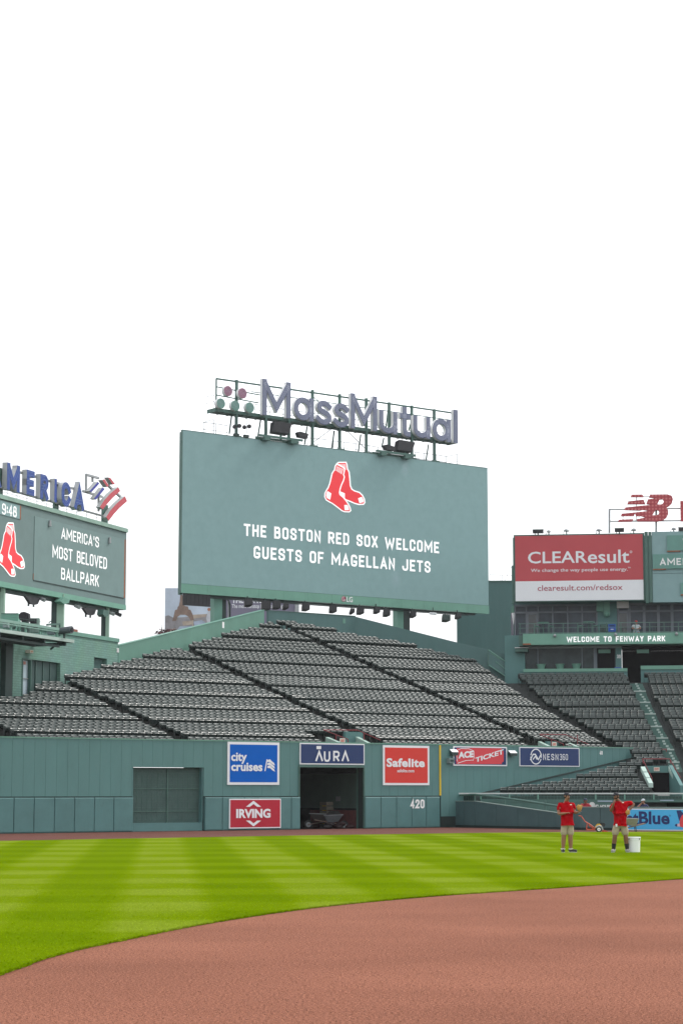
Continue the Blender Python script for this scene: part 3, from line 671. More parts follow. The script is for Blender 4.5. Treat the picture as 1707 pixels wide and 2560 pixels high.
stand = thing('bleacher_stand', 'broad stepped concrete stand rising behind the outfield wall, filled with dark folding seats', 'stand', PW.p(70, -.5, 0))
mb = MB()
for i, (t, z, d) in enumerate(ROWS_M):
    t1 = ROWS_M[i + 1][0] if i + 1 < len(ROWS_M) else TB + .3
    mb.box(PW, max(lerp(LB_M, t) - 1.0, 38), lerp(RB_M, t) + .9, -(t1 - .22), -(t - .22), z - .42, z)
mb.build('terrace', CONC, stand)
AISC = M('aisle_concrete', (.10, .112, .108), .8, var=.3, vscale=2)
for tab in AIS_M:
    mb = MB()
    for i, (t, z, d) in enumerate(ROWS_M[:-1]):
        t1, z1 = ROWS_M[i + 1][:2]; s = lerp(tab, t); tm = (t + t1) / 2 - .22
        if lerp(LB_M, t) - .5 < s: mb.box(PW, s - .45, s + .45, -(t1 - .22), -tm, z - .1, (z + z1) / 2)
    mb.build('aisle_stair', AISC, stand)

# boundary on the left: brick building and sloping parapet share one line
_l0, _l1 = PW.p(LB_M[0][1], -LB_M[0][0], 0), PW.p(LB_M[1][1], -LB_M[1][0], 0)
_d = (_l1 - _l0); ANGL = math.atan2(_d.y, _d.x)
PL = VP((_l0.x, _l0.y), ANGL).off(-0.55)
def pane(V, pts, th, name, mat, parent, n=0.0):             # a wall panel: outline read from the photo on plane V, th thick
    P = V.off(n) if n else V
    return MB().shape(P, [[P.sz(*q) for q in pts]], -th, 0).build(name, mat, parent)
t = thing('parapet_wall', 'pale green parapet climbing along the left edge of the stand to its top corner', 'wall', PL.px((480, 1600)))
mb = MB(); top = [PL.sz(297, 1615), PL.sz(658, 1525.5)]
mb.shape(PL, [[(top[0][0], 7.5), (top[1][0] + .2, 11.0), (top[1][0] + .2, top[1][1]), top[0]]], -.25, 0); mb.build('wall', G_PARA, t)
mb = MB(); mb.hexa([PL.p(top[0][0], -.28, top[0][1] + .002), PL.p(top[1][0] + .2, -.28, top[1][1] + .002), PL.p(top[1][0] + .2, .03, top[1][1] + .002), PL.p(top[0][0], .03, top[0][1] + .002)] +
                   [PL.p(top[0][0], -.28, top[0][1] + .05), PL.p(top[1][0] + .2, -.28, top[1][1] + .05), PL.p(top[1][0] + .2, .03, top[1][1] + .05), PL.p(top[0][0], .03, top[0][1] + .05)])
mb.build('coping', G_LIGHT, t)
for q in (r7(652, 505),):
    s, z = PL.sz(*q); MB().box(PL, s - .16, s + .16, .002, .02, z - .2, z + .2).build('row_plate', LETTER, t)
s, z = PL.sz(*q8(1447, 910)); mb = MB(); caps_on(mb, PL, '36', q8(1432, 935), q8(1460, 886), .003, .006, wd=.2); mb.build('section_number', LETTER, t)
PB_ = PW.off(-TB)
sc0, sc1 = PB_.s((672, 1527)), PB_.s((888, 1541.5)); zt = (PB_.z((674, 1527)) + PB_.z((888, 1541.5))) / 2
t = thing('parapet_wall', 'dark green back wall along the topmost row, between the stand corner and its right bend', 'wall', PB_.p((sc0 + sc1) / 2, 0, 11))
MB().box(PB_, sc0, sc1, -.25, 0, 9, zt).build('wall', G_CORR, t)
MB().box(PB_, sc0 - .05, sc1, -.29, .03, zt + .002, zt + .05).build('coping', G_STEEL, t)
MB().box(PB_, PB_.s(A5(806, 105)) - .12, PB_.s(A5(806, 105)) + .12, .002, .02, zt - .55, zt - .2).build('row_plate', G_LIGHT, t)
_p1 = PB_.p(sc1, 0, 0)
PK = VP((_p1.x, _p1.y), R(-6.0))
t = thing('parapet_wall', 'green parapet stepping down along the right side of the stand towards the glazed building', 'wall', PK.px((1080, 1610)))
MB().shape(PK, [[(0, 8.5)] + [(PK.s((1312, 1650)), 6.0), PK.sz(1312, 1648), PK.sz(1241, 1629.5), PK.sz(1219, 1624), PK.sz(1138, 1605)] + [(0, PB_.z((888, 1541.5)))]], -.25, 0).build('wall', G_CORR, t)
# gate-like rail at the head of the right-hand aisle
t = thing('aisle_railing', 'pale steel railing sloping beside the head of the aisle, against the green parapet', 'railing', PK.px((1240, 1700)))
mb = MB(); P = PK.off(.6)
a = [P.px(q) for q in (q3(985, 200), q3(985, 385), q3(1182, 335), q3(1182, 555))]
mb.bar(a[0], a[1], .05, 4); mb.bar(a[2], a[3], .05, 4); mb.build_each('post', G_STEEL, t)
mb = MB(); mb.bar(a[0], a[2], .045, 5); mb.bar(P.px(q3(990, 370)), P.px(q3(1182, 500)), .045, 5)
mb.bar(P.px(q3(1010, 235)), P.px(q3(1115, 305)), .03, 5); mb.bar(P.px(q3(1065, 330)), P.px(q3(1170, 410)), .03, 5); mb.build('rail', G_LIGHT, t)
mb = MB(); mb.shape(P, [[P.sz(*q3(990, 215)), P.sz(*q3(990, 365)), P.sz(*q3(1180, 495)), P.sz(*q3(1180, 345))]], -.02, 0); mb.build('infill_panel', G_CORR, t)
# small lower end of the parapet where the aisle meets the right-hand stand
t = thing('exit_wall', 'low green wall beside the aisle where the two seat banks meet', 'wall', PK.px((1290, 1690)))
pane(PK, [q3(1195, 300), q3(1380, 320), q3(1385, 430), q3(1250, 555), q3(1195, 560)], .2, 'wall', G_WALL, t, n=.45)

# ---- right-hand bank, turned to face the camera
M1, Z1 = 0.27, 1.8
_a = PW.px((1170, 1985)); PRS = VP((_a.x, _a.y), R(-8))
GR = [stand_pt(1480, 1640 + y / 4.392, PRS, Z1, M1)[1] for y in (1495, 1345, 1220, 1085, 950, 825, 700, 565, 440, 320)]
ROWS_R = rows_from(GR, M1, Z1, 5, front=False)
TR = ROWS_R[-1][0] + .9
rs = lambda x, y: tuple(reversed(stand_pt(x, y, PRS, Z1 + .25, M1)))
LB_R = [rs(*q) for q in ((1293, 1683), q4(50, 490), q4(265, 605), q4(480, 735), q4(690, 860), q4(910, 990), q4(1050, 1110), q4(735, 1200), q4(460, 1280), q4(180, 1345), r2(735, 505), r2(580, 525), r2(415, 555))]
RB_R = [rs(*q) for q in (q4(940, 165), q4(1010, 320), q4(1135, 575), q4(1250, 835), q4(1330, 970), q4(1390, 1105), q4(1060, 1190), q4(1035, 1235), q4(1100, 1345), q4(1290, 1490))]
LB_R2 = [rs(*q) for q in (q4(1140, 170), q4(1210, 350), q4(1330, 600), q4(1480, 870), q4(1540, 1000), q4(1600, 1150))]
tw = rs(*q4(1400, 1110))[0]
stand2 = thing('lower_stand', 'stepped concrete stand facing the field below the glazed building, with a pale green stair', 'stand', PRS.p(8, 0, 0))
mb = MB()
for i, (t, z, d) in enumerate(ROWS_R):
    t1 = ROWS_R[i + 1][0] if i + 1 < len(ROWS_R) else TR + .3
    s0 = lerp(LB_R, t) - .5
    if 9 < t: s0 = lerp(LB_R, t) - .7
    s1 = 22 if t > tw - 1.0 else lerp(RB_R, t) + .75
    mb.box(PRS, s0, s1, -(t1 - .22), -(t - .22), z - 1.0, z)
mb.build('terrace', CONC, stand2)
mb = MB(); mn = MB(); mk = MB()
for i, (t, z, d) in enumerate(ROWS_R[:-1]):
    if t < tw - .5: continue
    t1, z1 = ROWS_R[i + 1][:2]; s0, s1 = lerp(RB_R, t) + .18, lerp(LB_R2, t) - .15
    if s1 - s0 < .2: continue
    tm = (t + t1) / 2 - .22
    mb.box(PRS, s0, s1, -(t1 - .22), -(t - .24), z - .3, z + .012); mb.box(PRS, s0 + .02, s1 - .02, -(t1 - .22), -tm, z - .1, (z + z1) / 2)
    if d: mn.box(PRS, s0 + .02, s1 - .02, -(t - .28), -(t - .228), z - .03, z + .05)
    q = s0 + .35 + random.uniform(-.03, .03); mk.box(PRS, q, q + .16, -(tm + .02), -(tm - .008), z + .02, z + .13)
mb.build('stair', STAIR, stand2); mn.build_each('step_edge', NOSE, stand2); mk.build_each('step_mark', NOSE, stand2)

# ---- exits cut into the seat banks: low green walls, red rails, small exit signs
def exit_sign(V, s, n, z, label, w_=.34, h=.26):
    t = thing('exit_sign', label, 'sign', V.p(s, n, z), 'small exit signs above the stand exits')
    MB().box(V, s - w_ / 2, s + w_ / 2, n, n + .05, z - h / 2, z + h / 2).build('panel', M('exit_sign_white', (.62, .58, .52), .5, var=.03), t)
    mb = MB(); vs, fs = text_data('EXIT', .04); xs = [v[0] for v in vs]; ys = [v[1] for v in vs]
    k = w_ * .72 / (max(xs) - min(xs)); mb.add([V.p(s + (v[0] - (min(xs) + max(xs)) / 2) * k, n + .052 + (v[2] + .5) * .004, z + (v[1] - (min(ys) + max(ys)) / 2) * k * 1.5) for v in vs], fs)
    mb.build('lettering', M('exit_red', (.55, .10, .06), .5, var=0), t)
t = thing('exit_parapet', 'low green walls of the stand exit above the wall doorway', 'wall', PW.p(VOM_M[0][0], -1, 4.2))
s0, s1 = PW.s(A5(712, 795), -1.0), PW.s(A5(935, 795), -1.0)
z = lambda y, n: PW.z(A5(840, y), n)
MB().box(PW, PW.s(A5(815, 760), -2.0), PW.s(A5(912, 760), -2.0), -2.2, -2.0, 3.9, z(738, -2.0)).build('back_wall', G_WALL, t)
mb = MB()
for a, b in ((A5(712, 768), A5(780, 797)), (A5(880, 766), A5(945, 800))):
    p0, p1 = PW.sz(*a), PW.sz(*b)
    p0, p1 = PW.px(a, -1.9), PW.px(b, -.6)
    mb.hexa([(p.x + dx, p.y, zz) for zz, pp in ((3.8, (p0, p1)),) for p, dx in ((pp[0], -.09), (pp[1], -.09), (pp[1], .09), (pp[0], .09))] + [(p0.x - .09, p0.y, p0.z), (p1.x - .09, p1.y, p1.z), (p1.x + .09, p1.y, p1.z), (p0.x + .09, p0.y, p0.z)])
mb.build_each('side_wall', M('pale_concrete_edge', (.30, .42, .37), .7, var=.1), t)
exit_sign(PW, PW.s(A5(795, 788), -1.1), -1.1, PW.z(A5(795, 788), -1.1), 'tiny exit sign above the doorway in the outfield wall')
def rail_thing(V, segs, n, label, r=.028, posts=()):
    t = thing('handrail', label, 'railing', V.px(segs[0][0], n), 'red handrails around the stand exits')
    mb = MB()
    for a, b in segs: mb.bar(V.px(a, n), V.px(b, n), r, 5)
    mb.build('rail', REDP, t)
    if posts:
        mb = MB()
        for a, b in posts: mb.bar(V.px(a, n), V.px(b, n), r, 5)
        mb.build_each('post', REDP, t)
rail_thing(PW, [(A5(690, 727), A5(882, 729)), (A5(690, 727), A5(828, 780)), (A5(882, 729), A5(1010, 785))], -1.2, 'dark red handrail above the exit over the wall doorway', posts=[(A5(760, 755), A5(760, 790)), (A5(828, 780), A5(828, 797)), (A5(918, 745), A5(918, 797))])
t = thing('exit_parapet', 'low green walls of the stand exit above the ring-emblem board', 'wall', PW.p(VOM_M[1][0], -1, 4.2))
MB().box(PW, PW.s(A6(690, 660), -1.8), PW.s(A6(812, 660), -1.8), -2.0, -1.8, 3.9, PW.z(A6(740, 655), -1.8)).build('back_wall', G_WALL, t)
mb = MB()
for a, b in ((A6(640, 655), A6(700, 684)), (A6(812, 656), A6(885, 688))):
    p0, p1 = PW.px(a, -1.9), PW.px(b, -.6)
    mb.hexa([(p.x + dx, p.y, 3.8) for p, dx in ((p0, -.09), (p1, -.09), (p1, .09), (p0, .09))] + [(p0.x - .09, p0.y, p0.z), (p1.x - .09, p1.y, p1.z), (p1.x + .09, p1.y, p1.z), (p0.x + .09, p0.y, p0.z)])
mb.build_each('side_wall', bpy.data.materials['pale_concrete_edge'], t)
exit_sign(PW, PW.s(A6(733, 674), -1.1), -1.1, PW.z(A6(733, 674), -1.1), 'tiny exit sign just above the ring-emblem board')
rail_thing(PW, [(A6(640, 609), A6(815, 612)), (A6(645, 612), A6(795, 672)), (A6(815, 614), A6(970, 680))], -1.2, 'dark red handrail above the exit over the ring-emblem board', posts=[(A6(716, 648), A6(716, 684)), (A6(795, 672), A6(795, 686)), (A6(885, 612), A6(885, 688))])
# exit in the right-hand bank
tv = rs(*q4(1270, 1240))[0] - .6
PV = PRS.off(-tv)
t = thing('exit_parapet', 'dark stand exit with green side walls beside the pale green stair', 'wall', PV.px(q4(1280, 1480)))
pane(PV, [q4(1140, 1205), q4(1420, 1205), q4(1420, 1280), q4(1180, 1280)], .2, 'back_wall', G_WALL, t)
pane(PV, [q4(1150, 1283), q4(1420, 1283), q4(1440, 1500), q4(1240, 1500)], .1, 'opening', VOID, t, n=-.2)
mb = MB()
pa, pb = PV.px(q4(1410, 1200), .02), PRS.px(q4(1530, 1420), -1.2)
mb.hexa([(pa.x, pa.y, .2), (pa.x + .2, pa.y, .2), (pb.x + .2, pb.y, .2), (pb.x, pb.y, .2), (pa.x, pa.y, pa.z), (pa.x + .2, pa.y, pa.z), (pb.x + .2, pb.y, pb.z), (pb.x, pb.y, pb.z)])
mb.build('side_wall', G_WALL, t)
mb = MB()
for a, b in ((q4(1120, 1210), q4(1215, 1400)), (q4(1425, 1210), q4(1525, 1400))):
    for k in range(3):
        u0, u1 = k / 3 + .02, (k + 1) / 3 - .03
        p0 = PV.px((a[0] + (b[0] - a[0]) * u0, a[1] + (b[1] - a[1]) * u0), .03 + 1.6 * u0); p1 = PV.px((a[0] + (b[0] - a[0]) * u1, a[1] + (b[1] - a[1]) * u1), .03 + 1.6 * u1)
        mb.hexa([(p0.x - .12, p0.y, p0.z - .25), (p0.x + .12, p0.y, p0.z - .25), (p1.x + .12, p1.y, p1.z - .25), (p1.x - .12, p1.y, p1.z - .25), (p0.x - .12, p0.y, p0.z), (p0.x + .12, p0.y, p0.z), (p1.x + .12, p1.y, p1.z), (p1.x - .12, p1.y, p1.z)])
mb.build_each('wall_cap', M('pale_cap', (.42, .55, .50), .6, var=.08), t)
exit_sign(PV, PV.s(q4(1275, 1243)), .03, PV.z(q4(1275, 1243)), 'small exit sign over the dark exit beside the pale green stair', .32, .22)
rail_thing(PV, [(q4(1118, 1130), q4(1418, 1130)), (q4(1118, 1130), q4(1222, 1335)), (q4(1418, 1130), q4(1538, 1340))], .5, 'dark red handrail framing the dark exit beside the pale green stair', posts=[(q4(1122, 1135), q4(1128, 1180)), (q4(1222, 1335), q4(1228, 1372)), (q4(1422, 1135), q4(1428, 1180)), (q4(1475, 1235), q4(1480, 1290))])
rail_thing(PW, [(q4(1103, 1026), q4(1385, 1024)), (q4(1103, 1088), q4(1380, 1084)), ], .3, 'two-bar dark red rail at the tapered end of the outfield wall', posts=[(q4(1382, 1022), q4(1378, 1092))])
# ================================================================ the big video screen
PS = PW.off(-(TB + 2.2))
zt = (PS.z(A2(65, 318)) + PS.z(A2(1488, 512))) / 2; zb = (PS.z(A2(65, 1085)) + PS.z(A2(1497, 1187))) / 2
zl = (PS.z(A2(65, 1040)) + PS.z(A2(1497, 1150))) / 2; s0, s1 = PS.s(A2(65, 700)), PS.s(A2(1493, 850))
scr = thing('video_screen', 'huge grey-green video screen with red sock emblem and white greeting, raised behind the stand', 'screen', PS.p((s0 + s1) / 2, 0, zb))
MB().box(PS, s0 + .004, s1, -.18, -.012, zl - .6, zt).build('housing', G_STEEL, scr)
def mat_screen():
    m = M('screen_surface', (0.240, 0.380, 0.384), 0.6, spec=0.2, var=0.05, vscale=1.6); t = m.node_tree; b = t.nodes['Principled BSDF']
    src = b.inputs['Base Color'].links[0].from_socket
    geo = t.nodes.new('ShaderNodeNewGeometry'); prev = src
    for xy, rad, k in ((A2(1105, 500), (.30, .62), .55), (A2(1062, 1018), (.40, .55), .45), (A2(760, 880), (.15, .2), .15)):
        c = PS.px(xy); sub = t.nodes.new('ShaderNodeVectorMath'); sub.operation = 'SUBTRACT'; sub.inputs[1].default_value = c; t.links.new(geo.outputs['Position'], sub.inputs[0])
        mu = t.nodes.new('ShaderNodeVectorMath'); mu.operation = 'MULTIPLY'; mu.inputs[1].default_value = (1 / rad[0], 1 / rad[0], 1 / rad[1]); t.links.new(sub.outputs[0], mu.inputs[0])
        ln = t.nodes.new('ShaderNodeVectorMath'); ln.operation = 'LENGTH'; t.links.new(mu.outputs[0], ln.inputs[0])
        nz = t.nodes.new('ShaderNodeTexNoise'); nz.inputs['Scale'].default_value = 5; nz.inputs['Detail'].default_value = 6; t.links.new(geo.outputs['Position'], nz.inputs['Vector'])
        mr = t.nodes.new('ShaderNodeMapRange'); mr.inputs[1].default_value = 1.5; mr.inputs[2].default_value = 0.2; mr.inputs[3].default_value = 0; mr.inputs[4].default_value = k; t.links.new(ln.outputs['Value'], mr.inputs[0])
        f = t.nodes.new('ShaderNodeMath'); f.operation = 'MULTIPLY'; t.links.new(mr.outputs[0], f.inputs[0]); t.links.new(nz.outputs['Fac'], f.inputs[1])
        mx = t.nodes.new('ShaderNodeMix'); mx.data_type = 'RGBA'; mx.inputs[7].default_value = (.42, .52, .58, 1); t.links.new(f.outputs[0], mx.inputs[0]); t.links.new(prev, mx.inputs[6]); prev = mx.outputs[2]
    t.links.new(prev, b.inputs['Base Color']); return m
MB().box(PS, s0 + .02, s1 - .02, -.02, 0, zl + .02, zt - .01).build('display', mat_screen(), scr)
mb = MB(); n = 13
for i in range(n): a = s0 + (s1 - s0) * i / n; b = s0 + (s1 - s0) * (i + 1) / n; mb.box(PS, a + .004, b - .004, -.2, .03, zb, zl - .004)
mb.build('lower_frame', G_MINT, scr)
mb = MB(); mb.box(PS, s0 - .0, s0 + .016, -.2, .01, zb, zt + .02); mb.box(PS, s0 + .03, s0 + .26, -.42, -.21, zb - .1, zt - .1)
for k in range(7): z = zb + (zt - zb) * (k + .5) / 7; mb.box(PS, s0 - .012, s0 + .0, -.16, -.12, z - .06, z + .06)
mb.box(PS, s0 - .0, s1, -.2, .012, zt + .001, zt + .03); mb.build('side_frame', G_STEEL, scr)
SOCK = dict(
    back=[(610, 215), (632, 196), (825, 195), (843, 235), (862, 375), (905, 450), (925, 640), (940, 830), (985, 940), (1060, 990), (1200, 1035), (1280, 1110), (1330, 1210), (1345, 1300), (1318, 1335), (1200, 1340), (1080, 1310), (960, 1255), (830, 1208), (700, 1060), (655, 1000), (655, 880), (700, 700), (765, 560), (775, 420), (760, 300)],
    front=[(575, 246), (740, 330), (776, 372), (760, 470), (745, 520), (770, 590), (745, 680), (690, 800), (650, 920), (632, 1030), (650, 1090), (740, 1170), (810, 1250), (880, 1350), (930, 1450), (948, 1520), (920, 1550), (790, 1545), (720, 1515), (600, 1420), (450, 1310), (370, 1270), (290, 1220), (255, 1140), (258, 1050), (300, 970), (350, 890), (390, 780), (430, 620), (455, 500), (490, 440), (525, 400), (545, 290)],
    white=[[(320, 985), (420, 1050), (385, 1225), (300, 1180), (272, 1110), (285, 1030)], [(780, 1375), (870, 1370), (910, 1450), (915, 1515), (795, 1520)]],
    bwhite=[[(668, 990), (800, 1045), (800, 1198), (720, 1118), (655, 1060)], [(1170, 1185), (1275, 1145), (1320, 1230), (1325, 1290), (1210, 1320)]])
def area(p): return sum(a[0] * b[1] - b[0] * a[1] for a, b in zip(p, p[1:] + p[:1]))
def sock_emblem(V, f, n, parent):                           # f: emblem units -> (s, z) on V
    def outline(p, d): return offset_line(p, d if area(p) < 0 else -d, True)
    mw = MB(); mr = MB(); tr = lambda p: [f(*q) for q in p]
    def stripes(p0, p1, q0, q1, k):
        for i in range(k):
            u = (i + .5) / k; a = [p0[j] + (p1[j] - p0[j]) * u for j in (0, 1)]; b = [q0[j] + (q1[j] - q0[j]) * u for j in (0, 1)]; h = .20 / k
            dx, dy = (p1[0] - p0[0]) * h, (p1[1] - p0[1]) * h
            yield [(a[0] - dx, a[1] - dy), (a[0] + dx, a[1] + dy), (b[0] + dx, b[1] + dy), (b[0] - dx, b[1] - dy)]
    mw.shape(V, [tr(outline(SOCK['back'], 34))], n, n + .005); mr.shape(V, [tr(SOCK['back'])], n + .006, n + .010)
    for p in SOCK['bwhite'] + list(stripes((640, 225), (830, 225), (690, 290), (835, 390), 7)): mw.shape(V, [tr(p)], n + .011, n + .014)
    mw.shape(V, [tr(outline(SOCK['front'], 32))], n + .016, n + .020); mr.shape(V, [tr(SOCK['front'])], n + .022, n + .026)
    for p in SOCK['white'] + list(stripes((570, 280), (760, 372), (535, 405), (715, 520), 7)): mw.shape(V, [tr(p)], n + .027, n + .030)
    e = mr.build('sock_emblem', LEDR, parent); o = mw.build('emblem_outline', LEDW, parent); o.parent = e
c0 = PS.sz(*sx(800, 872)); ks = (PS.s(sx(1375, 900)) - PS.s(sx(220, 900))) / 1155; kz = (PS.z(sx(800, 155)) - PS.z(sx(800, 1590))) / 1435
def sk(x, y):                                               # the photo sees the wall at a slant: undo the slope of its horizontals
    s_, z_ = PS.sz(*sx(x, y)); return s_, z_
sock_emblem(PS, sk, .004, scr)
def sock_norm(u, v): s_, z_ = PS.sz(*sx(u, v)); return (s_ - c0[0]) / kz / 1435, (z_ - c0[1]) / kz / 1435
caps_words(PS, 'THE BOSTON RED SOX WELCOME', A2(354, 820), A2(1263, 850), .004, 'message_word', LEDW, scr)
caps_words(PS, 'GUESTS OF MAGELLAN JETS', A2(400, 925), A2(1223, 940), .004, 'message_word', LEDW, scr)
mb = MB(); text_on(mb, PS, 'LG', A2(833, 1129), A2(861, 1106), .034, .01, bold=.02); o = mb.build('maker_lettering', LETTER, scr)
P = PS.off(.034); cs, cz = P.sz(*A2(819, 1115)); rr = (P.z(A2(819, 1102)) - P.z(A2(819, 1128))) / 2
circ = lambda r, a0=0, a1=360, k=24: [(cs + r * math.cos(R(a0 + (a1 - a0) * i / k)), cz + r * math.sin(R(a0 + (a1 - a0) * i / k))) for i in range(k + (a1 - a0 != 360))]
mb = MB().mat(0); mb.shape(P, [circ(rr)], 0, .008); mb.mat(1); mb.ribbon(P, circ(rr * .72, 70, 360), rr * .16, .009, .014); mb.ribbon(P, [(cs - rr * .05, cz + rr * .45), (cs - rr * .05, cz - rr * .35), (cs + rr * .3, cz - rr * .35)], rr * .16, .009, .014)
mb.build('maker_emblem', [M('maker_crimson', (.30, .01, .06), .4, var=0), LETTER], scr)
mb = MB()                                                   # posts: lit and shaded faces coloured in two greens
for a, b, d in ((r7(555, 300), r7(640, 300), 0), (r7(640, 300), r7(697, 300), 1)):
    mb.mat(d).box(PS, PS.s(a, -.5) + .003, PS.s(b, -.5) - .003, -.9, -.45 - .2 * d, 8, zb + .1)
a, b = PS.s(A5(1098, 100), -.5), PS.s(A5(1172, 100), -.5)
mb.mat(1).box(PS, a + (b - a) * .45, b, -.9, -.45, 8, zb + .1); mb.mat(0).box(PS, a, a + (b - a) * .45 - .003, -.9, -.35, 10, zb + .1)
mb.build_each('post', [G_LIGHT, G_DARK], scr)
mb = MB(); mb.box(PS, s0 + 1.5, s1 - 1.2, -.55, -.2, zb - .14, zb - .003); mb.bar(PS.p(s0 + 2, -.1, zb - .22), PS.p(s1 - 2, -.1, zb - .22), .03, 5); mb.build('under_beam', G_DARK, scr)
p = PS.sz(*r7(240, 165)); q = PS.sz(*r7(525, 310))
mb = MB(); zz0 = min(q[1], PS.z(r7(240, 300))); mb.box(PS, p[0] + .04, q[0], -.12, -.05, zz0, zb - .004)
for k in range(7): a = p[0] + (q[0] - p[0]) * k / 7; mb.box(PS, a + .02, a + .05, -.05, -.035, zz0, zb - .01)
mb.build('louvre_box', BLACK, scr)

def flood(name, V, c, wd, h, label, group, n=.2, depth=.35, mat=None, tilt=.5, up=True, arm=.25, cat='lamp'):
    """square floodlight whose housing centre is read at c; hangs (up) from, or stands on, a short arm"""
    s, z = V.sz(*c) if n == 0 else V.off(n).sz(*c)
    t = thing(name, label, cat, V.p(s, n, z), group)
    mb = MB()
    f, bk = wd / 2, wd / 2 * .62
    pts = lambda k, nn, dz: [V.p(s - k, nn, z + dz - h / 2 * (k / f)), V.p(s + k, nn, z + dz - h / 2 * (k / f)), V.p(s + k, nn, z + dz + h / 2 * (k / f)), V.p(s - k, nn, z + dz + h / 2 * (k / f))]
    mb.loft([pts(bk, n - depth / 2, -tilt * depth), pts(f, n + depth * .2, 0), pts(f * 1.0, n + depth / 2, tilt * .1)]); mb.build('housing', mat or BLACK, t)
    mb = MB(); e = z + (h / 2 + arm if up else -h / 2 - arm)
    mb.box(V, s - .03, s + .03, n - .06, n, min(z, e), max(z, e)); mb.build('bracket', G_DARK, t)
    return t
UND = [((905, 275), .62, .42, 'second black floodlight under the screen, left of the green one'), ((1085, 305), .75, .55, 'dark green floodlight hanging in front of the purple billboard'), ((1195, 300), .62, .45, 'black floodlight hanging just right of the dark green one'), ((1290, 312), .42, .3, 'small tilted black floodlight before the right end of the purple billboard'), ((1495, 320), .62, .42, 'black floodlight hanging just right of the purple billboard')]
for c, w_, h, l in UND: flood('hanging_floodlight', PS, r7(*c), w_, h, l, 'floodlights hanging under the video screen')
UND2 = [((740, 50), .6, .45, 'black floodlight hanging below the maker emblem, on its left'), ((848, 62), .34, .26, 'small spotlight hanging below the maker emblem'), ((893, 60), .6, .42, 'black floodlight hanging next to the small spotlight, right of the maker emblem'), ((985, 56), .5, .4, 'black floodlight tucked up under the screen left of the curved bracket'), ((1040, 72), .58, .42, 'low black floodlight nearest the right screen post, on its left'), ((1188, 80), .5, .36, 'black floodlight against the right screen post'), ((1372, 102), .75, .42, 'lowest floodlight, grey-green, at the far right under the screen'), ((1440, 88), .5, .35, 'black floodlight at the very right corner under the screen')]
for c, w_, h, l in UND2: flood('hanging_floodlight', PS, A5(*c), w_, h, l, 'floodlights hanging under the video screen', mat=G_DARK if 'grey-green' in l else None)
t = thing('security_camera', 'white camera on a short stem under the right end of the screen', 'camera', PS.px(A5(1303, 75), .2))
p = PS.px(A5(1303, 75), .2); MB().bar(p + Vector((-.25, 0, 0)), p + Vector((.25, -.1, -.05)), .09, 8).build('body', WHITE, t); MB().bar(p, p + Vector((0, 0, .45)), .03, 5).build('stem', G_DARK, t)

# ---- the lettering sign on the roof of the screen
PT = PS.off(.05)
rs_ = thing('roof_sign', 'open steel roof sign of striped grey-blue letters and five discs above the video screen', 'sign', PS.p((s0 + s1) / 2, 0, zt))
LFACE = M('letter_face_slate', (0.060, 0.078, 0.165), 0.5, var=.05); LLINE = M('letter_tube_pale', (.42, .45, .56), .4, var=0); LSIDE = M('letter_return_white', (.72, .73, .74), .5, var=.05)
WS = .40
def glyph(name, P, bl, tr, strokes, wd, depth, mats, lines=(-.30, -.1, .1, .30), lw=.028, parent=None):
    a, b = P.sz(*bl), P.sz(*tr); W_, H_ = b[0] - a[0], b[1] - a[1]
    mb = MB(); k = 0
    for st_ in strokes:
        closed = st_[0] == 'o'; pts = st_[1:] if closed else st_
        q = [(a[0] + wd / 2 + u * (W_ - wd), a[1] + wd / 2 + v * (H_ - wd)) for u, v in pts]
        if not closed:                                      # stroke ends reach the edge of the box
            for i, j in ((0, 1), (-1, -2)):
                d = (Vector(q[i]) - Vector(q[j])).normalized() * wd / 2; q[i] = (q[i][0] + d.x, q[i][1] + d.y)
        e = .003 * k; k += 1
        mb.mat(1).ribbon(P, q, wd, -depth, -.004 + e, closed); mb.mat(0).ribbon(P, q, wd * .985, -.02, e, closed)
        mb.mat(2)
        for o in lines: mb.ribbon(P, offset_line(q, o * wd, closed), lw, 0, .010 + e, closed)
    return mb.build(name, mats, parent)
LM = [LFACE, LSIDE, LLINE]
arc_ = lambda cx, cy, rx, ry, a, b, k=14: [(cx + rx * math.cos(R(a + (b - a) * i / k)), cy + ry * math.sin(R(a + (b - a) * i / k))) for i in range(k + 1)]
GL = {'M': [[(0, 0), (0, 1)], [(1, 0), (1, 1)], [(.06, .90), (.5, .20), (.94, .90)]],
      'a': [['o'] + arc_(.46, .5, .46, .5, 0, 360, 24)[:-1], [(1, 0), (1, 1)]],
      's': [[(.98, .84)] + arc_(.52, .77, .42, .23, 60, 270, 10) + arc_(.5, .24, .48, .26, 80, -120, 10) + [(.02, .14)]],
      'u': [[(0, 1), (0, .42)] + arc_(.5, .42, .5, .42, 180, 360, 14)[1:-1] + [(1, .42)], [(1, 0), (1, 1)]],
      't': [[(.42, 1), (.42, .25)] + arc_(.78, .22, .36, .22, 180, 275, 8)[1:] + [(1, 0)], [(0, .72), (1, .72)]],
      'l': [[(.5, 0), (.5, 1)]]}
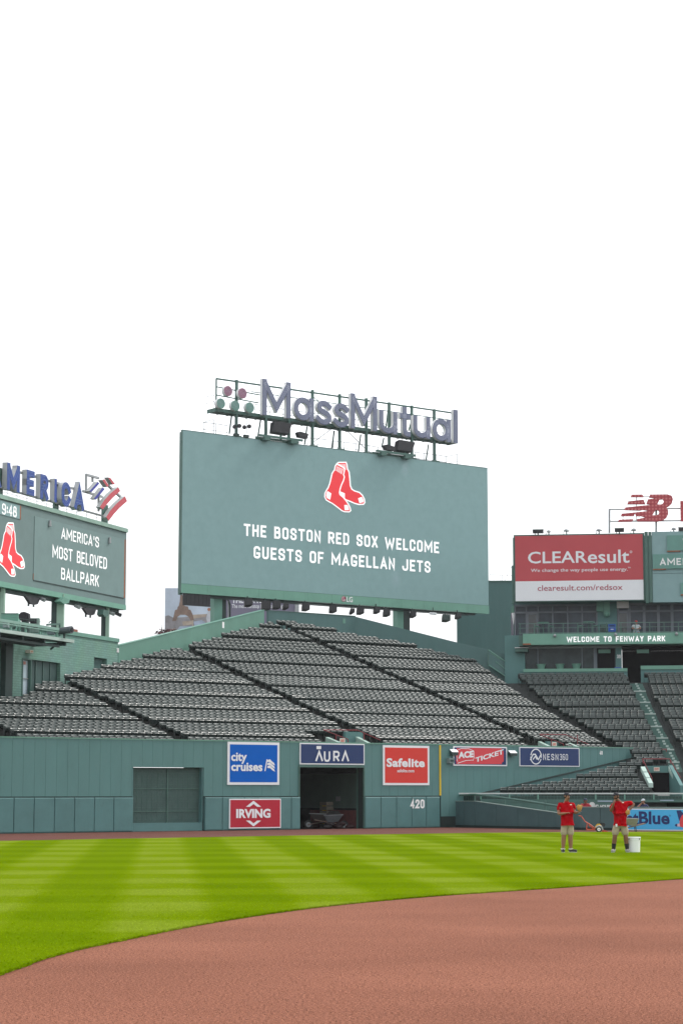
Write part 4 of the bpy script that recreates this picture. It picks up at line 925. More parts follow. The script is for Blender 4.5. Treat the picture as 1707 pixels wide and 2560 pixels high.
for ch, f, bl, tr in (('M', q5, (680, 508), (990, 160)), ('a', q5, (1022, 556), (1238, 336)), ('s', q5, (1262, 603), (1435, 367)), ('s', q6, (15, 458), (185, 222)), ('M', q6, (205, 478), (490, 140)),
                      ('u', q6, (515, 525), (710, 305)), ('t', q6, (740, 563), (852, 257)), ('u', q6, (885, 575), (1068, 365)), ('a', q6, (1095, 608), (1290, 394)), ('l', q6, (1322, 640), (1367, 284))):
    P = PT
    if ch == 'l':
        a, b = P.sz(*f(*bl)), P.sz(*f(*tr)); mid = (a[0] + b[0]) / 2
        mb = MB(); q = [(mid, a[1]), (mid, b[1])]; wd = b[0] - a[0]
        mb.mat(1).ribbon(P, q, wd, -.3, -.004); mb.mat(0).ribbon(P, q, wd * .985, -.02, 0); mb.mat(2)
        for o in (-.3, -.1, .1, .3): mb.ribbon(P, offset_line(q, o * wd), .028, 0, .01)
        mb.build('letter', LM, rs_)
    else: glyph('letter', P, f(*bl), f(*tr), GL[ch], WS, .30, LM, parent=rs_)
DR, DG = M('disc_red_ring', (.30, .05, .11), .5, var=0), M('disc_green_ring', (.05, .24, .14), .5, var=0)
for (x, y, r_), mt in (((308, 250, 56), DR), ((465, 275, 57), DR), ((230, 385, 56), DG), ((388, 410, 57), DG), ((545, 430, 57), DG)):
    cs, cz = PT.sz(*q5(x, y)); rr = (PT.z(q5(x, y - r_)) - PT.z(q5(x, y + r_))) / 2
    cc = lambda r, k=28: [(cs + r * math.cos(2 * math.pi * i / k), cz + r * math.sin(2 * math.pi * i / k)) for i in range(k)]
    mb = MB().mat(1); mb.shape(PT, [cc(rr)], -.28, -.004); mb.mat(0).shape(PT, [cc(rr * .985)], -.02, 0); mb.mat(2)
    for k in range(4): mb.ribbon(PT, cc(rr * (.16 + .22 * k)), .022, 0, .01, True)
    mb.build('disc', [mt, LSIDE, LLINE], rs_)
zp1 = PT.z(q5(165, 432), -.32); zp0 = PT.z(q5(165, 468), -.32); sa, sb = PT.s(q5(168, 440), -.32), PT.s(q6(1345, 655), -.32)
mb = MB(); mb.box(PT, sa, sb, -1.35, -.33, zp0, zp1)
for i in range(28): a = sa + (sb - sa) * i / 27; mb.box(PT, a - .03, a + .03, -1.33, -.35, zp0 - .05, zp0 - .002)
mb.build('platform', G_STEEL, rs_)
PF = PT.off(-.40); zr = (PF.z(q5(178, 95)) + PF.z(q6(1290, 330))) / 2
mb = MB(); sl = PF.s(q5(178, 200)); mb.bar(PF.p(sl, 0, zr), PF.p(PF.s(q6(1345, 340)), 0, zr), .07, 5); mb.bar(PF.p(sl, 0, zr), PF.p(sl, 0, zp1), .08, 4)
for y0, x1 in ((205, 650), (295, 640)): z = PF.z(q5(185, y0)); mb.bar(PF.p(sl, 0, z), PF.p(PF.s(q5(x1, 280)), 0, z - .15), .05, 4)
z = PF.z(q5(1100, 335)); mb.bar(PF.p(PF.s(q5(560, 250)), 0, z), PF.p(PF.s(q6(1300, 400)), 0, z), .04, 4); mb.build('top_rail', G_STEEL, rs_)
mb = MB()
for f, x, y1 in ((q5, 400, 130), (q5, 1225, 240), (q5, 1520, 285), (q6, 372, 155), (q6, 620, 200), (q6, 866, 235), (q6, 1110, 275)):
    s = PF.s(f(x, y1)); mb.box(PF, s - .085, s + .085, -.1, .08, zt - .05, PF.z(f(x, y1)))
    MB().box(PF, s - .3, s + .3, -.3, .25, zt + .03, zt + .12).build('base_plate', G_STEEL, rs_)
for f, x in ((q5, 718), (q5, 968)): s = PF.s(f(x, 560)); mb.box(PF, s - .085, s + .085, -.1, .08, zt - .05, zp0)
mb.build_each('post', G_STEEL, rs_)
mb = MB(); Pb = PT.off(-1.1)
for f, a, b in ((q5, (345, 520), (320, 715)), (q5, (660, 570), (628, 762)), (q5, (1165, 640), (1138, 832)), (q5, (1462, 685), (1432, 875)), (q6, (20, 510), (5, 695)), (q6, (312, 550), (285, 738)), (q6, (562, 590), (540, 690)), (q6, (1048, 660), (1020, 838)), (q6, (615, 230), (585, 480)), (q6, (880, 350), (835, 500))):
    mb.bar(Pb.px(f(*a)), Pb.px(f(*b)), .075, 4)
for f, a, b in ((q5, (1450, 650), (1245, 800)), (q6, (150, 500), (360, 700)), (q5, (1240, 320), (1290, 360))): mb.bar(Pb.px(f(*a)), Pb.px(f(*b)), .03, 4)
mb.build_each('brace', G_STEEL, rs_)
def pipe_rail(P, pts, drop, r=.027, mid=True):              # top rail through photo readings, posts and a middle rail
    mb = MB(); q = [P.px(p) for p in pts]
    for a, b in zip(q, q[1:]):
        mb.bar(a, b, r, 4); dz = Vector((0, 0, drop))
        if mid: mb.bar(a - dz * .5, b - dz * .5, r * .8, 4)
    for a in q: mb.bar(a, a - Vector((0, 0, drop)), r, 4)
    return mb
RAILM = M('thin_rail_grey', (.14, .16, .16), .5, var=.05)
mb = pipe_rail(Pb, [q5(70, 315), q5(155, 292)], .95); mb2 = pipe_rail(Pb.off(-.2), [q5(600, 395), q5(760, 420), q5(905, 445), q6(280, 390), q6(400, 405), q6(560, 430), q6(700, 495), q6(760, 505), q6(1200, 525)], .8)
mb.build('walkway_rail', RAILM, rs_); mb2.build('walkway_rail', RAILM, rs_)
t = thing('roof_railing', 'thin pipe railing along the roof edge of the video screen', 'railing', PS.p(s0 + 3, -.3, zt))
mb = pipe_rail(PS.off(-1.0), [q5(40, 590), q5(150, 560)], 1.0); m2 = pipe_rail(PS.off(-.2), [q5(40, 592), q5(175, 607), q5(298, 628)], 1.0)
for pts in ([q5(1160, 760), q5(1280, 770), q5(1410, 785)], [q6(0, 620), q6(130, 632), q6(262, 650), q6(400, 670), q6(500, 690)], [q6(900, 745), q6(940, 748), q6(1000, 755), q6(1130, 770), q6(1242, 790)]):
    m3 = pipe_rail(PS.off(-.3), pts, .9); mb.add(m3.v, m3.f)
m4 = pipe_rail(PS.off(-.9), [q6(1242, 790), q6(1360, 765)], 1.1); mb.add(m4.v, m4.f); mb.add(m2.v, m2.f); mb.build('rail', RAILM, t)
# floodlight sets on the roof edge
def roof_set(f, big, small, beam, label):
    t = thing('floodlight_set', label, 'lamp', PS.px(f(*beam[0]), .4), 'floodlight sets on the roof of the video screen')
    a, b = PS.px(f(*beam[0]), .45), PS.px(f(*beam[1]), .45)
    sa_, sb_ = PS.s(f(*beam[0]), .45), PS.s(f(*beam[1]), .45); zz = (a.z + b.z) / 2
    MB().box(PS, sa_, sb_, .3, .42, zz - .02, zz + .14).box(PS, sa_, sb_, -.15, -.05, zz - .12, zz + .04).box(PS, sa_ + .4, sa_ + .9, -.6, .5, zz - .25, zz - .02).box(PS, sb_ - 1.1, sb_ - .5, -.6, .5, zz - .25, zz - .02).build('beam', G_STEEL, t)
    P = PS.off(.4); q = [P.px(f(*c)) for c in big]; back = [p + Vector((PS.N.x, PS.N.y, 0)) * -.5 + Vector((0, 0, -.1)) for p in q]
    MB().loft([q, back]).build('housing', BLACK, t)
    sm = [P.sz(*f(*c)) for c in small]
    MB().shape(P, [sm], -.4, 0).build('small_housing', BLACK, t)
    s_ = (P.s(f(*big[0])) + P.s(f(*big[1]))) / 2
    MB().box(P, s_ - .06, s_ + .06, -.35, -.25, zz, zz + .5).box(P, s_ + .5, s_ + .56, -.2, -.12, zz, zz + .4).build('stand', G_STEEL, t)
roof_set(q5, [(812, 575), (1003, 605), (968, 718), (800, 690)], [(1070, 700), (1090, 690), (1182, 718), (1170, 768), (1085, 750)], [(655, 735), (1125, 800)], 'pair of black floodlights on a green beam under the first big letter')
roof_set(q6, [(732, 605), (905, 635), (870, 738), (712, 715)], [(580, 665), (600, 657), (692, 685), (680, 728), (590, 712)], [(488, 730), (915, 790)], 'pair of black floodlights on a green beam at the right end of the roof sign')
for x, y, l in ((405, 640, 'left one of the two dark round loudspeaker clusters on the screen roof'), (512, 645, 'right one of the two dark round loudspeaker clusters on the screen roof')):
    p = PS.px(q5(x, y), .1); t = thing('loudspeaker', l, 'loudspeaker', p, 'loudspeaker clusters on the screen roof')
    mb = MB()
    for dx in (-.17, .17): c = p + Vector((dx, -.05, .03 * (1 if dx > 0 else -1))); mb.bar(c + Vector((0, .15, 0)), c + Vector((0, -.12, 0)), .1, 10, .16)
    mb.build('horn', BLACK, t); MB().bar(p + Vector((0, 0, .9)), p + Vector((0, 0, -.45)), .02, 5).build('mast', G_DARK, t)
    MB().box(PS, PS.s(q5(x, y), .1) - .2, PS.s(q5(x, y), .1) + .2, -.1, .1, zt + .04, zt + .22).build('base', G_DARK, t)

# ================================================================ the slanting board on the left
_pb = at_depth(316, 1420, 128.0); PB = VP((_pb.x, _pb.y), math.atan2(1.0, (2720 - CX) / FPX * _c))
ztp, zbt = (PB.z(q7(0, 490)) + PB.z(q7(1462, 885))) / 2, (PB.z(q7(0, 1440)) + PB.z(q7(1450, 1725))) / 2
sr = PB.s(q7(1457, 1300)); slf = PB.s((-120, 1400))
brd = thing('message_board', 'long grey-green message board on posts beside the stand, showing clock, sock emblem and three-line slogan', 'sign', PB.p(sr, 0, zbt))
MB().box(PB, slf, sr, -.5, 0, zbt, ztp).build('panel', G_BOARD, brd)
zrim = (PB.z(q7(0, 440)) + PB.z(q7(1462, 840))) / 2; zlow = (PB.z(q7(0, 1505)) + PB.z(q7(1448, 1780))) / 2
MB().box(PB, slf, sr + .01, -.55, .10, ztp + .002, zrim).build('top_frame', M('weathered_light_green', (.23, .36, .30), .6, var=.15, vscale=1.5), brd)
MB().box(PB, slf, sr - .1, -.4, .08, zlow, zbt - .002).build('lower_frame', G_MINT, brd)
a, b = PB.sz(*q7(400, 700)), PB.sz(*q7(1425, 1640)); zz1 = (PB.z(q7(400, 690)) + PB.z(q7(1428, 962))) / 2; zz0 = (PB.z(q7(405, 1422)) + PB.z(q7(1415, 1640))) / 2
MB().box(PB, a[0], b[0], .002, .03, zz0, zz1).build('text_panel', M('text_panel_grey_green', (0.175, 0.258, 0.254), 0.6, spec=.2, var=.06, vscale=1.2), brd)
MB().box(PB, a[0], b[0], .002, .028, zz0 - .06, zz0 - .002).build('panel_edge', G_DARK, brd)
MB().box(PB, b[0] + .002, b[0] + .16, .002, .034, zz0, zz1).box(PB, a[0] - .04, a[0] - .002, .002, .031, zz0, zz0 + .35).build('rust_edge', RUST, brd)
MB().box(PB, PB.s((-90, 1290)), PB.s(q7(228, 650)), .002, .03, PB.z(q7(230, 730)), PB.z(q7(230, 570))).build('clock_panel', G_SCR, brd)
ss = PB.s(q7(228, 650)); MB().box(PB, ss + .002, ss + .12, .002, .034, PB.z(q7(230, 732)), PB.z(q7(230, 570))).build('rust_strip', RUST, brd)
for tx, a_, b_ in (('9:48', q7(28, 668), q7(195, 588)), ("AMERICA'S", q7(710, 952), q7(1143, 938)), ('MOST BELOVED', q7(608, 1168), q7(1235, 1174)), ('BALLPARK', q7(708, 1420), q7(1142, 1380))):
    caps_words(PB, tx, a_, b_, .034, 'message_word', LEDW, brd, wd=.135)
zt_, zb_ = PB.z(q7(110, 755)), PB.z(q7(130, 1392)); sr_ = PB.s(q7(290, 1270)); Hh = zt_ - zb_
um = max(sock_norm(*p)[0] for p in offset_line(SOCK['back'], -34, True))
um = max(um, max(sock_norm(*p)[0] for p in offset_line(SOCK['back'], 34, True)))
vs_ = [sock_norm(*p)[1] for k in ('back', 'front') for d in (34, -34) for p in offset_line(SOCK[k], d, True)]
va, vb = min(vs_), max(vs_)
def skl(x, y): u, v = sock_norm(x, y); k = Hh / (vb - va); return sr_ + (u - um) * k, zb_ + (v - va) * k
sock_emblem(PB, skl, .004, brd)
mb = MB()
for x, y in ((580, 775), (1268, 970)): p = PB.px(q7(x, y), .09); mb.bar(p + Vector((0, 0, .16)), p - Vector((0, 0, .18)), .07, 8, .10)
mb.build_each('bead_lamp', GREYM, brd)
Pp = PB.off(-.25); mb = MB()
zg = 8
for f, xa, xb, xc, y in ((q8, -60, 8, 55, 300), (q8, 632, 700, 782, 450), (q8, 1242, 1298, 1335, 600)):
    a, b, c = (Pp.s(f(x, y)) for x in (xa, xb, xc))
    p = [Pp.p(a, 0, 0), Pp.p(c, 0, 0)]
    wd = (p[1] - p[0]).length
    # square post: sun and shade put into the colours of its two sides
    P2 = VP((Pp.p(b, 0, 0).x, Pp.p(b, 0, 0).y), 0.0)
    pa, pb, pc = (at_depth(*f(x, y), Pp.p(b, 0, 0).y) for x in (xa, xb, xc))
    mb.mat(1).abox(pa.x, pb.x - .004, pb.y, pb.y + .45, zg, zlow + .25); mb.mat(0).abox(pb.x, pc.x, pb.y - .06, pb.y + .45, zg, zlow + .25)
mb.build_each('post', [M('post_lit_green', (.27, .40, .32), .5, var=.1, scuff=.2), G_DARK], brd)
mb = MB(); mb.box(PB, slf, sr - .5, -.4, -.2, zlow - .22, zlow - .004); mb.build('under_beam', G_DARK, brd)
# floodlights under it
def under_cluster(f, pts, label):
    P = PB.off(-.05); t = thing('hanging_floodlight', label, 'lamp', P.px(f(*pts[0])), 'floodlights hanging under the slanting message board')
    MB().shape(P, [[P.sz(*f(*p)) for p in pts]], -.15, 0).build('housing', BLACK, t)
    s = sum(P.s(f(*p)) for p in pts) / len(pts); MB().box(P, s - .35, s - .25, -.22, -.152, P.z(f(*pts[0])) - .5, zlow).box(P, s + .25, s + .35, -.22, -.152, P.z(f(*pts[0])) - .5, zlow).build_each('bracket', G_DARK, t)
under_cluster(q8, [(318, 245), (500, 272), (470, 345), (440, 352), (380, 342)], 'big black floodlight under the message board, on the left side of its middle post')
under_cluster(q8, [(1020, 385), (1185, 405), (1162, 470), (1140, 480), (1080, 472)], 'big black floodlight under the message board, between its middle and end posts')
def spot(P, c, label, r=.12, mat=None, cat='lamp', group='small spotlights under the message board'):
    p = P.px(c); t = thing('spotlight', label, cat, p, group)
    MB().bar(p + Vector((-.16, .05, .06)), p + Vector((.16, -.1, -.06)), r * .7, 8, r).build('housing', mat or GREYM, t); MB().bar(p, p + Vector((0, 0, .4)), .03, 5).build('bracket', G_DARK, t)
spot(PB, q8(522, 285), 'small grey spotlight right beside the left big floodlight under the board'); spot(PB, q8(950, 375), 'small grey spotlight just left of the right big floodlight under the board')
spot(PB, q8(1370, 458), 'small pale spotlight hanging right of the end post'); spot(PB, q8(1452, 470), 'black spotlight hanging at the right corner under the board', mat=BLACK)
t = thing('camera_box', 'pale green box hanging under the message board beside its middle post', 'box', PB.px(q8(790, 300), .3))
P = PB.off(.3); MB().shape(P, [[P.sz(*q8(*c)) for c in ((745, 310), (785, 258), (860, 290), (850, 330), (790, 345))]], -.4, 0).build('casing', G_LIGHT, t)
t = thing('camera_box', 'grey-green box hanging under the message board at its end post', 'box', PB.px(q8(1300, 460), .3))
MB().shape(P, [[P.sz(*q8(*c)) for c in ((1265, 470), (1275, 410), (1338, 432), (1330, 490), (1290, 500))]], -.4, 0).build('casing', G_STEEL, t)

# ---- block letters and streamers on its roof
PA = PB.off(.15)
bs = thing('roof_sign', 'row of tall blue-faced grey block letters with streamer emblem on the message board roof', 'sign', PB.p(sr, 0, zrim))
BF, BS, BL_ = M('letter_face_royal', (.016, .055, .28), .5, var=.12, vscale=8), M('letter_return_grey', (.36, .38, .40), .5, var=.06), M('letter_tube_grey', (.08, .15, .36), .4, var=0)
GA = {'A': [[(0, 0), (.5, 1), (1, 0)], [(.2, .28), (.8, .28)]], 'M': GL['M'], 'E': [[(1, 1), (0, 1), (0, 0), (1, 0)], [(0, .5), (.85, .5)]],
      'R': [[(0, 0), (0, 1), (.65, 1)] + arc_(.62, .74, .38, .26, 80, -80, 8) + [(.1, .48)], [(.45, .46), (1, 0)]], 'I': [[(.5, 0), (.5, 1)]], 'C': [[(1, .75)] + arc_(.5, .66, .5, .34, 30, 180, 8) + arc_(.5, .34, .5, .34, 180, 330, 8) + [(1, .25)]]}
for ch, x0, x1, yb, yt in (('A', -150, 22, 330, 75), ('M', 83, 238, 385, 118), ('E', 310, 406, 440, 182), ('R', 468, 566, 490, 232), ('I', 630, 662, 530, 268), ('C', 712, 822, 570, 318), ('A', 862, 978, 605, 360)):
    bl, tr = q7(x0, yb), q7(x1, yt); wd = .36
    if ch == 'I':
        a, b = PA.sz(*bl), PA.sz(*tr); mid = (a[0] + b[0]) / 2; mb = MB(); q = [(mid, a[1]), (mid, b[1])]; wd = b[0] - a[0]
        mb.mat(1).ribbon(PA, q, wd, -.30, -.004); mb.mat(0).ribbon(PA, q, wd * .98, -.02, 0); mb.build('letter', [BF, BS], bs)
    else: glyph('letter', PA, bl, tr, GA[ch], wd, .30, [BF, BS, BL_], lines=(-.25, .25), lw=.03, parent=bs)
FLR, FLW, FLD = M('streamer_red', (.50, .07, .09), .5, var=.1, vscale=6), M('streamer_return_grey', (.36, .38, .38), .5, var=.05), M('streamer_blue', (.03, .04, .30), .5, var=.1)
def streamer(pts, mat):
    P = PA; lp = [P.sz(*q7(*p)) for p in pts]
    mb = MB().mat(1); mb.shape(P, [lp], -.28, -.006); mb.mat(0); mb.shape(P, [lp], -.005, 0); mb.build('streamer', [mat, FLW], bs)
streamer([(1035, 405), (1058, 418), (1150, 318), (1132, 298)], FLD); streamer([(1088, 490), (1112, 503), (1212, 380), (1188, 362)], FLD)
streamer([(1183, 278), (1210, 268), (1258, 342), (1238, 358)], FLR); streamer([(1250, 246), (1276, 252), (1330, 322), (1303, 330)], FLR)
streamer([(1155, 588), (1188, 616), (1240, 552), (1305, 480), (1390, 404), (1368, 358), (1275, 432), (1205, 512)], FLR); streamer([(1228, 706), (1258, 748), (1316, 670), (1382, 598), (1470, 520), (1444, 464), (1350, 546), (1276, 628)], FLR)
mb = MB(); P = PA.off(-.34)
for a, b in (((995, 212), (995, 400)), ((995, 215), (1140, 255)), ((1070, 235), (1070, 300)), ((960, 405), (1180, 470)), ((1140, 430), (1140, 640)), ((1250, 340), (1390, 470)), ((560, 285), (720, 330)), ((240, 190), (300, 205)), ((400, 235), (470, 250)), ((800, 365), (900, 385))): mb.bar(P.px(q7(*a)), P.px(q7(*b)), .09, 4)
mb.build('frame', GREYM, bs)
mb = MB(); P = PA.off(-.38)
for xa, xb, y0, y1 in ((-60, 38, 130, 430), (632, 682, 320, 610), (1190, 1248, 560, 770)):
    a, b = P.s(q7(xa, y1)), P.s(q7(xb, y1)); mb.box(P, a, b, -.12, 0, zrim - .05, P.z(q7((xa + xb) / 2, y0)))
mb.build_each('post', G_STEEL, bs)
mb = MB(); P = PA.off(-.25); z = P.z(q7(1180, 685)); zz = P.z(q7(0, 365)); z = (z + zz) / 2; mb.bar(P.p(slf, 0, z), P.p(P.s(q7(1190, 685)), 0, z), .07, 4)
for x in range(-30, 1190, 115): s = P.s(q7(x, 500)); mb.bar(P.p(s, 0, z), P.p(s, 0, zrim), .015, 4)
mb.bar(P.p(slf, 0, (z + zrim) / 2), P.p(P.s(q7(1180, 685)), 0, (z + zrim) / 2), .012, 4); mb.build('base_rail', RAILM, bs)
# ================================================================ brick building and camera platform on the left
def mat_brick(name, c0, c1, V):
    m = bpy.data.materials.new(name); m.use_nodes = True; t = m.node_tree; b = t.nodes['Principled BSDF']; N = t.nodes.new; L = t.links.new
    b.inputs['Roughness'].default_value = .6; b.inputs['Specular IOR Level'].default_value = .3
    geo = N('ShaderNodeNewGeometry'); d = N('ShaderNodeVectorMath'); d.operation = 'DOT_PRODUCT'; d.inputs[1].default_value = (V.D.x, V.D.y, 0); L(geo.outputs['Position'], d.inputs[0])
    sp = N('ShaderNodeSeparateXYZ'); L(geo.outputs['Position'], sp.inputs[0]); cb = N('ShaderNodeCombineXYZ'); L(d.outputs['Value'], cb.inputs[0]); L(sp.outputs['Z'], cb.inputs[1])
    br = N('ShaderNodeTexBrick'); br.inputs['Scale'].default_value = 1.0; br.inputs['Brick Width'].default_value = .42; br.inputs['Row Height'].default_value = .13; br.inputs['Mortar Size'].default_value = .012
    br.inputs['Color1'].default_value = (*c0, 1); br.inputs['Color2'].default_value = (*c1, 1); br.inputs['Mortar'].default_value = (*[c * .78 for c in c0], 1); br.inputs['Bias'].default_value = .1
    L(cb.outputs[0], br.inputs['Vector'])
    nz = N('ShaderNodeTexNoise'); nz.inputs['Scale'].default_value = .8; nz.inputs['Detail'].default_value = 6; L(geo.outputs['Position'], nz.inputs['Vector'])
    hs = N('ShaderNodeMix'); hs.data_type = 'RGBA'; hs.blend_type = 'MULTIPLY'; hs.inputs[0].default_value = .5; L(br.outputs['Color'], hs.inputs[6]); L(nz.outputs['Color'], hs.inputs[7])
    gm = N('ShaderNodeMix'); gm.data_type = 'RGBA'; gm.inputs[0].default_value = .45; L(hs.outputs[2], gm.inputs[7]); L(br.outputs['Color'], gm.inputs[6]); L(gm.outputs[2], b.inputs['Base Color'])
    bp = N('ShaderNodeBump'); bp.inputs['Strength'].default_value = .4; bp.inputs['Distance'].default_value = .02; L(br.outputs['Fac'], bp.inputs['Height']); bp.invert = True; L(bp.outputs[0], b.inputs['Normal'])
    return m
PBK = PL.off(-.02)
BRICK = mat_brick('painted_brick_green', (.145, .285, .24), (.175, .33, .275), PBK)
bk = thing('brick_building', 'green painted brick building with pale door at the left end of the stand', 'building', PBK.px((100, 1700)))
sa, sb = PBK.s(q8(168, 900)), PBK.s((296, 1620)); zt = (PBK.z((155, 1588)) + PBK.z((290, 1602))) / 2
dr = [PBK.s(q8(x, 1250)) for x in (275, 380)]; dz1 = PBK.z(q8(325, 1018)); wn = [PBK.s(q8(x, 1200)) for x in (385, 742)]; wz1 = (PBK.z(q8(385, 1022)) + PBK.z(q8(742, 1066))) / 2; wz0 = wz1 - 2.6
w2 = [PBK.s(q8(x, 1060)) for x in (1155, 1312)]; w2z = PBK.z(q8(1230, 1005))
mb = MB(); zb = 3.5
for a, b, z0, z1 in ((sa, dr[0], zb, zt), (dr[0], dr[1], dz1, zt), (dr[1], wn[0], zb, zt), (wn[0], wn[1], wz1, zt), (wn[0], wn[1], zb, wz0), (wn[1], w2[0], zb, zt), (w2[0], w2[1], w2z, zt), (w2[1], sb, zb, zt)):
    if b - a > .005: mb.box(PBK, a, b, -.5, 0, z0, z1)
mb.box(PBK, sa, sb, -1.6, -.55, zb, zt); mb.build('wall', BRICK, bk)
MB().box(PBK, sa - .03, sb + .03, -1.7, .07, zt + .003, zt + .22).build('cornice', G_LIGHT, bk)
MB().box(PBK, PBK.s(q8(945, 740)), PBK.s(q8(1015, 740)), -.8, -.3, zt + .222, zt + .42).build('chimney', M('red_brick_stub', (.25, .08, .06), .8, var=.3, vscale=5), bk)
MB().box(PBK, dr[0] + .07, dr[1] - .07, -.20, -.15, zb, dz1 - .05).build('door', M('pale_blue_door', (.42, .52, .58), .5, var=.06), bk)
mb = MB().box(PBK, dr[0] - .04, dr[0] + .06, -.3, .03, zb, dz1 + .04).box(PBK, dr[1] - .06, dr[1] + .04, -.3, .03, zb, dz1 + .04).box(PBK, dr[0] + .062, dr[1] - .062, -.3, .03, dz1 - .04, dz1 + .04)
mb.build('door_frame', G_STEEL, bk)
zh = PBK.z(q8(330, 1255)); o = MB().bar(PBK.p(dr[0] + .15, -.10, zh), PBK.p(dr[1] - .12, -.10, zh), .03, 5).build('push_bar', GREYM, bk)
MB().box(PBK, dr[0] + .12, dr[0] + .55, -.148, -.09, dz1 - .28, dz1 - .12).build('door_sign', M('faded_red_sign', (.40, .16, .12), .6), bk)
MB().box(PBK, wn[0] + .004, wn[1] - .004, -.3, -.2, wz0, wz1 - .004).build('window', M('shutter_dark_green', (.035, .075, .07), .5, var=.2, vscale=1.0), bk)
mb = MB()
for k in range(1, 4): s = wn[0] + (wn[1] - wn[0]) * k / 4; mb.box(PBK, s - .05, s + .05, -.2, -.15, wz0, wz1 - .004)
mb.build('window_mullion', M('mullion_green', (.05, .10, .09), .5), bk)
MB().box(PBK, w2[0] + .004, w2[1] - .004, -.35, -.25, w2z - 3, w2z - .004).build('shutter', M('shutter_green', (.06, .125, .115), .5, var=.1), bk)
MB().box(PBK, wn[0], wn[0] + 1.3, .002, .08, wz0 - .12, wz0 - .002).build('window_sill', G_LIGHT, bk)
t = thing('alarm_box', 'small orange and white alarm box on the brick wall above the pale door', 'alarm', PBK.px(q8(337, 925)))
c = PBK.sz(*q8(316, 905)); d = PBK.sz(*q8(357, 948)); MB().box(PBK, c[0], d[0], .002, .28, d[1], c[1]).build('casing', M('alarm_white', (.55, .50, .42), .5), t); MB().box(PBK, c[0] + .12, d[0] - .12, .282, .30, d[1] + .1, c[1] - .1).build('strobe', M('alarm_orange', (.6, .22, .10), .4), t)
# pier and wall beneath the platform; shade put into the pier's dark green
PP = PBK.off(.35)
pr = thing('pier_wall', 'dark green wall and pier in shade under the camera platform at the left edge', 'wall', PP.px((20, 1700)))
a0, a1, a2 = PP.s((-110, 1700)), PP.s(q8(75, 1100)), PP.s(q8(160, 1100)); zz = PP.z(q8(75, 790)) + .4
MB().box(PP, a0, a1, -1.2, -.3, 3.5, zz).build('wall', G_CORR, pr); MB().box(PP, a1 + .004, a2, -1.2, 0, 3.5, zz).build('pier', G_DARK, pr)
# camera platform
PPF = PBK.off(2.0)
zf = (PPF.z(q8(0, 662)) + PPF.z(q8(900, 798))) / 2; pe = PPF.s(q8(905, 797)); pb0 = PPF.s((-140, 1560))
pf = thing('camera_platform', 'railed steel camera platform jutting out from the building under the slanting message board', 'platform', PPF.p(pe - 6, -.5, zf))
pi = pe - 4.5
MB().box(PPF, pb0, pi, -2.6, 0, zf - .12, zf).hexa([PPF.p(pi, -2.6, zf - .12), PPF.p(pi + 1, -1.6, zf - .12), PPF.p(pe, -.05, zf - .12), PPF.p(pi, 0, zf - .12), PPF.p(pi, -2.6, zf), PPF.p(pi + 1, -1.6, zf), PPF.p(pe, -.05, zf), PPF.p(pi, 0, zf)]).build('deck', G_STEEL, pf)
MB().box(PPF, pb0, pe, .002, .05, zf - .10, zf + .07).build('deck_edge', M('pale_edge_steel', (.36, .46, .42), .5, var=.1), pf)
mb = MB()
for k in range(9): s = pe - .8 - k * 2.4; mb.box(PPF, s - .06, s + .06, -2.4, -.05, zf - .3, zf - .125)
for k in range(3): mb.box(PPF, pb0, pe - 1.2 - k * 1.0, -.3 - k * .9, -.2 - k * .9, zf - .42, zf - .302)
mb.build('joist', G_DARK, pf)
zr = (PPF.z(q8(0, 520)) + PPF.z(q8(735, 635))) / 2
mb = MB(); e = PPF.s(q8(740, 640)); mb.box(PPF, pb0, e, -.12, -.04, zr - .14, zr); mb.box(PPF, pb0, e, -.10, -.06, zf + .35, zf + .40); mb.box(PPF, e - .04, e + .04, -2.2, -.125, zr - .14, zr)
mb.build('top_rail', M('rail_light_green', (.20, .34, .29), .5, var=.1), pf)
mb = MB()
for x in (-80, 172, 355, 532, 735): s = PPF.s(q8(x, 640)); mb.box(PPF, s - .07, s + .07, -.2, -.125, zf, zr - .003)
for n in (-1.1, -2.1): mb.box(PPF, e - .05, e + .05, n - .05, n + .05, zf, zr - .142)
mb.build_each('rail_post', G_LIGHT, pf)
mb = MB()
for k in range(40): s = e - k * .38; mb.bar(PPF.p(s, -.08, zf), PPF.p(s, -.08, zr - .14), .008, 4)
for k in range(4): z = zf + .1 + k * .22; mb.bar(PPF.p(pb0, -.08, z), PPF.p(e, -.08, z), .008, 4)
mb.build('rail_mesh', G_STEEL, pf)
PI = PPF.off(-1.0)
def facing(V, xy):                                          # an upright plane square to the view through a reading on V
    p_ = V.px(xy); return VP((p_.x, p_.y), 0.0)
t = thing('covered_camera', 'television camera under a black rain cover on the railed platform', 'camera', PI.px(q8(295, 690)))
mb = MB(); P = facing(PI, q8(300, 560))
q = [P.sz(*q8(*c)) for c in ((232, 480), (258, 445), (300, 437), (352, 455), (355, 520), (345, 552), (262, 548), (236, 525))]
mb.shape(P, [q], -.7, 0); mb.build('rain_cover', M('black_cloth', (.012, .010, .016), .6, var=.3, vscale=6, bump=.4, bscale=12), t)
q = [P.sz(*q8(*c)) for c in ((265, 548), (345, 552), (352, 705), (262, 695))]; MB().shape(P, [q], -.5, -.05).build('pedestal', G_DARK, t)
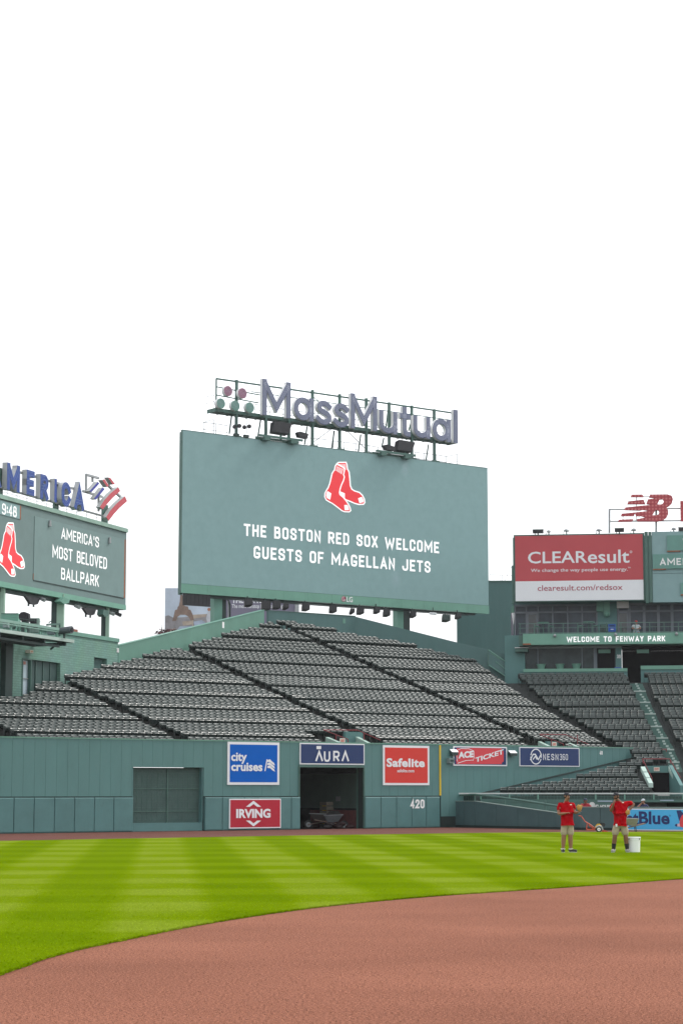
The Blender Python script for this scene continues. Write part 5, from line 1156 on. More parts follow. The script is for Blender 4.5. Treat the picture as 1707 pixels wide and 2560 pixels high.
def boxthing(name, cat, P, c, d, depth, mat, label, group=None, parts=()):
    a, b = P.sz(*c), P.sz(*d); t = thing(name, label, cat, P.p((a[0] + b[0]) / 2, 0, b[1]), group)
    MB().box(P, a[0], b[0], -depth, 0, b[1], a[1]).build('casing', mat, t)
    for nm, u0, u1, v0, v1, m in parts:
        s0_, s1_ = a[0] + (b[0] - a[0]) * u0, a[0] + (b[0] - a[0]) * u1; z0_, z1_ = b[1] + (a[1] - b[1]) * v0, b[1] + (a[1] - b[1]) * v1
        MB().box(P, s0_, s1_, .002, .03, z0_, z1_).build(nm, m, t)
    return t
boxthing('monitor_cabinet', 'cabinet', facing(PI, q8(425, 600)), q8(372, 515), q8(478, 690), .5, M('cabinet_grey_green', (.22, .32, .28), .5), 'tall grey-green monitor cabinet beside the covered camera', parts=[('screen', .05, .75, .62, .92, BLACK), ('grille', .35, .9, .25, .5, BLACK)])
boxthing('equipment_case', 'case', facing(PI, q8(70, 600)), q8(38, 548), q8(105, 628), .5, M('case_grey', (.25, .30, .30), .5), 'pale grey equipment case behind the platform rail near the left edge', parts=[('latch', .4, .6, .4, .55, BLACK)])
boxthing('equipment_case', 'case', facing(PI, q8(620, 660)), q8(582, 625), q8(665, 715), .5, M('case_grey_blue', (.17, .21, .23), .5), 'grey-blue equipment case behind the right end of the platform rail', parts=[('latch', .4, .6, .4, .55, BLACK)])
boxthing('roof_cabinet', 'cabinet', facing(PI.off(-2.2), q8(120, 500)), q8(20, 455), q8(225, 560), 1.0, G_LIGHT, 'pale green box behind the covered camera, below the message board', parts=[('lid', .0, 1.0, .92, .99, G_STEEL)])
t = thing('folding_chair', 'dark folding chair frame standing on the camera platform beside the covered camera', 'chair', PI.px(q8(215, 690)))
mb = MB()
for a, b in (((190, 690), (225, 570)), ((240, 690), (205, 590)), ((245, 580), (245, 690))): mb.bar(PI.px(q8(*a)), PI.px(q8(*b)), .03, 5)
mb.build('frame', G_LIGHT, t); MB().box(PI, PI.s(q8(195, 630)), PI.s(q8(240, 630)), -.5, -.1, PI.z(q8(215, 640)), PI.z(q8(215, 632))).build('seat', G_DARK, t)
t = thing('remote_camera', 'grey remote camera on a bracket at the right end of the platform rail', 'camera', PPF.px(q8(790, 665)))
p = PPF.px(q8(792, 662)); MB().bar(p + Vector((-.5, .3, -.05)), p + Vector((.42, -.2, .0)), .17, 10, .2).build('housing', M('camera_grey', (.08, .10, .11), .4), t)
MB().bar(p, p - Vector((0, 0, .5)), .06, 6).bar(p - Vector((.1, 0, .5)), p + Vector((-.75, .3, -1.0)), .06, 6).build('bracket', G_DARK, t); MB().bar(p + Vector((.42, -.2, 0)), p + Vector((.46, -.22, 0)), .13, 10).build('lens', BLACK, t)
t = thing('awning_frame', 'flat dark green canopy frame at the right end of the camera platform', 'frame', PI.px(q8(660, 600)))
MB().bar(PI.px(q8(580, 598)), PI.px(q8(735, 588)), .07, 4).bar(PI.px(q8(735, 588)), PI.px(q8(735, 740)), .06, 4).bar(PI.px(q8(605, 570)), PI.px(q8(628, 552)), .03, 4).build('frame', G_STEEL, t)

# ================================================================ printed billboard far behind the stand
YB = 250.0
PF_ = VP((0, YB), 0.0)
bb = thing('billboard', 'distant billboard with printed lattice tower over a city and a purple text panel', 'billboard', PF_.px((575, 1560)))
p, q = PF_.sz(*r7(55, 125)), PF_.sz(*r7(1392, 300)); zt, z0 = p[1], PF_.z((500, 1640))
sm = PF_.s(r7(551, 300))
SKYP = M('print_sky_grey', (.46, .53, .62), .7, var=.2, vscale=.25)
MB().box(PF_, p[0], sm, -.5, 0, z0, zt).build('picture_panel', SKYP, bb)
MB().box(PF_, sm + .02, q[0], -.5, 0, z0, zt - .2).build('text_panel', M('print_purple', (.16, .15, .21), .7, var=.06, vscale=.3), bb)
MB().box(PF_, q[0] + .02, PF_.s(r7(1434, 300)), -.6, .3, 5, zt - .1).build('post', GREYM, bb)
Sb = lambda *l: [PF_.sz(*r7(*c)) for c in l]
mb = MB()
mb.shape(PF_, [Sb((55, 415), (90, 405), (140, 430), (230, 425), (330, 415), (400, 405), (460, 395), (551, 380), (551, 700), (55, 700))], .004, .01)
mb.build('printed_town', M('print_town_dark', (.24, .23, .24), .7, var=.4, vscale=.55), bb)
mb = MB()
for s_ in ([(170, 570), (205, 520), (330, 515), (350, 560), (330, 700), (170, 700)], [(350, 470), (430, 455), (470, 480), (460, 545), (360, 555)]): mb.shape(PF_, [Sb(*s_)], .012, .018)
mb.build('printed_roof', M('print_roof_blue', (.32, .38, .48), .7, var=.3, vscale=.8), bb)
mb = MB()
for s_ in ([(232, 470), (330, 460), (335, 500), (240, 512)], [(335, 400), (480, 392), (475, 420), (345, 440)], [(70, 560), (160, 540), (160, 600), (70, 610)], [(335, 455), (345, 455), (347, 530), (333, 530)], [(195, 585), (260, 580), (260, 600), (195, 605)]): mb.shape(PF_, [Sb(*s_)], .02, .024)
mb.build('printed_house', M('print_ochre', (.40, .33, .27), .7, var=.35, vscale=.7), bb)
mb = MB()
mb.shape(PF_, [Sb((212, 195), (232, 195), (243, 262), (258, 310), (290, 315), (298, 345), (318, 350), (340, 400), (352, 455), (318, 460), (296, 420), (262, 400), (212, 400), (185, 420), (168, 462), (130, 465), (145, 405), (158, 352), (180, 345), (185, 318), (196, 310), (207, 262))], .026, .032)
mb.build('printed_tower', M('print_tower_brown', (.21, .145, .115), .7, var=.3, vscale=1.6), bb)
mb = MB(); mb.shape(PF_, [Sb((488, 470), (478, 440), (490, 380), (505, 362), (530, 362), (551, 385), (551, 480), (500, 485))], .02, .026); mb.build('printed_figure', M('print_white_cloth', (.50, .52, .56), .7, var=.15, vscale=1), bb)
mb = MB(); mb.shape(PF_, [Sb((490, 340), (505, 326), (522, 335), (522, 355), (505, 364), (492, 355))], .028, .032); mb.build('printed_face', M('print_skin', (.36, .16, .10), .7, var=.1), bb)
mb = MB(); text_on(mb, PF_, 'THE LONG', r7(742, 280), r7(1062, 222), .004, .02, bold=.04); text_on(mb, PF_, 'The most nonstop flights to Europe', r7(742, 343), r7(1290, 290), .004, .02, bold=.012)
mb.build('lettering', WHITE, bb)
t = thing('red_shrub', 'small dark red bush showing above the left parapet below the printed picture', 'shrub', PF_.px((425, 1588)))
Pq = VP((0, 190), 0); mb = MB(); rr = random.Random(5)
c0 = Pq.px(r7(92, 598))
for k in range(300):
    a = rr.uniform(0, 2 * math.pi); u = rr.random() ** .5; p = c0 + Vector((u * 1.25 * math.cos(a), rr.uniform(-.6, .6), u * .42 * math.sin(a) * (1 if math.sin(a) > 0 else 2.5)))
    d = Vector((rr.uniform(-1, 1), rr.uniform(-1, 1), rr.uniform(-1, 1))) * .20; e = Vector((rr.uniform(-1, 1), rr.uniform(-1, 1), rr.uniform(-1, 1))) * .16
    mb.add([p - d, p + e, p + d], [(0, 1, 2)])
mb.build('crown', M('dark_red_leaves', (.075, .015, .02), .7, var=.4, vscale=3), t)
mb = MB()
for k in range(7): p = c0 + Vector((rr.uniform(-1, 1.2), 0, .2)); mb.bar(p - Vector((0, 0, 3)), p + Vector((rr.uniform(-.1, .1), 0, rr.uniform(.2, .7))), .04, 4, .015)
mb.build('stem', G_DARK, t)
t = thing('street_pole', 'thin dark pipe pole in front of the purple billboard panel beside the left screen post', 'pole', PS.px(r7(720, 440), -1.2))
P = PS.off(-1.5); mb = MB(); mb.tube([P.px(r7(*c)) for c in ((690, 235), (712, 262), (722, 300), (722, 450))], .06, 6); mb.build('pipe', G_DARK, t)
t = thing('drain_pipe', 'grey downpipe clipped beside the left screen post in front of the purple panel', 'pipe', PS.px(r7(703, 440), -.6))
P = PS.off(-.7); mb = MB(); mb.bar(P.px(r7(704, 255)), P.px(r7(704, 450)), .045, 6); mb.build('pipe', GREYM, t)

# ================================================================ corrugated side wall and glazed building on the right
PC = VP((0, 176), R(-1.5))
cw = thing('corrugated_wall', 'tall dark green corrugated wall between the screen and the glazed building', 'wall', PC.px((1215, 1650)))
a, b = PC.s((1141, 1500)), PC.s((1288, 1500)); zt = PC.z(r6(260, 285))
mb = MB(); k = 0; s = a
while s < b:
    e = min(s + .16, b); mb.box(PC, s, e, -.3, .02 if k % 2 else 0, 6, zt); s = e; k += 1
mb.build('wall', G_CORR, cw)
MB().box(PC, a, b, -.35, .09, zt + .003, zt + .1).build('coping', G_STEEL, cw)
mb = pipe_rail(PC.off(-2), [r6(120, 190), r6(265, 195), r6(285, 195), r6(410, 200)], 1.8, .02); mb.bar(PC.px(r6(405, 90), -2), PC.px(r6(315, 275), -2), .02, 4); mb.build('roof_rail', RAILM, cw)

_pr = PRS.p(0, -(TR + .9), 0); PR = VP((_pr.x, _pr.y), R(-8))
bl = thing('glazed_building', 'green grandstand building with dark glazed balcony storey above dark bays and a numbered pillar', 'building', PR.px((1500, 1690)))
S9 = PR.s((1830, 1600))
def zz(y, x=1480, n=0): return PR.z((x, y), n)
# lower storey
zl1, zl0 = PR.z(A3(600, 1300)), PR.z(A3(600, 1475)) - .6
sL, sg0, sg1, sd1, sp0, sp1 = (PR.s(A3(x, 1400)) for x in (255, 345, 880, 1042, 1045, 1092))
MB().box(PR, sL - .6, sg0, -3, 0, zl0 - 3, PR.z(r6(450, 985))).build('wall', G_WALL, bl)
MB().box(PR, sg0, sp1, -.5, -.3, zl0, zl1).build('lower_glass', M('lower_dark_glass', (.040, .058, .062), .25, spec=.2, var=.4, vscale=1.0), bl)
mb = MB()
for x in (443, 785): s = PR.s(A3(x, 1400)); mb.box(PR, s - .035, s + .035, -.3, -.22, zl0, zl1 - .01)
s = PR.s(A3(888, 1400)); mb.box(PR, s - .12, s + .12, -.3, -.2, zl0, zl1 - .01); mb.box(PR, sg0, sg1, -.3, -.2, zl0, PR.z(A3(600, 1462)))
mb.build('lower_mullion', M('mullion_grey_blue', (.14, .17, .20), .5), bl)
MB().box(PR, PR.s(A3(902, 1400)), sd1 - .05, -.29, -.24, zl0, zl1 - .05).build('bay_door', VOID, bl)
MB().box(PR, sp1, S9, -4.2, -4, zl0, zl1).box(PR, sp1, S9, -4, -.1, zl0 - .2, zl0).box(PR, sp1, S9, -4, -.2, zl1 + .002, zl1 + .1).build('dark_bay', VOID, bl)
MB().box(PR, sp0, sp1, -.45, .05, zl0, zl1 - .002).build('pillar', G_WALL, bl)
mb = MB(); caps_on(mb, PR, '39', A3(1056, 1378), A3(1083, 1350), .054, .006, wd=.2); mb.build('pillar_number', LETTER, bl)
mb = MB()
for x in (958, 1255): s = PR.s(A3(x, 1320)); mb.box(PR, s - .42, s + .42, -.2, .0, PR.z(A3(x, 1338)), PR.z(A3(x, 1310)))
mb.build_each('speaker_box', G_LIGHT, bl)
mb = MB(); s = PR.s(r6(543, 1170), .2); mb.box(PR, s - .45, s + .45, .0, .6, PR.z(r6(543, 1205)), PR.z(r6(543, 1158))); mb.build('wall_box', G_STEEL, bl)
mb = MB(); mb.box(PR, s - .48, s + .48, .0, .65, PR.z(r6(543, 1157)), PR.z(r6(543, 1148))); mb.build('box_hood', LETTER, bl)
zled = PR.z(A3(700, 1458), .5)
MB().box(PR, sg0 - .1, PR.s(A3(1135, 1460), .5), -.2, .5, zled - .22, zled).box(PR, PR.s(A3(1238, 1450), .5), S9, -.2, .5, zled - .1, zled + .16).build('ledge', G_MINT, bl)
MB().box(PR, sg0 - .1, PR.s(A3(1135, 1460), .5), -.2, .42, zled - 2.2, zled - .222).box(PR, PR.s(A3(1238, 1450), .5), S9, -.2, .42, zled - 2.2, zled - .102).build('ledge_wall', G_WALL, bl)
# balcony
zb1 = (PR.z(r6(560, 965), 1.2) + PR.z(A3(1568, 1185), 1.2)) / 2
MB().box(PR, PR.s(r6(500, 960), 1.0), S9, -1.6, 1.0, zl1 + .11, zb1 - .05).build('balcony_floor', G_STEEL, bl)
zu0, zu1 = zb1 - .05, PR.z(A3(600, 955), -1.0)
PU = PR.off(-1.4)
xs = [PU.s(A3(x, 1050)) for x in (268, 905, 1055, 1150)]
MB().box(PU, xs[0], xs[1], -.2, -.1, zu0, zu1).box(PU, xs[2], S9, -.2, -.1, zu0, zu1).build('upper_glass', M('upper_glass_grey', (.048, .060, .078), .25, spec=.22, var=.55, vscale=.7), bl)
MB().box(PU, xs[1], xs[2], -.3, .05, zu0, zu1).build('wall_panel', G_WALL, bl)
zt_r = PU.z(r6(900, 682)); mb = MB()
for f, x in ((r6, 455), (r6, 600), (r6, 757), (r6, 945), (r6, 1140), (r6, 1330), (r6, 1522), (A3, 1060), (A3, 1150), (A3, 1265), (A3, 1375), (A3, 1480), (A3, 1590), (A3, 1690)):
    s = PU.s(f(x, 800 if f is r6 else 1050)); wd = .05 if f is r6 else .10; mb.box(PU, s - wd, s + wd, -.1, 0, zu0, zu1)
mb.box(PU, xs[0], xs[1], -.1, -.02, zt_r - .06, zt_r + .06); mb.box(PU, xs[2], S9, -.1, -.02, zt_r - .06, zt_r + .06); mb.box(PU, xs[0], S9, -.1, .02, zu1 - .15, zu1 - .003)
mb.build('window_frame', M('mullion_grey_violet', (.15, .165, .195), .5, var=.1), bl)
def door(x0, x1, y0, mat):
    a, b = PU.s(x0), PU.s(x1); z1 = PU.z(y0)
    d = MB().box(PU, a + .1, b - .1, -.06, -.02, zu0, z1 - .1).build('balcony_door', DARKGLASS, bl)
    m_ = MB().box(PU, a, a + .1, -.06, .06, zu0, z1).box(PU, b - .1, b, -.06, .06, zu0, z1).box(PU, a + .102, b - .102, -.06, .06, z1 - .1, z1); o = m_.build('door_frame', mat, bl); o.parent = d
door(r6(610, 800), r6(750, 800), r6(680, 695), bpy.data.materials['mullion_grey_violet']); door(A3(1062, 1100), A3(1142, 1100), A3(1100, 1020), bpy.data.materials['mullion_grey_violet'])
s = PU.s(A3(1100, 958)); z = PU.z(A3(1100, 960)); MB().box(PU, s - .42, s + .42, .05, .4, z - .3, z + .25).build('door_lamp', M('lamp_white', (.6, .56, .55), .5), bl)
mb = MB()
for x, y, h in ((922, 975, .4), (975, 975, .7)): s = PU.s(A3(x, y)); z = PU.z(A3(x, y)); mb.box(PU, s - .22, s + .22, .052, .3, z - h, z + h * .7)
p = PU.px(A3(975, 1038), .25); mb.ball(p, .2, .2, .2); mb.build_each('wall_fitting', G_LIGHT, bl)
# reveal at the left corner of the glazed storey
c = [PR.px(r6(395, 625), -3.4), PR.px(r6(440, 585), -1.4), PR.px(r6(455, 980), -1.4), PR.px(r6(405, 1050), -3.4)]
mb = MB(); mb.add(c + [p + Vector((.12, .1, 0)) for p in c], [(0, 1, 2, 3), (7, 6, 5, 4), (0, 4, 5, 1), (1, 5, 6, 2), (2, 6, 7, 3), (3, 7, 4, 0)]); mb.build('corner_glass', DARKGLASS, bl)
# roof slab and back
MB().box(PR, PR.s(r6(410, 300)), S9, -4, -1.8, zl1 + .12, PR.z(A3(900, 412))).build('core', G_CORR, bl)
# balcony railing
PQ = PR.off(1.05); zr1 = (PQ.z(r6(500, 823)) + PQ.z(A3(1568, 1100))) / 2
br = thing('balcony_railing', 'slim pale green railing along the balcony above the mint greeting band', 'railing', PQ.p(8, 0, zb1))
a = PQ.s(r6(500, 900))
MB().box(PQ, a, S9, -.05, .02, zr1 - .035, zr1).box(PQ, a, S9, -.03, .0, zr1 - .34, zr1 - .315).box(PQ, a, S9, -.03, .0, zb1 + .08, zb1 + .11).build('rail', M('rail_dull_green', (.12, .22, .19), .5, var=.1), br)
mb = MB(); k = 0
while PQ.s((1299 + 36.0 * k, 1575)) < S9: s = PQ.s((1299 + 36.0 * k, 1575)); mb.box(PQ, s - .03, s + .03, -.05, .01, zb1, zr1 - .037); k += 1
mb.build_each('post', G_STEEL, br)
mb = MB(); s = a
while s < S9: mb.bar(PQ.p(s, -.02, zb1 + .1), PQ.p(s, -.02, zr1 - .33), .006, 3); s += .22
mb.build('wire', G_STEEL, br)
# greeting band
PG = PR.off(1.25)
gz1, gz0 = (PG.z(r6(560, 962)) + PG.z(A3(1568, 1180))) / 2, (PG.z(r6(560, 1112)) + PG.z(A3(1568, 1262))) / 2
gb = thing('greeting_band', 'long mint green fascia band with white ballpark welcome lettering under the balcony', 'sign', PG.p(8, 0, gz0))
MB().box(PG, PG.s(r6(555, 1040)), S9, -.22, 0, gz0, gz1).build('panel', G_MINT, gb)
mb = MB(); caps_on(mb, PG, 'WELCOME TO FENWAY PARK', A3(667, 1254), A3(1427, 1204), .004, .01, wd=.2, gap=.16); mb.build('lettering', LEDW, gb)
mb = MB()
for x, y in ((575, 1203), (1045, 1194), (1515, 1190)): mb.ball(PG.px(A3(x, y), .12), .12, .12, .12, 8, 5)
mb.build_each('bead_lamp', GREYM, gb)
s = PG.s(r6(660, 1105)); MB().box(PG, PG.s(r6(556, 1105)), s, .002, .006, gz0, gz0 + .1).build('rust_patch', RUST, gb)
# red and white billboard
PX = PR.off(.35)
x0, x1 = PX.s(A3(260, 680)), PX.s(A3(1270, 680)); bz1 = (PX.z(A3(258, 423)) + PX.z(A3(1265, 411))) / 2; bz0 = (PX.z(A3(262, 942)) + PX.z(A3(1275, 934))) / 2
rb = thing('billboard', 'large red and white printed billboard above the glazed balcony', 'billboard', PX.p((x0 + x1) / 2, 0, bz0))
MB().box(PX, x0, x1, -.6, 0, bz0, bz1).build('frame', G_STEEL, rb)
px0, px1 = PX.s(A3(270, 680)), PX.s(A3(1257, 680)); pz1 = (PX.z(A3(265, 432)) + PX.z(A3(1250, 421))) / 2; pz0 = (PX.z(A3(275, 937)) + PX.z(A3(1265, 925))) / 2; pm = (PX.z(A3(272, 783)) + PX.z(A3(1260, 772))) / 2
MB().box(PX, px0, px1, .002, .03, pm, pz1).build('red_panel', M('red_vinyl_print', (.46, .062, .075), .5, var=.05, vscale=.4), rb)
MB().box(PX, px0, px1, .002, .03, pz0, pm - .002).build('white_panel', WHITE, rb)
mb = MB(); text_on(mb, PX, 'CLEAR', A3(368, 647), A3(824, 548), .034, .008, bold=.012); text_on(mb, PX, 'esult', A3(830, 645), A3(1150, 537), .034, .008, bold=.012)
text_on(mb, PX, 'We change the way people use energy.', A3(390, 720), A3(1137, 676), .034, .008, bold=.006); text_on(mb, PX, 'TM', A3(1139, 684), A3(1159, 672), .034, .008)
P = PX.off(.034); c = P.sz(*A3(1163, 556)); mb.ribbon(P, [(c[0] + .07 * math.cos(i * math.pi / 8), c[1] + .07 * math.sin(i * math.pi / 8)) for i in range(16)], .03, 0, .008, True)
mb.build('white_lettering', WHITE, rb)
mb = MB(); text_on(mb, PX, 'clearesult.com/redsox', A3(443, 858), A3(1098, 805), .034, .008, bold=.004); mb.build('red_lettering', M('plum_red_print', (.36, .05, .09), .5, var=0), rb)
t = thing('billboard_post', 'tall green steel post at the left edge of the red and white billboard', 'post', PX.px(r6(425, 570), -.1))
MB().box(PX, PX.s(r6(410, 300), -.1), PX.s(r6(438, 300), -.1), -.5, -.1, PX.z(r6(425, 570), -.1), PX.z(r6(425, 72), -.1)).build('post', G_STEEL, t)
# scoreboard right of it
PY = PR.off(.55)
y0 = PY.s(A3(1272, 680)); yz1 = PY.z(A3(1400, 399)); yz0 = PY.z(A3(1400, 945))
sb_ = thing('scoreboard', 'grey-green panelled scoreboard cut by the right picture edge, beside the red billboard', 'scoreboard', PY.p(y0, 0, yz0))
zs = PY.z(A3(1400, 724))
MB().box(PY, y0 + .5, S9, -.8, 0, zs + .02, yz1).box(PY, y0 + .5, S9, -.8, -.01, yz0, zs).build('panel', G_SCR, sb_)
MB().box(PY, y0, y0 + .24, -.8, -.02, yz0 - .05, yz1 + .02).box(PY, y0 + .27, y0 + .48, -.8, .05, yz0, yz1).build('edge_trim', G_STEEL, sb_)
mb = MB(); mr = MB()
for xa, ya, yb_ in ((1440, 430, 548), (1330, 576, 688), (1545, 795, 885)):
    a = PY.s(A3(xa, ya)); za, zb2 = PY.z(A3(xa, ya)), PY.z(A3(xa, yb_)); mb.box(PY, a, S9, .002, .12, zb2, za); mr.box(PY, a, a + .9, .002, .122, zb2 - .07, zb2 - .002)
mb.build('name_panel', M('name_panel_mint', (.12, .27, .235), .5, var=.1), sb_); mr.build('rust_edge', RUST, sb_)
mb = MB(); caps_on(mb, PY, 'AMERICAN', A3(1387, 659), A3(1790, 600), .124, .008); caps_on(mb, PY, 'W', A3(1562, 487), A3(1625, 452), .124, .008); mb.build('lettering', LETTER, sb_)
# red roof sign on a pipe frame
PN = PR.off(-.2)
nb = thing('roof_sign', 'red studded letter sign with speed stripes on a pipe frame above the red billboard', 'sign', PN.px(r5(640, 640)))
def mat_stud():
    m = M('red_studded_face', (.38, .05, .065), .5, var=.05); t = m.node_tree; b = t.nodes['Principled BSDF']; src = b.inputs['Base Color'].links[0].from_socket
    geo = t.nodes.new('ShaderNodeNewGeometry'); mp = t.nodes.new('ShaderNodeMapping'); mp.inputs['Scale'].default_value = (4.2, 0, 4.2); t.links.new(geo.outputs['Position'], mp.inputs[0])
    v = t.nodes.new('ShaderNodeTexVoronoi'); v.inputs['Randomness'].default_value = 0.0; v.inputs['Scale'].default_value = 1; t.links.new(mp.outputs[0], v.inputs['Vector'])
    mr_ = t.nodes.new('ShaderNodeMapRange'); mr_.inputs[1].default_value = .25; mr_.inputs[2].default_value = .34; t.links.new(v.outputs['Distance'], mr_.inputs[0])
    mx = t.nodes.new('ShaderNodeMix'); mx.data_type = 'RGBA'; mx.inputs[6].default_value = (.55, .16, .16, 1); t.links.new(mr_.outputs[0], mx.inputs[0]); t.links.new(src, mx.inputs[7]); t.links.new(mx.outputs[2], b.inputs['Base Color']); return m
STUD = mat_stud()
Sn = lambda *l: [PN.sz(*r5(*c)) for c in l]
mb = MB()
mb.shape(PN, [Sn((845, 95), (1100, 92), (1160, 110), (1182, 160), (1165, 220), (1130, 260), (1085, 287), (1112, 330), (1112, 380), (1085, 435), (1035, 472), (960, 492), (660, 492), (648, 457), (780, 433), (690, 405), (745, 345), (830, 335), (735, 318), (690, 262), (872, 246), (790, 235), (815, 165), (932, 150), (830, 137)),
               Sn((985, 168), (1030, 165), (1048, 195), (1035, 225), (1010, 240), (950, 240)), Sn((925, 322), (965, 328), (982, 355), (970, 385), (940, 400), (878, 398))], -.25, 0)
for k, s_ in enumerate(([(575, 97), (735, 95), (752, 132), (560, 132)], [(525, 195), (750, 170), (777, 236), (510, 238)], [(482, 285), (700, 262), (745, 318), (690, 330), (465, 322)], [(430, 376), (750, 345), (700, 415), (640, 412), (624, 372), (604, 412), (415, 412)], [(390, 465), (602, 455), (578, 493), (375, 496)])):
    mb.shape(PN, [Sn(*s_)], -.25, -.004 - .003 * k)
mb.build('emblem_letter', STUD, nb)
mb = MB(); a = PN.sz(*r5(1288, 190)); b = PN.sz(*r5(1296, 488)); h = a[1] - b[1]
mb.shape(PN, [[(a[0], b[1]), (a[0], a[1]), (a[0] + .85, a[1]), (a[0] + 1.9, b[1] + h * .35), (a[0] + 1.9, a[1]), (a[0] + 2.7, a[1]), (a[0] + 2.7, b[1]), (a[0] + 1.85, b[1]), (a[0] + .8, b[1] + h * .62), (a[0] + .8, b[1])]], -.25, 0); mb.build('block_letter', STUD, nb)
mb = MB(); P = PN.off(-.4)
for (xa, ya), (xb, yb_) in (((248, 312), (248, 660)), ((935, 300), (935, 650)), ((240, 316), (1400, 300)), ((240, 490), (1400, 480)), ((645, 130), (645, 280)), ((447, 400), (447, 470)), ((640, 395), (640, 490)), ((740, 128), (850, 128))):
    r_ = .09 if abs(yb_ - ya) > 250 else .06 if abs(xa - xb) > 250 else .035
    mb.bar(P.px(r5(xa, ya)), P.px(r5(xb, yb_)), r_, 4)
mb.build('frame', GREYM, nb)
def roof_flood(f, c, d, label, round_=False):
    P = PR.off(.3); a, b = P.sz(*f(*c)), P.sz(*f(*d)); t = thing('roof_floodlight', label, 'lamp', P.p((a[0] + b[0]) / 2, 0, b[1]), 'floodlights on the roof edge of the glazed building')
    mb = MB(); m = (a[0] + b[0]) / 2; h = a[1] - b[1]; wd = b[0] - a[0]
    if round_:
        mb.loft([[P.p(m + wd / 2 * u * math.cos(2 * math.pi * i / 10), wd / 2 * u * math.sin(2 * math.pi * i / 10), b[1] + h * v) for i in range(10)] for u, v in ((.95, .45), (1.0, .6), (.7, .9), (.3, 1.0))])
        mb.build('shade', GREYM, t)
    else:
        MB().hexa([P.p(a[0], -.9, b[1] + h * .3), P.p(b[0], -.9, b[1] + h * .3), P.p(b[0], .3, b[1] + h * .06), P.p(a[0], .3, b[1] + h * .06)][::-1] + [P.p(a[0], -.9, a[1]), P.p(b[0], -.9, a[1]), P.p(b[0], .3, b[1] + h * .60), P.p(a[0], .3, b[1] + h * .60)][::-1]).build('housing', BLACK, t)
        MB().hexa([P.p(a[0] - .03, -.95, a[1] + .003), P.p(b[0] + .03, -.95, a[1] + .003), P.p(b[0] + .03, .34, b[1] + h * .61), P.p(a[0] - .03, .34, b[1] + h * .61)][::-1] + [P.p(a[0] - .03, -.95, a[1] + .06), P.p(b[0] + .03, -.95, a[1] + .06), P.p(b[0] + .03, .34, b[1] + h * .67), P.p(a[0] - .03, .34, b[1] + h * .67)][::-1]).build('hood', M('pale_hood', (.42, .47, .46), .5), t)
    MB().box(P, m - .04, m + .04, -.1, 0, b[1] - .15, b[1] + h * .4).box(P, m - .22, m - .18, -.1, 0, b[1] - .15, b[1] + h * .4).build('leg', G_DARK, t)
for f, c, d, l, r_ in ((A3, (405, 372), (485, 414), 'hooded square floodlight at the left corner over the red billboard', False), (A3, (512, 388), (545, 418), 'small round lamp right of the corner floodlight over the red billboard', True), (A3, (642, 380), (690, 412), 'round lamp over the middle left of the red billboard, standing alone', True),
                      (A3, (893, 377), (940, 410), 'round lamp left of the pipe frame of the red roof sign', True), (A3, (1037, 362), (1110, 404), 'hooded square floodlight under the red emblem letter', False), (A3, (1163, 375), (1205, 408), 'round lamp right of the floodlight under the red emblem letter', True), (A3, (1474, 368), (1512, 400), 'round lamp on the scoreboard roof', True), (A3, (1530, 355), (1620, 398), 'hooded floodlight at the right picture edge on the scoreboard roof', False)):
    roof_flood(f, c, d, l, r_)
# things on the balcony
PQb = PR.off(.2)
def bar_table(x, label):
    p = PQb.px(r6(x, 945)); p.z = zb1; t = thing('bar_table', label, 'table', p, 'tables on the balcony')
    MB().lathe(p, [(.22, .0), (.22, .03), (.04, .05), (.04, .86)], 10).build('pedestal', G_STEEL, t); MB().lathe(p, [(.42, .86), (.42, .90)], 14).build('tabletop', G_LIGHT, t)
def stool(x, label):
    p = PQb.px(r6(x, 945)); p.z = zb1; t = thing('bar_stool', label, 'stool', p, 'stools on the balcony')
    mb = MB()
    for dx, dy in ((-.16, -.16), (.16, -.16), (.16, .16), (-.16, .16)): mb.bar(p + Vector((dx * 1.2, dy * 1.2, 0)), p + Vector((dx, dy, .6)), .02, 4)
    mb.build_each('leg', G_STEEL, t); MB().lathe(p, [(.2, .60), (.21, .65)], 12).build('seat', G_LIGHT, t)
bar_table(822, 'round balcony table right of the left glazed door'); bar_table(1415, 'round balcony table near the green wall panel')
stool(735, 'balcony stool in front of the left glazed door'); stool(925, 'balcony stool right of the table by the left glazed door'); stool(1312, 'balcony stool left of the table near the wall panel'); stool(1505, 'balcony stool right of the table near the wall panel')
boxthing('waste_bin', 'bin', PR.off(.5), A3(923, 1117), A3(985, 1172), .6, G_DARK, 'dark green square bin on the balcony beside the blue one', parts=[('flap', .15, .85, .7, .9, G_STEEL)])
boxthing('recycling_bin', 'bin', PR.off(.5), A3(988, 1115), A3(1045, 1172), .6, M('bin_blue', (.02, .09, .42), .5), 'bright blue recycling bin on the balcony before the green wall panel', parts=[('flap', .15, .85, .7, .9, NAVY), ('notice', .3, .7, .25, .35, WHITE)])
boxthing('blue_cushion', 'cushion', PR.off(.3), A3(1037, 1447), A3(1090, 1458), .3, M('cushion_blue', (.04, .10, .35), .6), 'flat blue pad on the ledge at the foot of the numbered pillar')
for x, y, l in ((470, 1455, 'leftmost pale green pot on the ledge under the lower glass'), (615, 1452, 'middle pale green pot on the ledge under the lower glass'), (742, 1455, 'pale green pot on the ledge nearest the glass mullion')):
    p = PR.px(A3(x, y), .25); p.z = zled; t = thing('ledge_pot', l, 'pot', p, 'pots on the ledge'); MB().lathe(p, [(.22, 0), (.30, .28), (.33, .30), (.33, .34)], 10).build('pot', G_LIGHT, t)

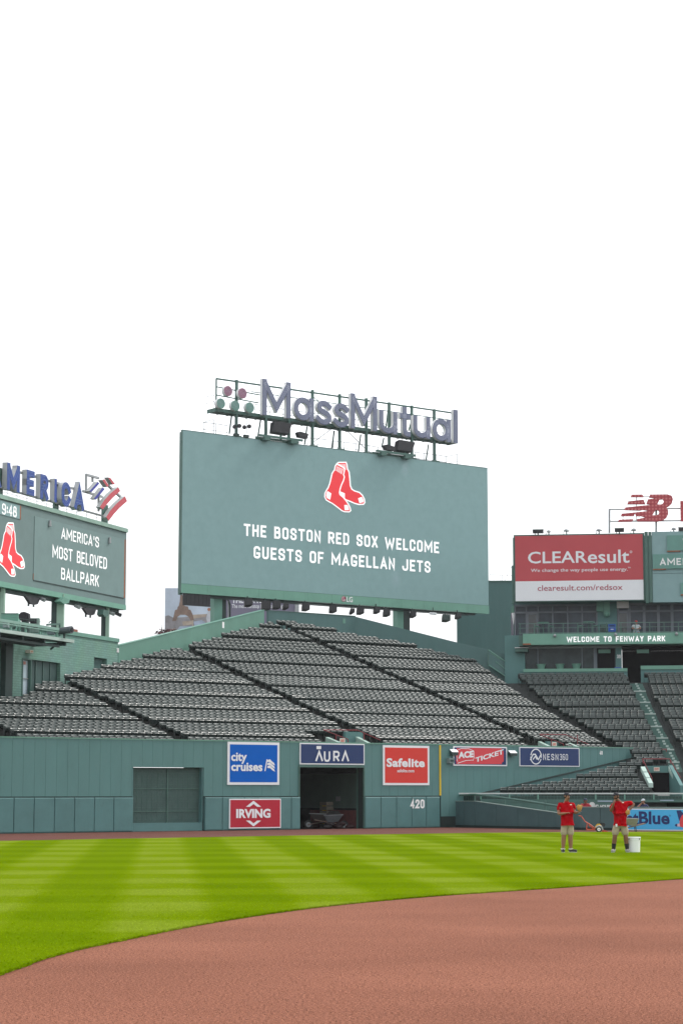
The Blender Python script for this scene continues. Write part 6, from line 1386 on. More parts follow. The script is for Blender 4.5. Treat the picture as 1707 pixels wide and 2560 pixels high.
# ================================================================ bullpen: padded fence, rails, sign
F0, F1, F2 = ground(1097, 2067.5), ground(1450, 2075.2), ground(1760, 2078)
PE = VP((F0.x, F0.y), math.atan2(F1.y - F0.y, F1.x - F0.x)); PE2 = VP((F1.x, F1.y), math.atan2(F2.y - F1.y, F2.x - F1.x))
fe = thing('bullpen_fence', 'low dark green padded fence with sloping pipe rail in front of the bullpen', 'fence', F0)
e1 = PE.s((1450, 2050)); mb = MB()
zA, zB = PE.z(r2(420, 662)), PE.z(r2(1440, 797)); kA, kB = PE.s(r2(485, 800)), PE.s(r2(1440, 890))
ztop = lambda s: zA if s < kA else zA + (zB - zA) * min(1, (s - kA) / (kB - kA))
cuts = [0.0] + [PE.s(r2(x, 850)) for x in (217, 370, 492, 740, 985, 1225, 1410)] + [e1]
for a, b in zip(cuts, cuts[1:]):
    a += .012; b -= .012
    mb.hexa([PE.p(a, -.2, .13), PE.p(b, -.2, .13), PE.p(b, 0, .13), PE.p(a, 0, .13)] + [PE.p(a, -.2, ztop(a)), PE.p(b, -.2, ztop(b)), PE.p(b, 0, ztop(b)), PE.p(a, 0, ztop(a))])
z2 = PE2.z((1560, 2019)); c2 = [0.012, PE2.s((1500, 2050)), PE2.s((1570, 2050)), PE2.s((1640, 2050)), PE2.s((1760, 2050))]
for a, b in zip(c2, c2[1:]): mb.box(PE2, a, b - .024, -.2, 0, .13, z2)
mb.build('padding', G_PADD, fe)
mb = MB(); mb.box(PE, 0, e1, -.18, -.03, 0, .128); mb.box(PE2, 0, c2[-1], -.18, -.03, 0, .128); mb.build('base_strip', G_GAP, fe)
mb = MB()
for a, b in ((0, kA), (kA, kB), (kB, e1)): mb.hexa([PE.p(a, -.22, ztop(a) + .002), PE.p(b, -.22, ztop(b) + .002), PE.p(b, .02, ztop(b) + .002), PE.p(a, .02, ztop(a) + .002), PE.p(a, -.22, ztop(a) + .03), PE.p(b, -.22, ztop(b) + .03), PE.p(b, .02, ztop(b) + .03), PE.p(a, .02, ztop(a) + .03)])
mb.box(PE2, .01, c2[-1], -.22, .02, z2 + .002, z2 + .035); mb.build('top_cap', M('cap_pale_green', (.20, .27, .25), .5, var=.15, vscale=3), fe)
mb = MB(); P = PE.off(-.3); mb.tube([P.px(r2(*c)) for c in ((75, 600), (490, 583), (760, 612), (1100, 660), (1460, 718), (1620, 745))], .06, 8); mb.build('pipe_rail', G_STEEL, fe)
mb = MB()
for x, ya, yb_ in ((85, 598, 668), (262, 592, 668), (300, 592, 668), (490, 585, 668), (835, 625, 710), (1300, 650, 780)): mb.bar(P.px(r2(x, ya)), P.px(r2(x, yb_)), .045, 5)
mb.build_each('rail_post', G_STEEL, fe)
Pn = PW.off(-.9)
t = thing('equipment_crate', 'dark latticed crate standing behind the fence at the foot of the tall wall', 'crate', PE.px(r2(375, 660), -.6)); P = PE.off(-.6)
a, b = P.sz(*r2(262, 582)), P.sz(*r2(492, 665)); MB().box(P, a[0], b[0], -.4, 0, .6, a[1]).build('casing', G_DARK, t)
mb = MB()
for k in range(10): s = a[0] + (b[0] - a[0]) * k / 9; mb.box(P, s - .012, s + .012, .002, .02, b[1], a[1])
for k in range(4): z = b[1] + (a[1] - b[1]) * (k + .5) / 4; mb.box(P, a[0], b[0], .021, .035, z - .012, z + .012)
mb.build('lattice', G_STEEL, t)
# bullpen back wall under the seats
PH = PRS.off(1.0)
bw = thing('bullpen_wall', 'green wall with dark dugout opening below the lower stand, behind the padded fence', 'wall', PH.px((1500, 2020)))
zr = PH.z(r3(800, 1240)); h0 = PH.s(r2(560, 640))
MB().box(PH, h0, 21, -.3, 0, PH.z(r3(800, 1460)), PH.z(r3(800, 1395))).build('fascia', G_STEEL, bw)
MB().box(PH, h0, PH.s(r1(990, 300)), -.3, -.02, 0, PH.z(r3(800, 1462))).build('wall', G_STEEL, bw)
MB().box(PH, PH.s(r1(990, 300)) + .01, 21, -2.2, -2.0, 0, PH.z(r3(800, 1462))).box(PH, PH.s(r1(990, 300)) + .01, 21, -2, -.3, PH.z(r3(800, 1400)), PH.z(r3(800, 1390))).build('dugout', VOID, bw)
MB().box(PH, h0, 21, -.35, -.30, PH.z(r3(800, 1390)), PH.z(r3(800, 1300)) - .02).build('back_panel', G_DARK, bw)
mb = MB(); text_on(mb, PH, 'HOUSE', r1(808, 350), r1(962, 303), .004, .01, bold=.05); text_on(mb, PH, 'ic', r1(715, 345), r1(785, 285), .004, .01, bold=.05)
P = PH.off(.004); c = P.sz(*r1(690, 305)); mb.shape(P, [[(c[0] + .16 * math.cos(i * math.pi / 8), c[1] + .16 * math.sin(i * math.pi / 8)) for i in range(16)]], 0, .01)
mb.build('lettering', M('faded_white_lettering', (.55, .57, .56), .5, var=.1), bw)
MB().box(PH, PH.s(r1(770, 240)), PH.s(r1(985, 240)), .002, .03, PH.z(r1(880, 258)), PH.z(r1(880, 240))).box(PH, PH.s(r3(1020, 1415)), PH.s(r3(1340, 1415)), .002, .03, PH.z(r3(1100, 1430)), PH.z(r3(1100, 1405))).build('pale_strip', M('strip_blue_grey', (.30, .38, .46), .5, var=.1), bw)
fr = thing('front_railing', 'long white-topped railing in front of the lowest seat row above the bullpen', 'railing', PH.p(6, 0, 1))
MB().box(PH, h0 - 1.2, 21, -.04, .05, zr - .07, zr).build('top_rail', M('rail_white', (.50, .55, .53), .5, var=.1), fr)
mb = MB(); s = h0
while s < 21: mb.box(PH, s - .04, s + .04, -.03, .03, PH.z(r3(800, 1395)), zr - .07); s += 1.55
mb.build_each('post', G_LIGHT, fr)
mb = MB()
for y in (1290, 1330, 1365): z = PH.z(r3(800, y)); mb.box(PH, h0, 21, -.01, .01, z - .012, z + .012)
s = h0
while s < 21: mb.bar(PH.p(s, 0, PH.z(r3(800, 1390))), PH.p(s, 0, zr - .07), .006, 3); s += .18
mb.build('wire', G_STEEL, fr)
# light-blue board on the fence
P = PE2.off(.03)
js0, js1 = P.s(r1(1205, 500)), P.s((1770, 2050)); jz1, jz0 = P.z(r3(900, 1612)), P.z(r3(900, 2122))
jb = thing('advertising_board', 'sky-blue board with big navy lettering on the bullpen fence at the right edge', 'sign', P.p((js0 + js1) / 2, 0, jz0))
MB().box(P, js0, js1, -.02, .03, jz0, jz1).build('frame', WHITE, jb)
MB().box(P, js0 + .04, js1 - .04, .032, .036, jz0 + .04, jz1 - .045).build('panel', M('sky_blue_print', (.055, .40, .72), .5, var=.06, vscale=.8), jb)
JN = M('deep_navy_print', (.008, .022, .12), .5, var=0)
mb = MB(); text_on(mb, P, 'jet', r3(130, 2120), r3(515, 1690), .039, .006, bold=.03); text_on(mb, P, 'Blue', r3(528, 1978), r3(1240, 1678), .039, .006, bold=.03)
c = P.sz(*r3(1258, 1775)); q = P.off(.039); mb.ribbon(q, [(c[0] + .035 * math.cos(i * math.pi / 5), c[1] + .035 * math.sin(i * math.pi / 5)) for i in range(10)], .012, 0, .006, True)
mb.build('lettering', JN, jb)
q = P.off(.039); Sj = lambda *l: [q.sz(*r3(*c)) for c in l]
mb = MB(); mb.shape(q, [Sj((1405, 1655), (1500, 1650), (1568, 1720), (1700, 1740), (1700, 1800), (1560, 1790), (1500, 1880), (1470, 1900))], 0, .005); mb.shape(q, [Sj((1365, 2000), (1390, 1970), (1430, 1965), (1430, 2030), (1390, 2030))], 0, .005); mb.build('printed_tail', JN, jb)
mb = MB(); mb.shape(q, [Sj((1480, 1960), (1490, 1850), (1540, 1760), (1600, 1740), (1720, 1740), (1720, 2060), (1560, 2055), (1490, 2030))], .006, .010); mb.build('printed_red_shape', M('coral_red_print', (.62, .05, .06), .5), jb)
mb = MB(); mb.shape(q, [Sj((1425, 1968), (1480, 1960), (1492, 2030), (1428, 2028))], .007, .011); mb.build('printed_pink_shape', M('pale_pink_print', (.62, .45, .55), .5), jb)
# ================================================================ people
SKIN1, SKIN2 = M('skin_light', (.28, .135, .085), .5, var=.06, vscale=8), M('skin_tan', (.19, .085, .050), .5, var=.06, vscale=8)
POLO = M('red_polo_cloth', (.37, .002, .007), .9, spec=.05, var=.16, vscale=9, bump=.3, bscale=14); KHAKI = M('khaki_cloth', (.37, .31, .225), .8, var=.14, vscale=9, bump=.3, bscale=14)
HAIR = M('dark_hair', (.018, .012, .010), .7, var=.3, vscale=20); CAPD = M('dark_cap_cloth', (.012, .013, .02), .7, var=.2); SHOE = M('black_shoe', (.012, .012, .014), .5, var=.2); SOLE = M('pale_sole', (.45, .45, .45), .6, var=.05)
GLOVE = M('tan_glove_leather', (.42, .22, .05), .55, var=.2, vscale=12); SOCKD = M('black_sock', (.014, .014, .016), .8, var=.2); EYE_ = M('eye_dark', (.01, .008, .008), .3, var=0); LIP = M('lip_brown', (.22, .07, .06), .5, var=0)
def skin_data(nodes, edges, root, levels=2):
    names = list(nodes); idx = {n: i for i, n in enumerate(names)}
    me = bpy.data.meshes.new('skeleton'); me.from_pydata([nodes[n][0] for n in names], [(idx[a], idx[b]) for a, b in edges], [])
    ob = bpy.data.objects.new('skeleton', me); COL.objects.link(ob)
    ob.modifiers.new('Skin', 'SKIN'); sl = me.skin_vertices[0].data
    for n in names:
        r_ = nodes[n][1]; sl[idx[n]].radius = (r_, r_) if not isinstance(r_, tuple) else r_; sl[idx[n]].use_root = (n == root)
    ob.modifiers['Skin'].use_smooth_shade = True
    for v_ in sl: v_.radius = (v_.radius[0] * 1.16, v_.radius[1] * 1.16)
    sd = ob.modifiers.new('Sub', 'SUBSURF'); sd.levels = levels; sd.render_levels = levels
    dg = bpy.context.evaluated_depsgraph_get(); ev = ob.evaluated_get(dg); m2 = ev.to_mesh()
    vs = [v.co.copy() for v in m2.vertices]; fs = [tuple(p.vertices) for p in m2.polygons]; ev.to_mesh_clear()
    bpy.data.objects.remove(ob); bpy.data.meshes.remove(me)
    return vs, fs
def chain(nodes, edges, pts, base, pre):
    last = base
    for i, (p, r_) in enumerate(pts): n = f'{pre}{i}'; nodes[n] = (p, r_); edges.append((last, n)); last = n
def person(label, base, J, look, skin, shirt, opts, group=None):
    """J: joints in metres, x right, y away, z up from the feet; look: unit vector the face points to"""
    J = {k: Vector(v) for k, v in J.items()}; L = Vector(look).normalized()
    t = thing('person', label, 'person', base, group)
    rr = random.Random(len(label))
    N_, E_ = {}, []
    def add(n, p, r_, to=None):
        N_[n] = (p, r_)
        if to: E_.append((to, n))
    pel, wa, ch, nk, hd = J['pelvis'], J['waist'], J['chest'], J['neck'], J['head']
    add('pelvis', pel, .115); add('waist', wa, .105, 'pelvis'); add('chest', ch, .115, 'waist'); add('neck0', nk, .062, 'chest')
    add('jaw', hd + L * .012 - Vector((0, 0, .075)), .062, 'neck0'); add('face', hd + L * .006, .082, 'jaw'); add('crown', hd + Vector((0, 0, .065)) - L * .012, .072, 'face')
    add('nose', hd + L * .098 - Vector((0, 0, .018)), .014, 'face')
    for s in 'lr':
        sh, el, wr = J['sh' + s], J['el' + s], J['wr' + s]; hip, kn, an, toe = J['hip' + s], J['kn' + s], J['an' + s], J['toe' + s]
        add('sh' + s, sh - Vector((0, 0, .04)), .048, 'chest'); add('ua' + s, sh.lerp(el, .5), .047, 'sh' + s); add('el' + s, el, .047, 'ua' + s); add('fa' + s, el.lerp(wr, .35), .050, 'el' + s); add('wr' + s, wr, .028, 'fa' + s)
        hd_ = J.get('hand' + s); d = (hd_ - wr).normalized() if hd_ else (wr - el).normalized()
        side = d.cross(Vector((0, 0, 1)));
        side = side.normalized() if side.length > .1 else Vector((1, 0, 0))
        up = side.cross(d)
        pm = wr + d * .055; add('palm' + s, pm, .034, 'wr' + s)
        for k, (o, ln) in enumerate(((-.028, .065), (-.010, .078), (.010, .074), (.028, .058))):
            b0 = pm + d * .035 + side * o; chain(N_, E_, [(b0, .0105), (b0 + d * ln * .5 - up * .012, .0095), (b0 + d * ln * .72 - up * ln * .5, .008)], 'palm' + s, f'f{s}{k}')
        b0 = pm - d * .01 + side * (.04 if s == 'l' else -.04); chain(N_, E_, [(b0, .012), (b0 + d * .03 + side * (.015 if s == 'l' else -.015), .010), (b0 + d * .055 - up * .01, .0085)], 'palm' + s, f't{s}')
        add('hip' + s, hip, .098, 'pelvis'); add('th' + s, hip.lerp(kn, .5), .082, 'hip' + s); add('kn' + s, kn, .066, 'th' + s); add('ca' + s, kn.lerp(an, .32) + Vector((0, .02, 0)), .074, 'kn' + s); add('an' + s, an, .041, 'ca' + s)
        add('ft' + s, an.lerp(toe, .45) * 1.0 + Vector((0, 0, -.02)), .036, 'an' + s); add('toe' + s, toe, .028, 'ft' + s)
    vs, fs = skin_data(N_, E_, 'pelvis')
    B = Vector(base)
    def emit(name, vs, fs, mat, parent=t, smooth=True):
        mb = MB(); mb.add([v + B for v in vs], fs); o = mb.build(name, mat, t, smooth=smooth)
        if parent is not t: o.parent = parent
        return o
    yb = (pel.y + ch.y) / 2
    vs = [Vector((v.x, yb + (v.y - yb) * .70, v.z)) if pel.z < v.z < nk.z - .02 and abs(v.y - yb) < .2 and abs(v.x - (pel.x + ch.x) / 2) < .17 else v for v in vs]
    body = emit('body', vs, fs, skin)
    # shirt: torso and sleeves
    N_, E_ = {}, []
    hem = pel + Vector((0, 0, -.02))
    add('w', wa.lerp(pel, .35), .178); add('hem', hem, .172, 'w'); add('b', wa.lerp(ch, .4), .178, 'w'); add('c', ch - Vector((0, 0, .03)), .165, 'b'); add('k', nk - Vector((0, 0, .095)), .064, 'c')
    for s in 'lr':
        sh, el = J['sh' + s], J['el' + s]; add('s' + s, sh - Vector((0, 0, .034)), .078, 'c'); add('u' + s, sh.lerp(el, .45), .072, 's' + s); add('e' + s, sh.lerp(el, .76), .070, 'u' + s)
    vs, fs = skin_data(N_, E_, 'w')
    yc = (pel.y + ch.y) / 2
    vs = [Vector((v.x, yc + (v.y - yc) * (.80 if abs(v.y - yc) < .22 else 1), v.z)) for v in vs]
    for v in vs: v.x += .007 * math.sin(v.z * 34 + v.y * 20); v.y += .010 * math.sin(v.z * 24 + v.x * 31) + .007 * math.sin(v.x * 55 - v.z * 38)
    sh_o = emit('shirt', vs, fs, shirt)
    # collar and badge
    mb = MB(); c = B + nk - Vector((0, 0, .015)); mb.lathe(c, [(.088, -.055), (.080, -.020), (.073, -.017)], 12, cap=False); o = mb.build('collar', shirt, t); o.parent = sh_o
    if opts.get('badge'):
        bd = Vector(opts['badge']); mb = MB(); mb.ball(B + bd, .035, .012, .018); o = mb.build('badge', LETTER, t); o.parent = sh_o
    if opts.get('lower', True):
        N_, E_ = {}, []
        add('p', pel, .150); add('w', pel.lerp(wa, .45), .148, 'p')
        for s in 'lr':
            hip, kn = J['hip' + s], J['kn' + s]; add('h' + s, hip, .116, 'p'); add('m' + s, hip.lerp(kn, .5), .112, 'h' + s); add('e' + s, hip.lerp(kn, 1.0), .104, 'm' + s)
        vs, fs = skin_data(N_, E_, 'p'); vs = [Vector((v.x, yc + (v.y - yc) * .86, v.z)) for v in vs]
        emit('shorts', vs, fs, opts.get('shorts', KHAKI))
        for s in 'lr':
            an, toe, kn = J['an' + s], J['toe' + s], J['kn' + s]
            d = (toe - an); d.z = 0; d.normalize()
            vs, fs = skin_data({'a': (an + Vector((0, 0, -.01)), .050), 'h': (an - d * .045 + Vector((0, 0, -.045)), .043), 'm': (an + d * .07 + Vector((0, 0, -.045)), .048), 't': (Vector((toe.x, toe.y, .042)) + d * .02, .040)}, [('a', 'h'), ('a', 'm'), ('m', 't')], 'a')
            vs = [Vector((v.x, v.y, max(v.z, .014))) for v in vs]
            o = emit('shoe', vs, fs, opts.get('shoe', SHOE)); lo = [v for v in vs if v.z < .03]
            c = sum(lo, Vector()) / len(lo); ln = max((v - c).dot(d) for v in lo)
            mb = MB(); sd = Vector((-d.y, d.x, 0)); mb.loft([[B + c + d * (ln * math.cos(a)) + sd * (.05 * math.sin(a)) + Vector((0, 0, zz_ - c.z)) for a in [2 * math.pi * i / 14 for i in range(14)]] for zz_ in (0, .02)]); s2 = mb.build('sole', opts.get('sole', SOLE), t); s2.parent = o
            if opts.get('sock'):
                mb = MB(); a, b = an + Vector((0, 0, -.01)), kn.lerp(an, opts['sock'][1]); mb.bar(B + a, B + b + Vector((0, .01, 0)), .054, 10, .076); mb.build('sock', opts['sock'][0], t)
    # head: hair, cap, eyes, mouth, ears, beard
    H = B + hd; side = Vector((-L.y, L.x, 0)).normalized(); up = Vector((0, 0, 1))
    fwd = Vector((L.x, L.y, 0)).normalized()
    def ell(c, a, b, d_, e0, e1, k=14, j=6):                # part of an ellipsoid oriented with the head, between two elevations
        rings = []
        for i in range(j + 1):
            e = e0 + (e1 - e0) * i / j
            rings.append([c + (fwd * (a * math.cos(q)) + side * (b * math.sin(q))) * math.cos(e) + up * (d_ * math.sin(e)) for q in [2 * math.pi * m_ / k for m_ in range(k)]])
        return rings
    MB().loft(ell(H - fwd * .022, .098, .092, .105, -.55, 1.5)).build('hair', HAIR, t)
    cap = MB().loft(ell(H + up * .035 - fwd * .006, .112, .101, .098, .02, 1.52)).build('cap', opts.get('cap', CAPD), t, smooth=True)
    br_ = MB(); c = H + up * .045 + fwd * .09
    br_.loft([[c + side * (.075 * math.cos(q)) + fwd * (.095 * max(0, math.sin(q))) + up * (zz_ - .02 * max(0, math.sin(q))) for q in [math.pi * i / 10 for i in range(11)]] for zz_ in (0, .012)]); o = br_.build('brim', opts.get('brim', opts.get('cap', CAPD)), t); o.parent = cap
    for k in (-1, 1):
        p = H + fwd * .078 + side * (.032 * k) + up * .012; mb = MB(); mb.ball(p, .012, .012, .009); o = mb.build('eye', EYE_, t); o.parent = body
        p = H + side * (.088 * k) - fwd * .005; mb = MB(); mb.ball(p, .022, .014, .032); o = mb.build('ear', skin, t); o.parent = body
    mb = MB(); mb.ball(H + fwd * .078 - up * .055, .022, .022, .008); o = mb.build('mouth', LIP, t); o.parent = body
    if opts.get('beard'): MB().loft(ell(H + fwd * .010 - up * .055, .084, .076, .06, -1.4, .25)).build('beard', HAIR, t)
    return t
def glove(label, p, ax, r_, parent_loc=None):
    t = thing('baseball_glove', label, 'glove', p, 'tan baseball gloves held by the two people in red shirts'); p = Vector(p); ax = Vector(ax).normalized()
    s = ax.cross(Vector((0, 1, 0))).normalized(); n = s.cross(ax)
    mb = MB(); rings = []
    for v, wd, th in ((-1, .55, .5), (-.6, .85, .7), (-.1, 1.0, .75), (.35, 1.02, .6), (.7, .9, .42)):
        rings.append([p + ax * (v * r_) + s * (wd * r_ * .82 * math.cos(q)) + n * (th * r_ * .6 * math.sin(q)) for q in [2 * math.pi * i / 14 for i in range(14)]])
    mb.loft(rings); mb.build('palm', GLOVE, t, smooth=True)
    for k in range(5):
        a = (-.95 + .42 * k) if k < 4 else 1.15
        d = (ax * math.cos(a * .55) + s * math.sin(a * .55)).normalized(); b0 = p + ax * (.45 * r_) + s * (-.62 * r_ + .34 * r_ * k)
        if k == 4: b0 = p + s * (.75 * r_) - ax * .1 * r_
        mb = MB(); mb.bar(b0, b0 + d * r_ * .2, .24 * r_, 8, .25 * r_).bar(b0 + d * r_ * .2, b0 + d * r_ * .42, .25 * r_, 8, .17 * r_); mb.build('finger', GLOVE, t, smooth=True)
    return t
PX1 = ground((r1(345, 1000))[0], 2132); kpx = PX1.y / FPX / _c / 5.8074
B1 = Vector((PX1.x, PX1.y, GZ))
X = lambda px: (px - 345) * kpx
Z = lambda py: (1000 - py) * kpx
J1 = dict(pelvis=(X(338), 0, Z(590)), waist=(X(335), 0, Z(500)), chest=(X(328), .0, Z(365)), neck=(X(330), -.01, Z(272)), head=(X(337), -.035, Z(212)),
          shl=(X(232), -.02, Z(318)), ell=(X(212), -.06, Z(462)), wrl=(X(300), -.25, Z(452)), handl=(X(345), -.28, Z(440)),
          shr=(X(425), .05, Z(318)), elr=(X(440), -.02, Z(440)), wrr=(X(478), -.16, Z(438)), handr=(X(500), -.2, Z(425)),
          hipl=(X(296), 0, Z(610)), knl=(X(284), -.03, Z(780)), anl=(X(272), .0, Z(962)), toel=(X(272), -.17, .035),
          hipr=(X(386), .02, Z(610)), knr=(X(378), -.03, Z(780)), anr=(X(384), .03, Z(962)), toer=(X(462), -.05, .035))
person('person in red polo looking down at a tan glove held up in one hand', B1, J1, (.62, -.66, -.32), SKIN1, POLO, dict(badge=(X(385), -.15, Z(330)), sock=(LETTER, .93)))
glove('tan baseball glove raised beside the chest of the person farther from the white bucket', B1 + Vector((X(505), -.2, Z(370))), (.15, 0, 1), .105)
PX2 = ground(r1(1100, 1000)[0], 2132); B2 = Vector((PX2.x, PX2.y, GZ)); X = lambda px: (px - 1100) * kpx
J2 = dict(pelvis=(X(1105), 0, Z(590)), waist=(X(1112), 0, Z(510)), chest=(X(1108), -.02, Z(365)), neck=(X(1075), -.03, Z(268)), head=(X(1050), -.05, Z(212)),
          shl=(X(1005), -.06, Z(325)), ell=(X(968), -.12, Z(425)), wrl=(X(1002), -.26, Z(318)), handl=(X(1012), -.25, Z(275)),
          shr=(X(1222), .02, Z(298)), elr=(X(1312), .06, Z(320)), wrr=(X(1240), -.06, Z(405)), handr=(X(1212), -.09, Z(435)),
          hipl=(X(1050), 0, Z(612)), knl=(X(1025), -.03, Z(780)), anl=(X(1005), .02, Z(958)), toel=(X(975), -.16, .035),
          hipr=(X(1160), .02, Z(612)), knr=(X(1180), -.02, Z(780)), anr=(X(1202), .03, Z(958)), toer=(X(1212), -.15, .035))
person('person in red polo with one hand at the mouth, the other on hip', B2, J2, (-.72, -.60, -.34), SKIN2, POLO, dict(badge=(X(1140), -.17, Z(300)), sock=(SOCKD, .55), shoe=M('grey_shoe', (.30, .29, .28), .5), beard=True))
glove('tan baseball glove tucked at the hip of the person next to the white bucket', B2 + Vector((X(1205), -.13, Z(440))), (-.5, 0, -.85), .09)
t = thing('hip_tag', 'small white tag hanging from the shorts of the person beside the bucket', 'tag', B2 + Vector((X(1042), -.17, Z(640)))); p = B2 + Vector((X(1042), -.17, Z(640)))
MB().abox(p.x - .03, p.x + .03, p.y - .012, p.y - .004, p.z, p.z + .085).build('card', WHITE, t); MB().bar(p + Vector((0, 0, .085)), p + Vector((0, .03, .13)), .006, 4).build('strap', BLACK, t)
# white bucket
pb = ground(r1(1298, 1000)[0], 2131.5); pb.z = GZ; bu = thing('bucket', 'tall white plastic bucket standing on the grass beside the rightmost person', 'bucket', pb)
wb = 98 * kpx; hb = 212 * kpx; BKT = M('white_plastic', (.78, .80, .84), .35, var=.02)
MB().lathe(pb, [(wb * .86, 0), (wb * .87, .01), (wb * .96, hb * .93), (wb * .985, hb * .935), (wb * .985, hb * .95), (wb * .90, hb * .95), (wb * .84, .03)], 28).build('body', BKT, bu, smooth=False)
MB().lathe(pb, [(wb * .965, hb * .80), (wb * 1.0, hb * .81), (wb * 1.0, hb * .835), (wb * .965, hb * .845)], 28, cap=False).build('rib', BKT, bu)
MB().lathe(pb, [(wb * .95, hb * .951), (wb * 1.03, hb * .953), (wb * 1.03, hb * .985), (wb * .98, hb)], 28).build('rim', BKT, bu)
mb = MB()
for s in (-1, 1): mb.ball(pb + Vector((s * wb * .75, -wb * .62, hb * .88)), .03, .03, .03)
mb.build('lug', GREYM, bu)
# two people in the bullpen
def leaner(label, c, Y, shirt, look, cap, skin, arm_up=False):
    top = at_depth(*c, Y); h = top.z; k = h / 1.80; base = Vector((top.x, Y, 0))
    j = dict(pelvis=(0, 0, .95), waist=(0, 0, 1.1), chest=(0, -.05, 1.36), neck=(0, -.1, 1.54), head=(0, -.14, 1.67), shl=(-.19, -.05, 1.46), ell=(-.32, -.16, 1.22), wrl=(-.14, -.34, 1.24), shr=(.19, -.05, 1.46), elr=(.34, -.14, 1.22), wrr=(.12, -.34, 1.22),
             hipl=(-.1, 0, .9), knl=(-.11, -.03, .5), anl=(-.11, .02, .09), toel=(-.12, -.16, .035), hipr=(.1, 0, .9), knr=(.11, -.03, .5), anr=(.11, .02, .09), toer=(.12, -.16, .035))
    if arm_up: j.update(ell=(-.36, -.22, 1.25), wrl=(-.16, -.27, 1.52), handl=(-.1, -.25, 1.58))
    j = {a: tuple(q * k for q in b) for a, b in j.items()}
    return person(label, base, j, look, skin, shirt, dict(cap=cap, shorts=NAVY))
leaner('person in red top and dark cap looking over the bullpen fence behind the red mower', r1(590, 210), 109.0, M('dull_red_cloth', (.30, .02, .03), .8, var=.2, vscale=8), (.1, -1, -.2), M('cap_navy', (.015, .025, .05), .7), SKIN2)
leaner('person in navy top and pale cap leaning on the fence above the sky-blue board', r3(615, 1385), 107.0, M('navy_cloth', (.025, .03, .085), .8, var=.2, vscale=8), (-.5, -.85, -.1), M('cap_pale_grey', (.42, .46, .50), .7), SKIN1, True)
# person seated on the balcony
pz = PR.px(r5(640, 2080), .1); pz.z = zb1 - .42
j = dict(pelvis=(0, .1, .5), waist=(0, .08, .68), chest=(.02, .06, .95), neck=(.02, .02, 1.14), head=(.02, .0, 1.27), shl=(-.19, .04, 1.06), ell=(-.28, -.08, .82), wrl=(-.1, -.3, .80), shr=(.21, .04, 1.06), elr=(.3, -.06, .82), wrr=(.12, -.3, .80),
         hipl=(-.1, .05, .5), knl=(-.13, -.36, .5), anl=(-.13, -.36, .09), toel=(-.13, -.54, .035), hipr=(.1, .05, .5), knr=(.13, -.36, .5), anr=(.13, -.36, .09), toer=(.13, -.54, .035))
person('person in red cap and pale shirt sitting at the balcony window behind the railing', pz, j, (.2, -1, -.15), SKIN1, M('pale_shirt_cloth', (.42, .46, .48), .8, var=.1), dict(cap=M('red_cap_cloth', (.45, .03, .03), .7), shorts=M('pale_blue_jeans', (.22, .30, .38), .8)))
ch_ = thing('balcony_chair', 'small dark chair under the seated person on the balcony', 'chair', pz); mb = MB()
for dx, dy in ((-.2, -.1), (.2, -.1), (-.2, .3), (.2, .3)): mb.bar(pz + Vector((dx, dy, 0)), pz + Vector((dx, dy, .4)), .02, 4)
mb.build_each('leg', G_DARK, ch_); MB().abox(pz.x - .23, pz.x + .23, pz.y - .13, pz.y + .33, pz.z + .37, pz.z + .4).build('seat', G_DARK, ch_); MB().abox(pz.x - .22, pz.x + .22, pz.y + .3, pz.y + .34, pz.z + .4, pz.z + .9).build('backrest', G_DARK, ch_)

# ================================================================ groundskeeping gear
def wheel(name, c, ax, r_, wd, parent, tyre, rim):
    c = Vector(c); ax = Vector(ax).normalized(); w_ = MB().bar(c - ax * wd / 2, c + ax * wd / 2, r_, 18).build(name, tyre, parent)
    o = MB().bar(c - ax * (wd / 2 + .012), c + ax * (wd / 2 + .012), r_ * .58, 14).build('rim', rim, parent); o.parent = w_
    o = MB().bar(c - ax * (wd / 2 + .022), c + ax * (wd / 2 + .022), r_ * .18, 8).build('hub', BLACK, parent); o.parent = w_
TYRE = M('tyre_black', (.015, .015, .016), .7, var=.2)
YM = 103.0; gm = lambda x, y, dy=0: at_depth(*r1(x, y), YM + dy)
g0 = gm(790, 692); km = YM / FPX / 5.8074; mo = thing('lawn_machine', 'walk-behind turf machine with orange frame, yellow hood and white wheel rim, before the padded fence', 'machine', (g0.x, YM, 0))
dz = -g0.z
def mp(x, y, dy=0): p = gm(x, y, dy); p.z += dz; return p
ORG = M('orange_red_steel', (.48, .075, .035), .45, var=.12, vscale=6); YEL = M('yellow_hood', (.62, .36, .02), .4, var=.08)
wheel('wheel', mp(788, 652, -.25), (0, 1, 0), 42 * km, .1, mo, TYRE, LETTER); wheel('wheel', mp(788, 652, .25), (0, 1, 0), 42 * km, .1, mo, TYRE, LETTER)
mb = MB()
for dy in (-.22, .22):
    q = [mp(*c, dy) for c in ((495, 455), (535, 460), (590, 540), (660, 580), (740, 640))]; mb.tube(q, .022, 6)
mb.bar(mp(497, 455, -.22), mp(497, 455, .22), .022, 6).bar(mp(560, 500, -.22), mp(560, 500, .22), .018, 6).bar(mp(615, 552, -.22), mp(615, 552, .22), .018, 6); mb.build('handle', ORG, mo)
mb = MB()
for dy in (-.2, .2): mb.tube([mp(*c, dy) for c in ((620, 560), (610, 650), (735, 655), (640, 590), (735, 655))], .022, 5); mb.tube([mp(*c, dy) for c in ((640, 575), (700, 640))], .018, 5)
mb.hexa([mp(610, 665, -.28), mp(735, 665, -.28), mp(735, 665, .28), mp(610, 665, .28), mp(610, 645, -.28), mp(735, 645, -.28), mp(735, 645, .28), mp(610, 645, .28)]); mb.build('frame', ORG, mo)
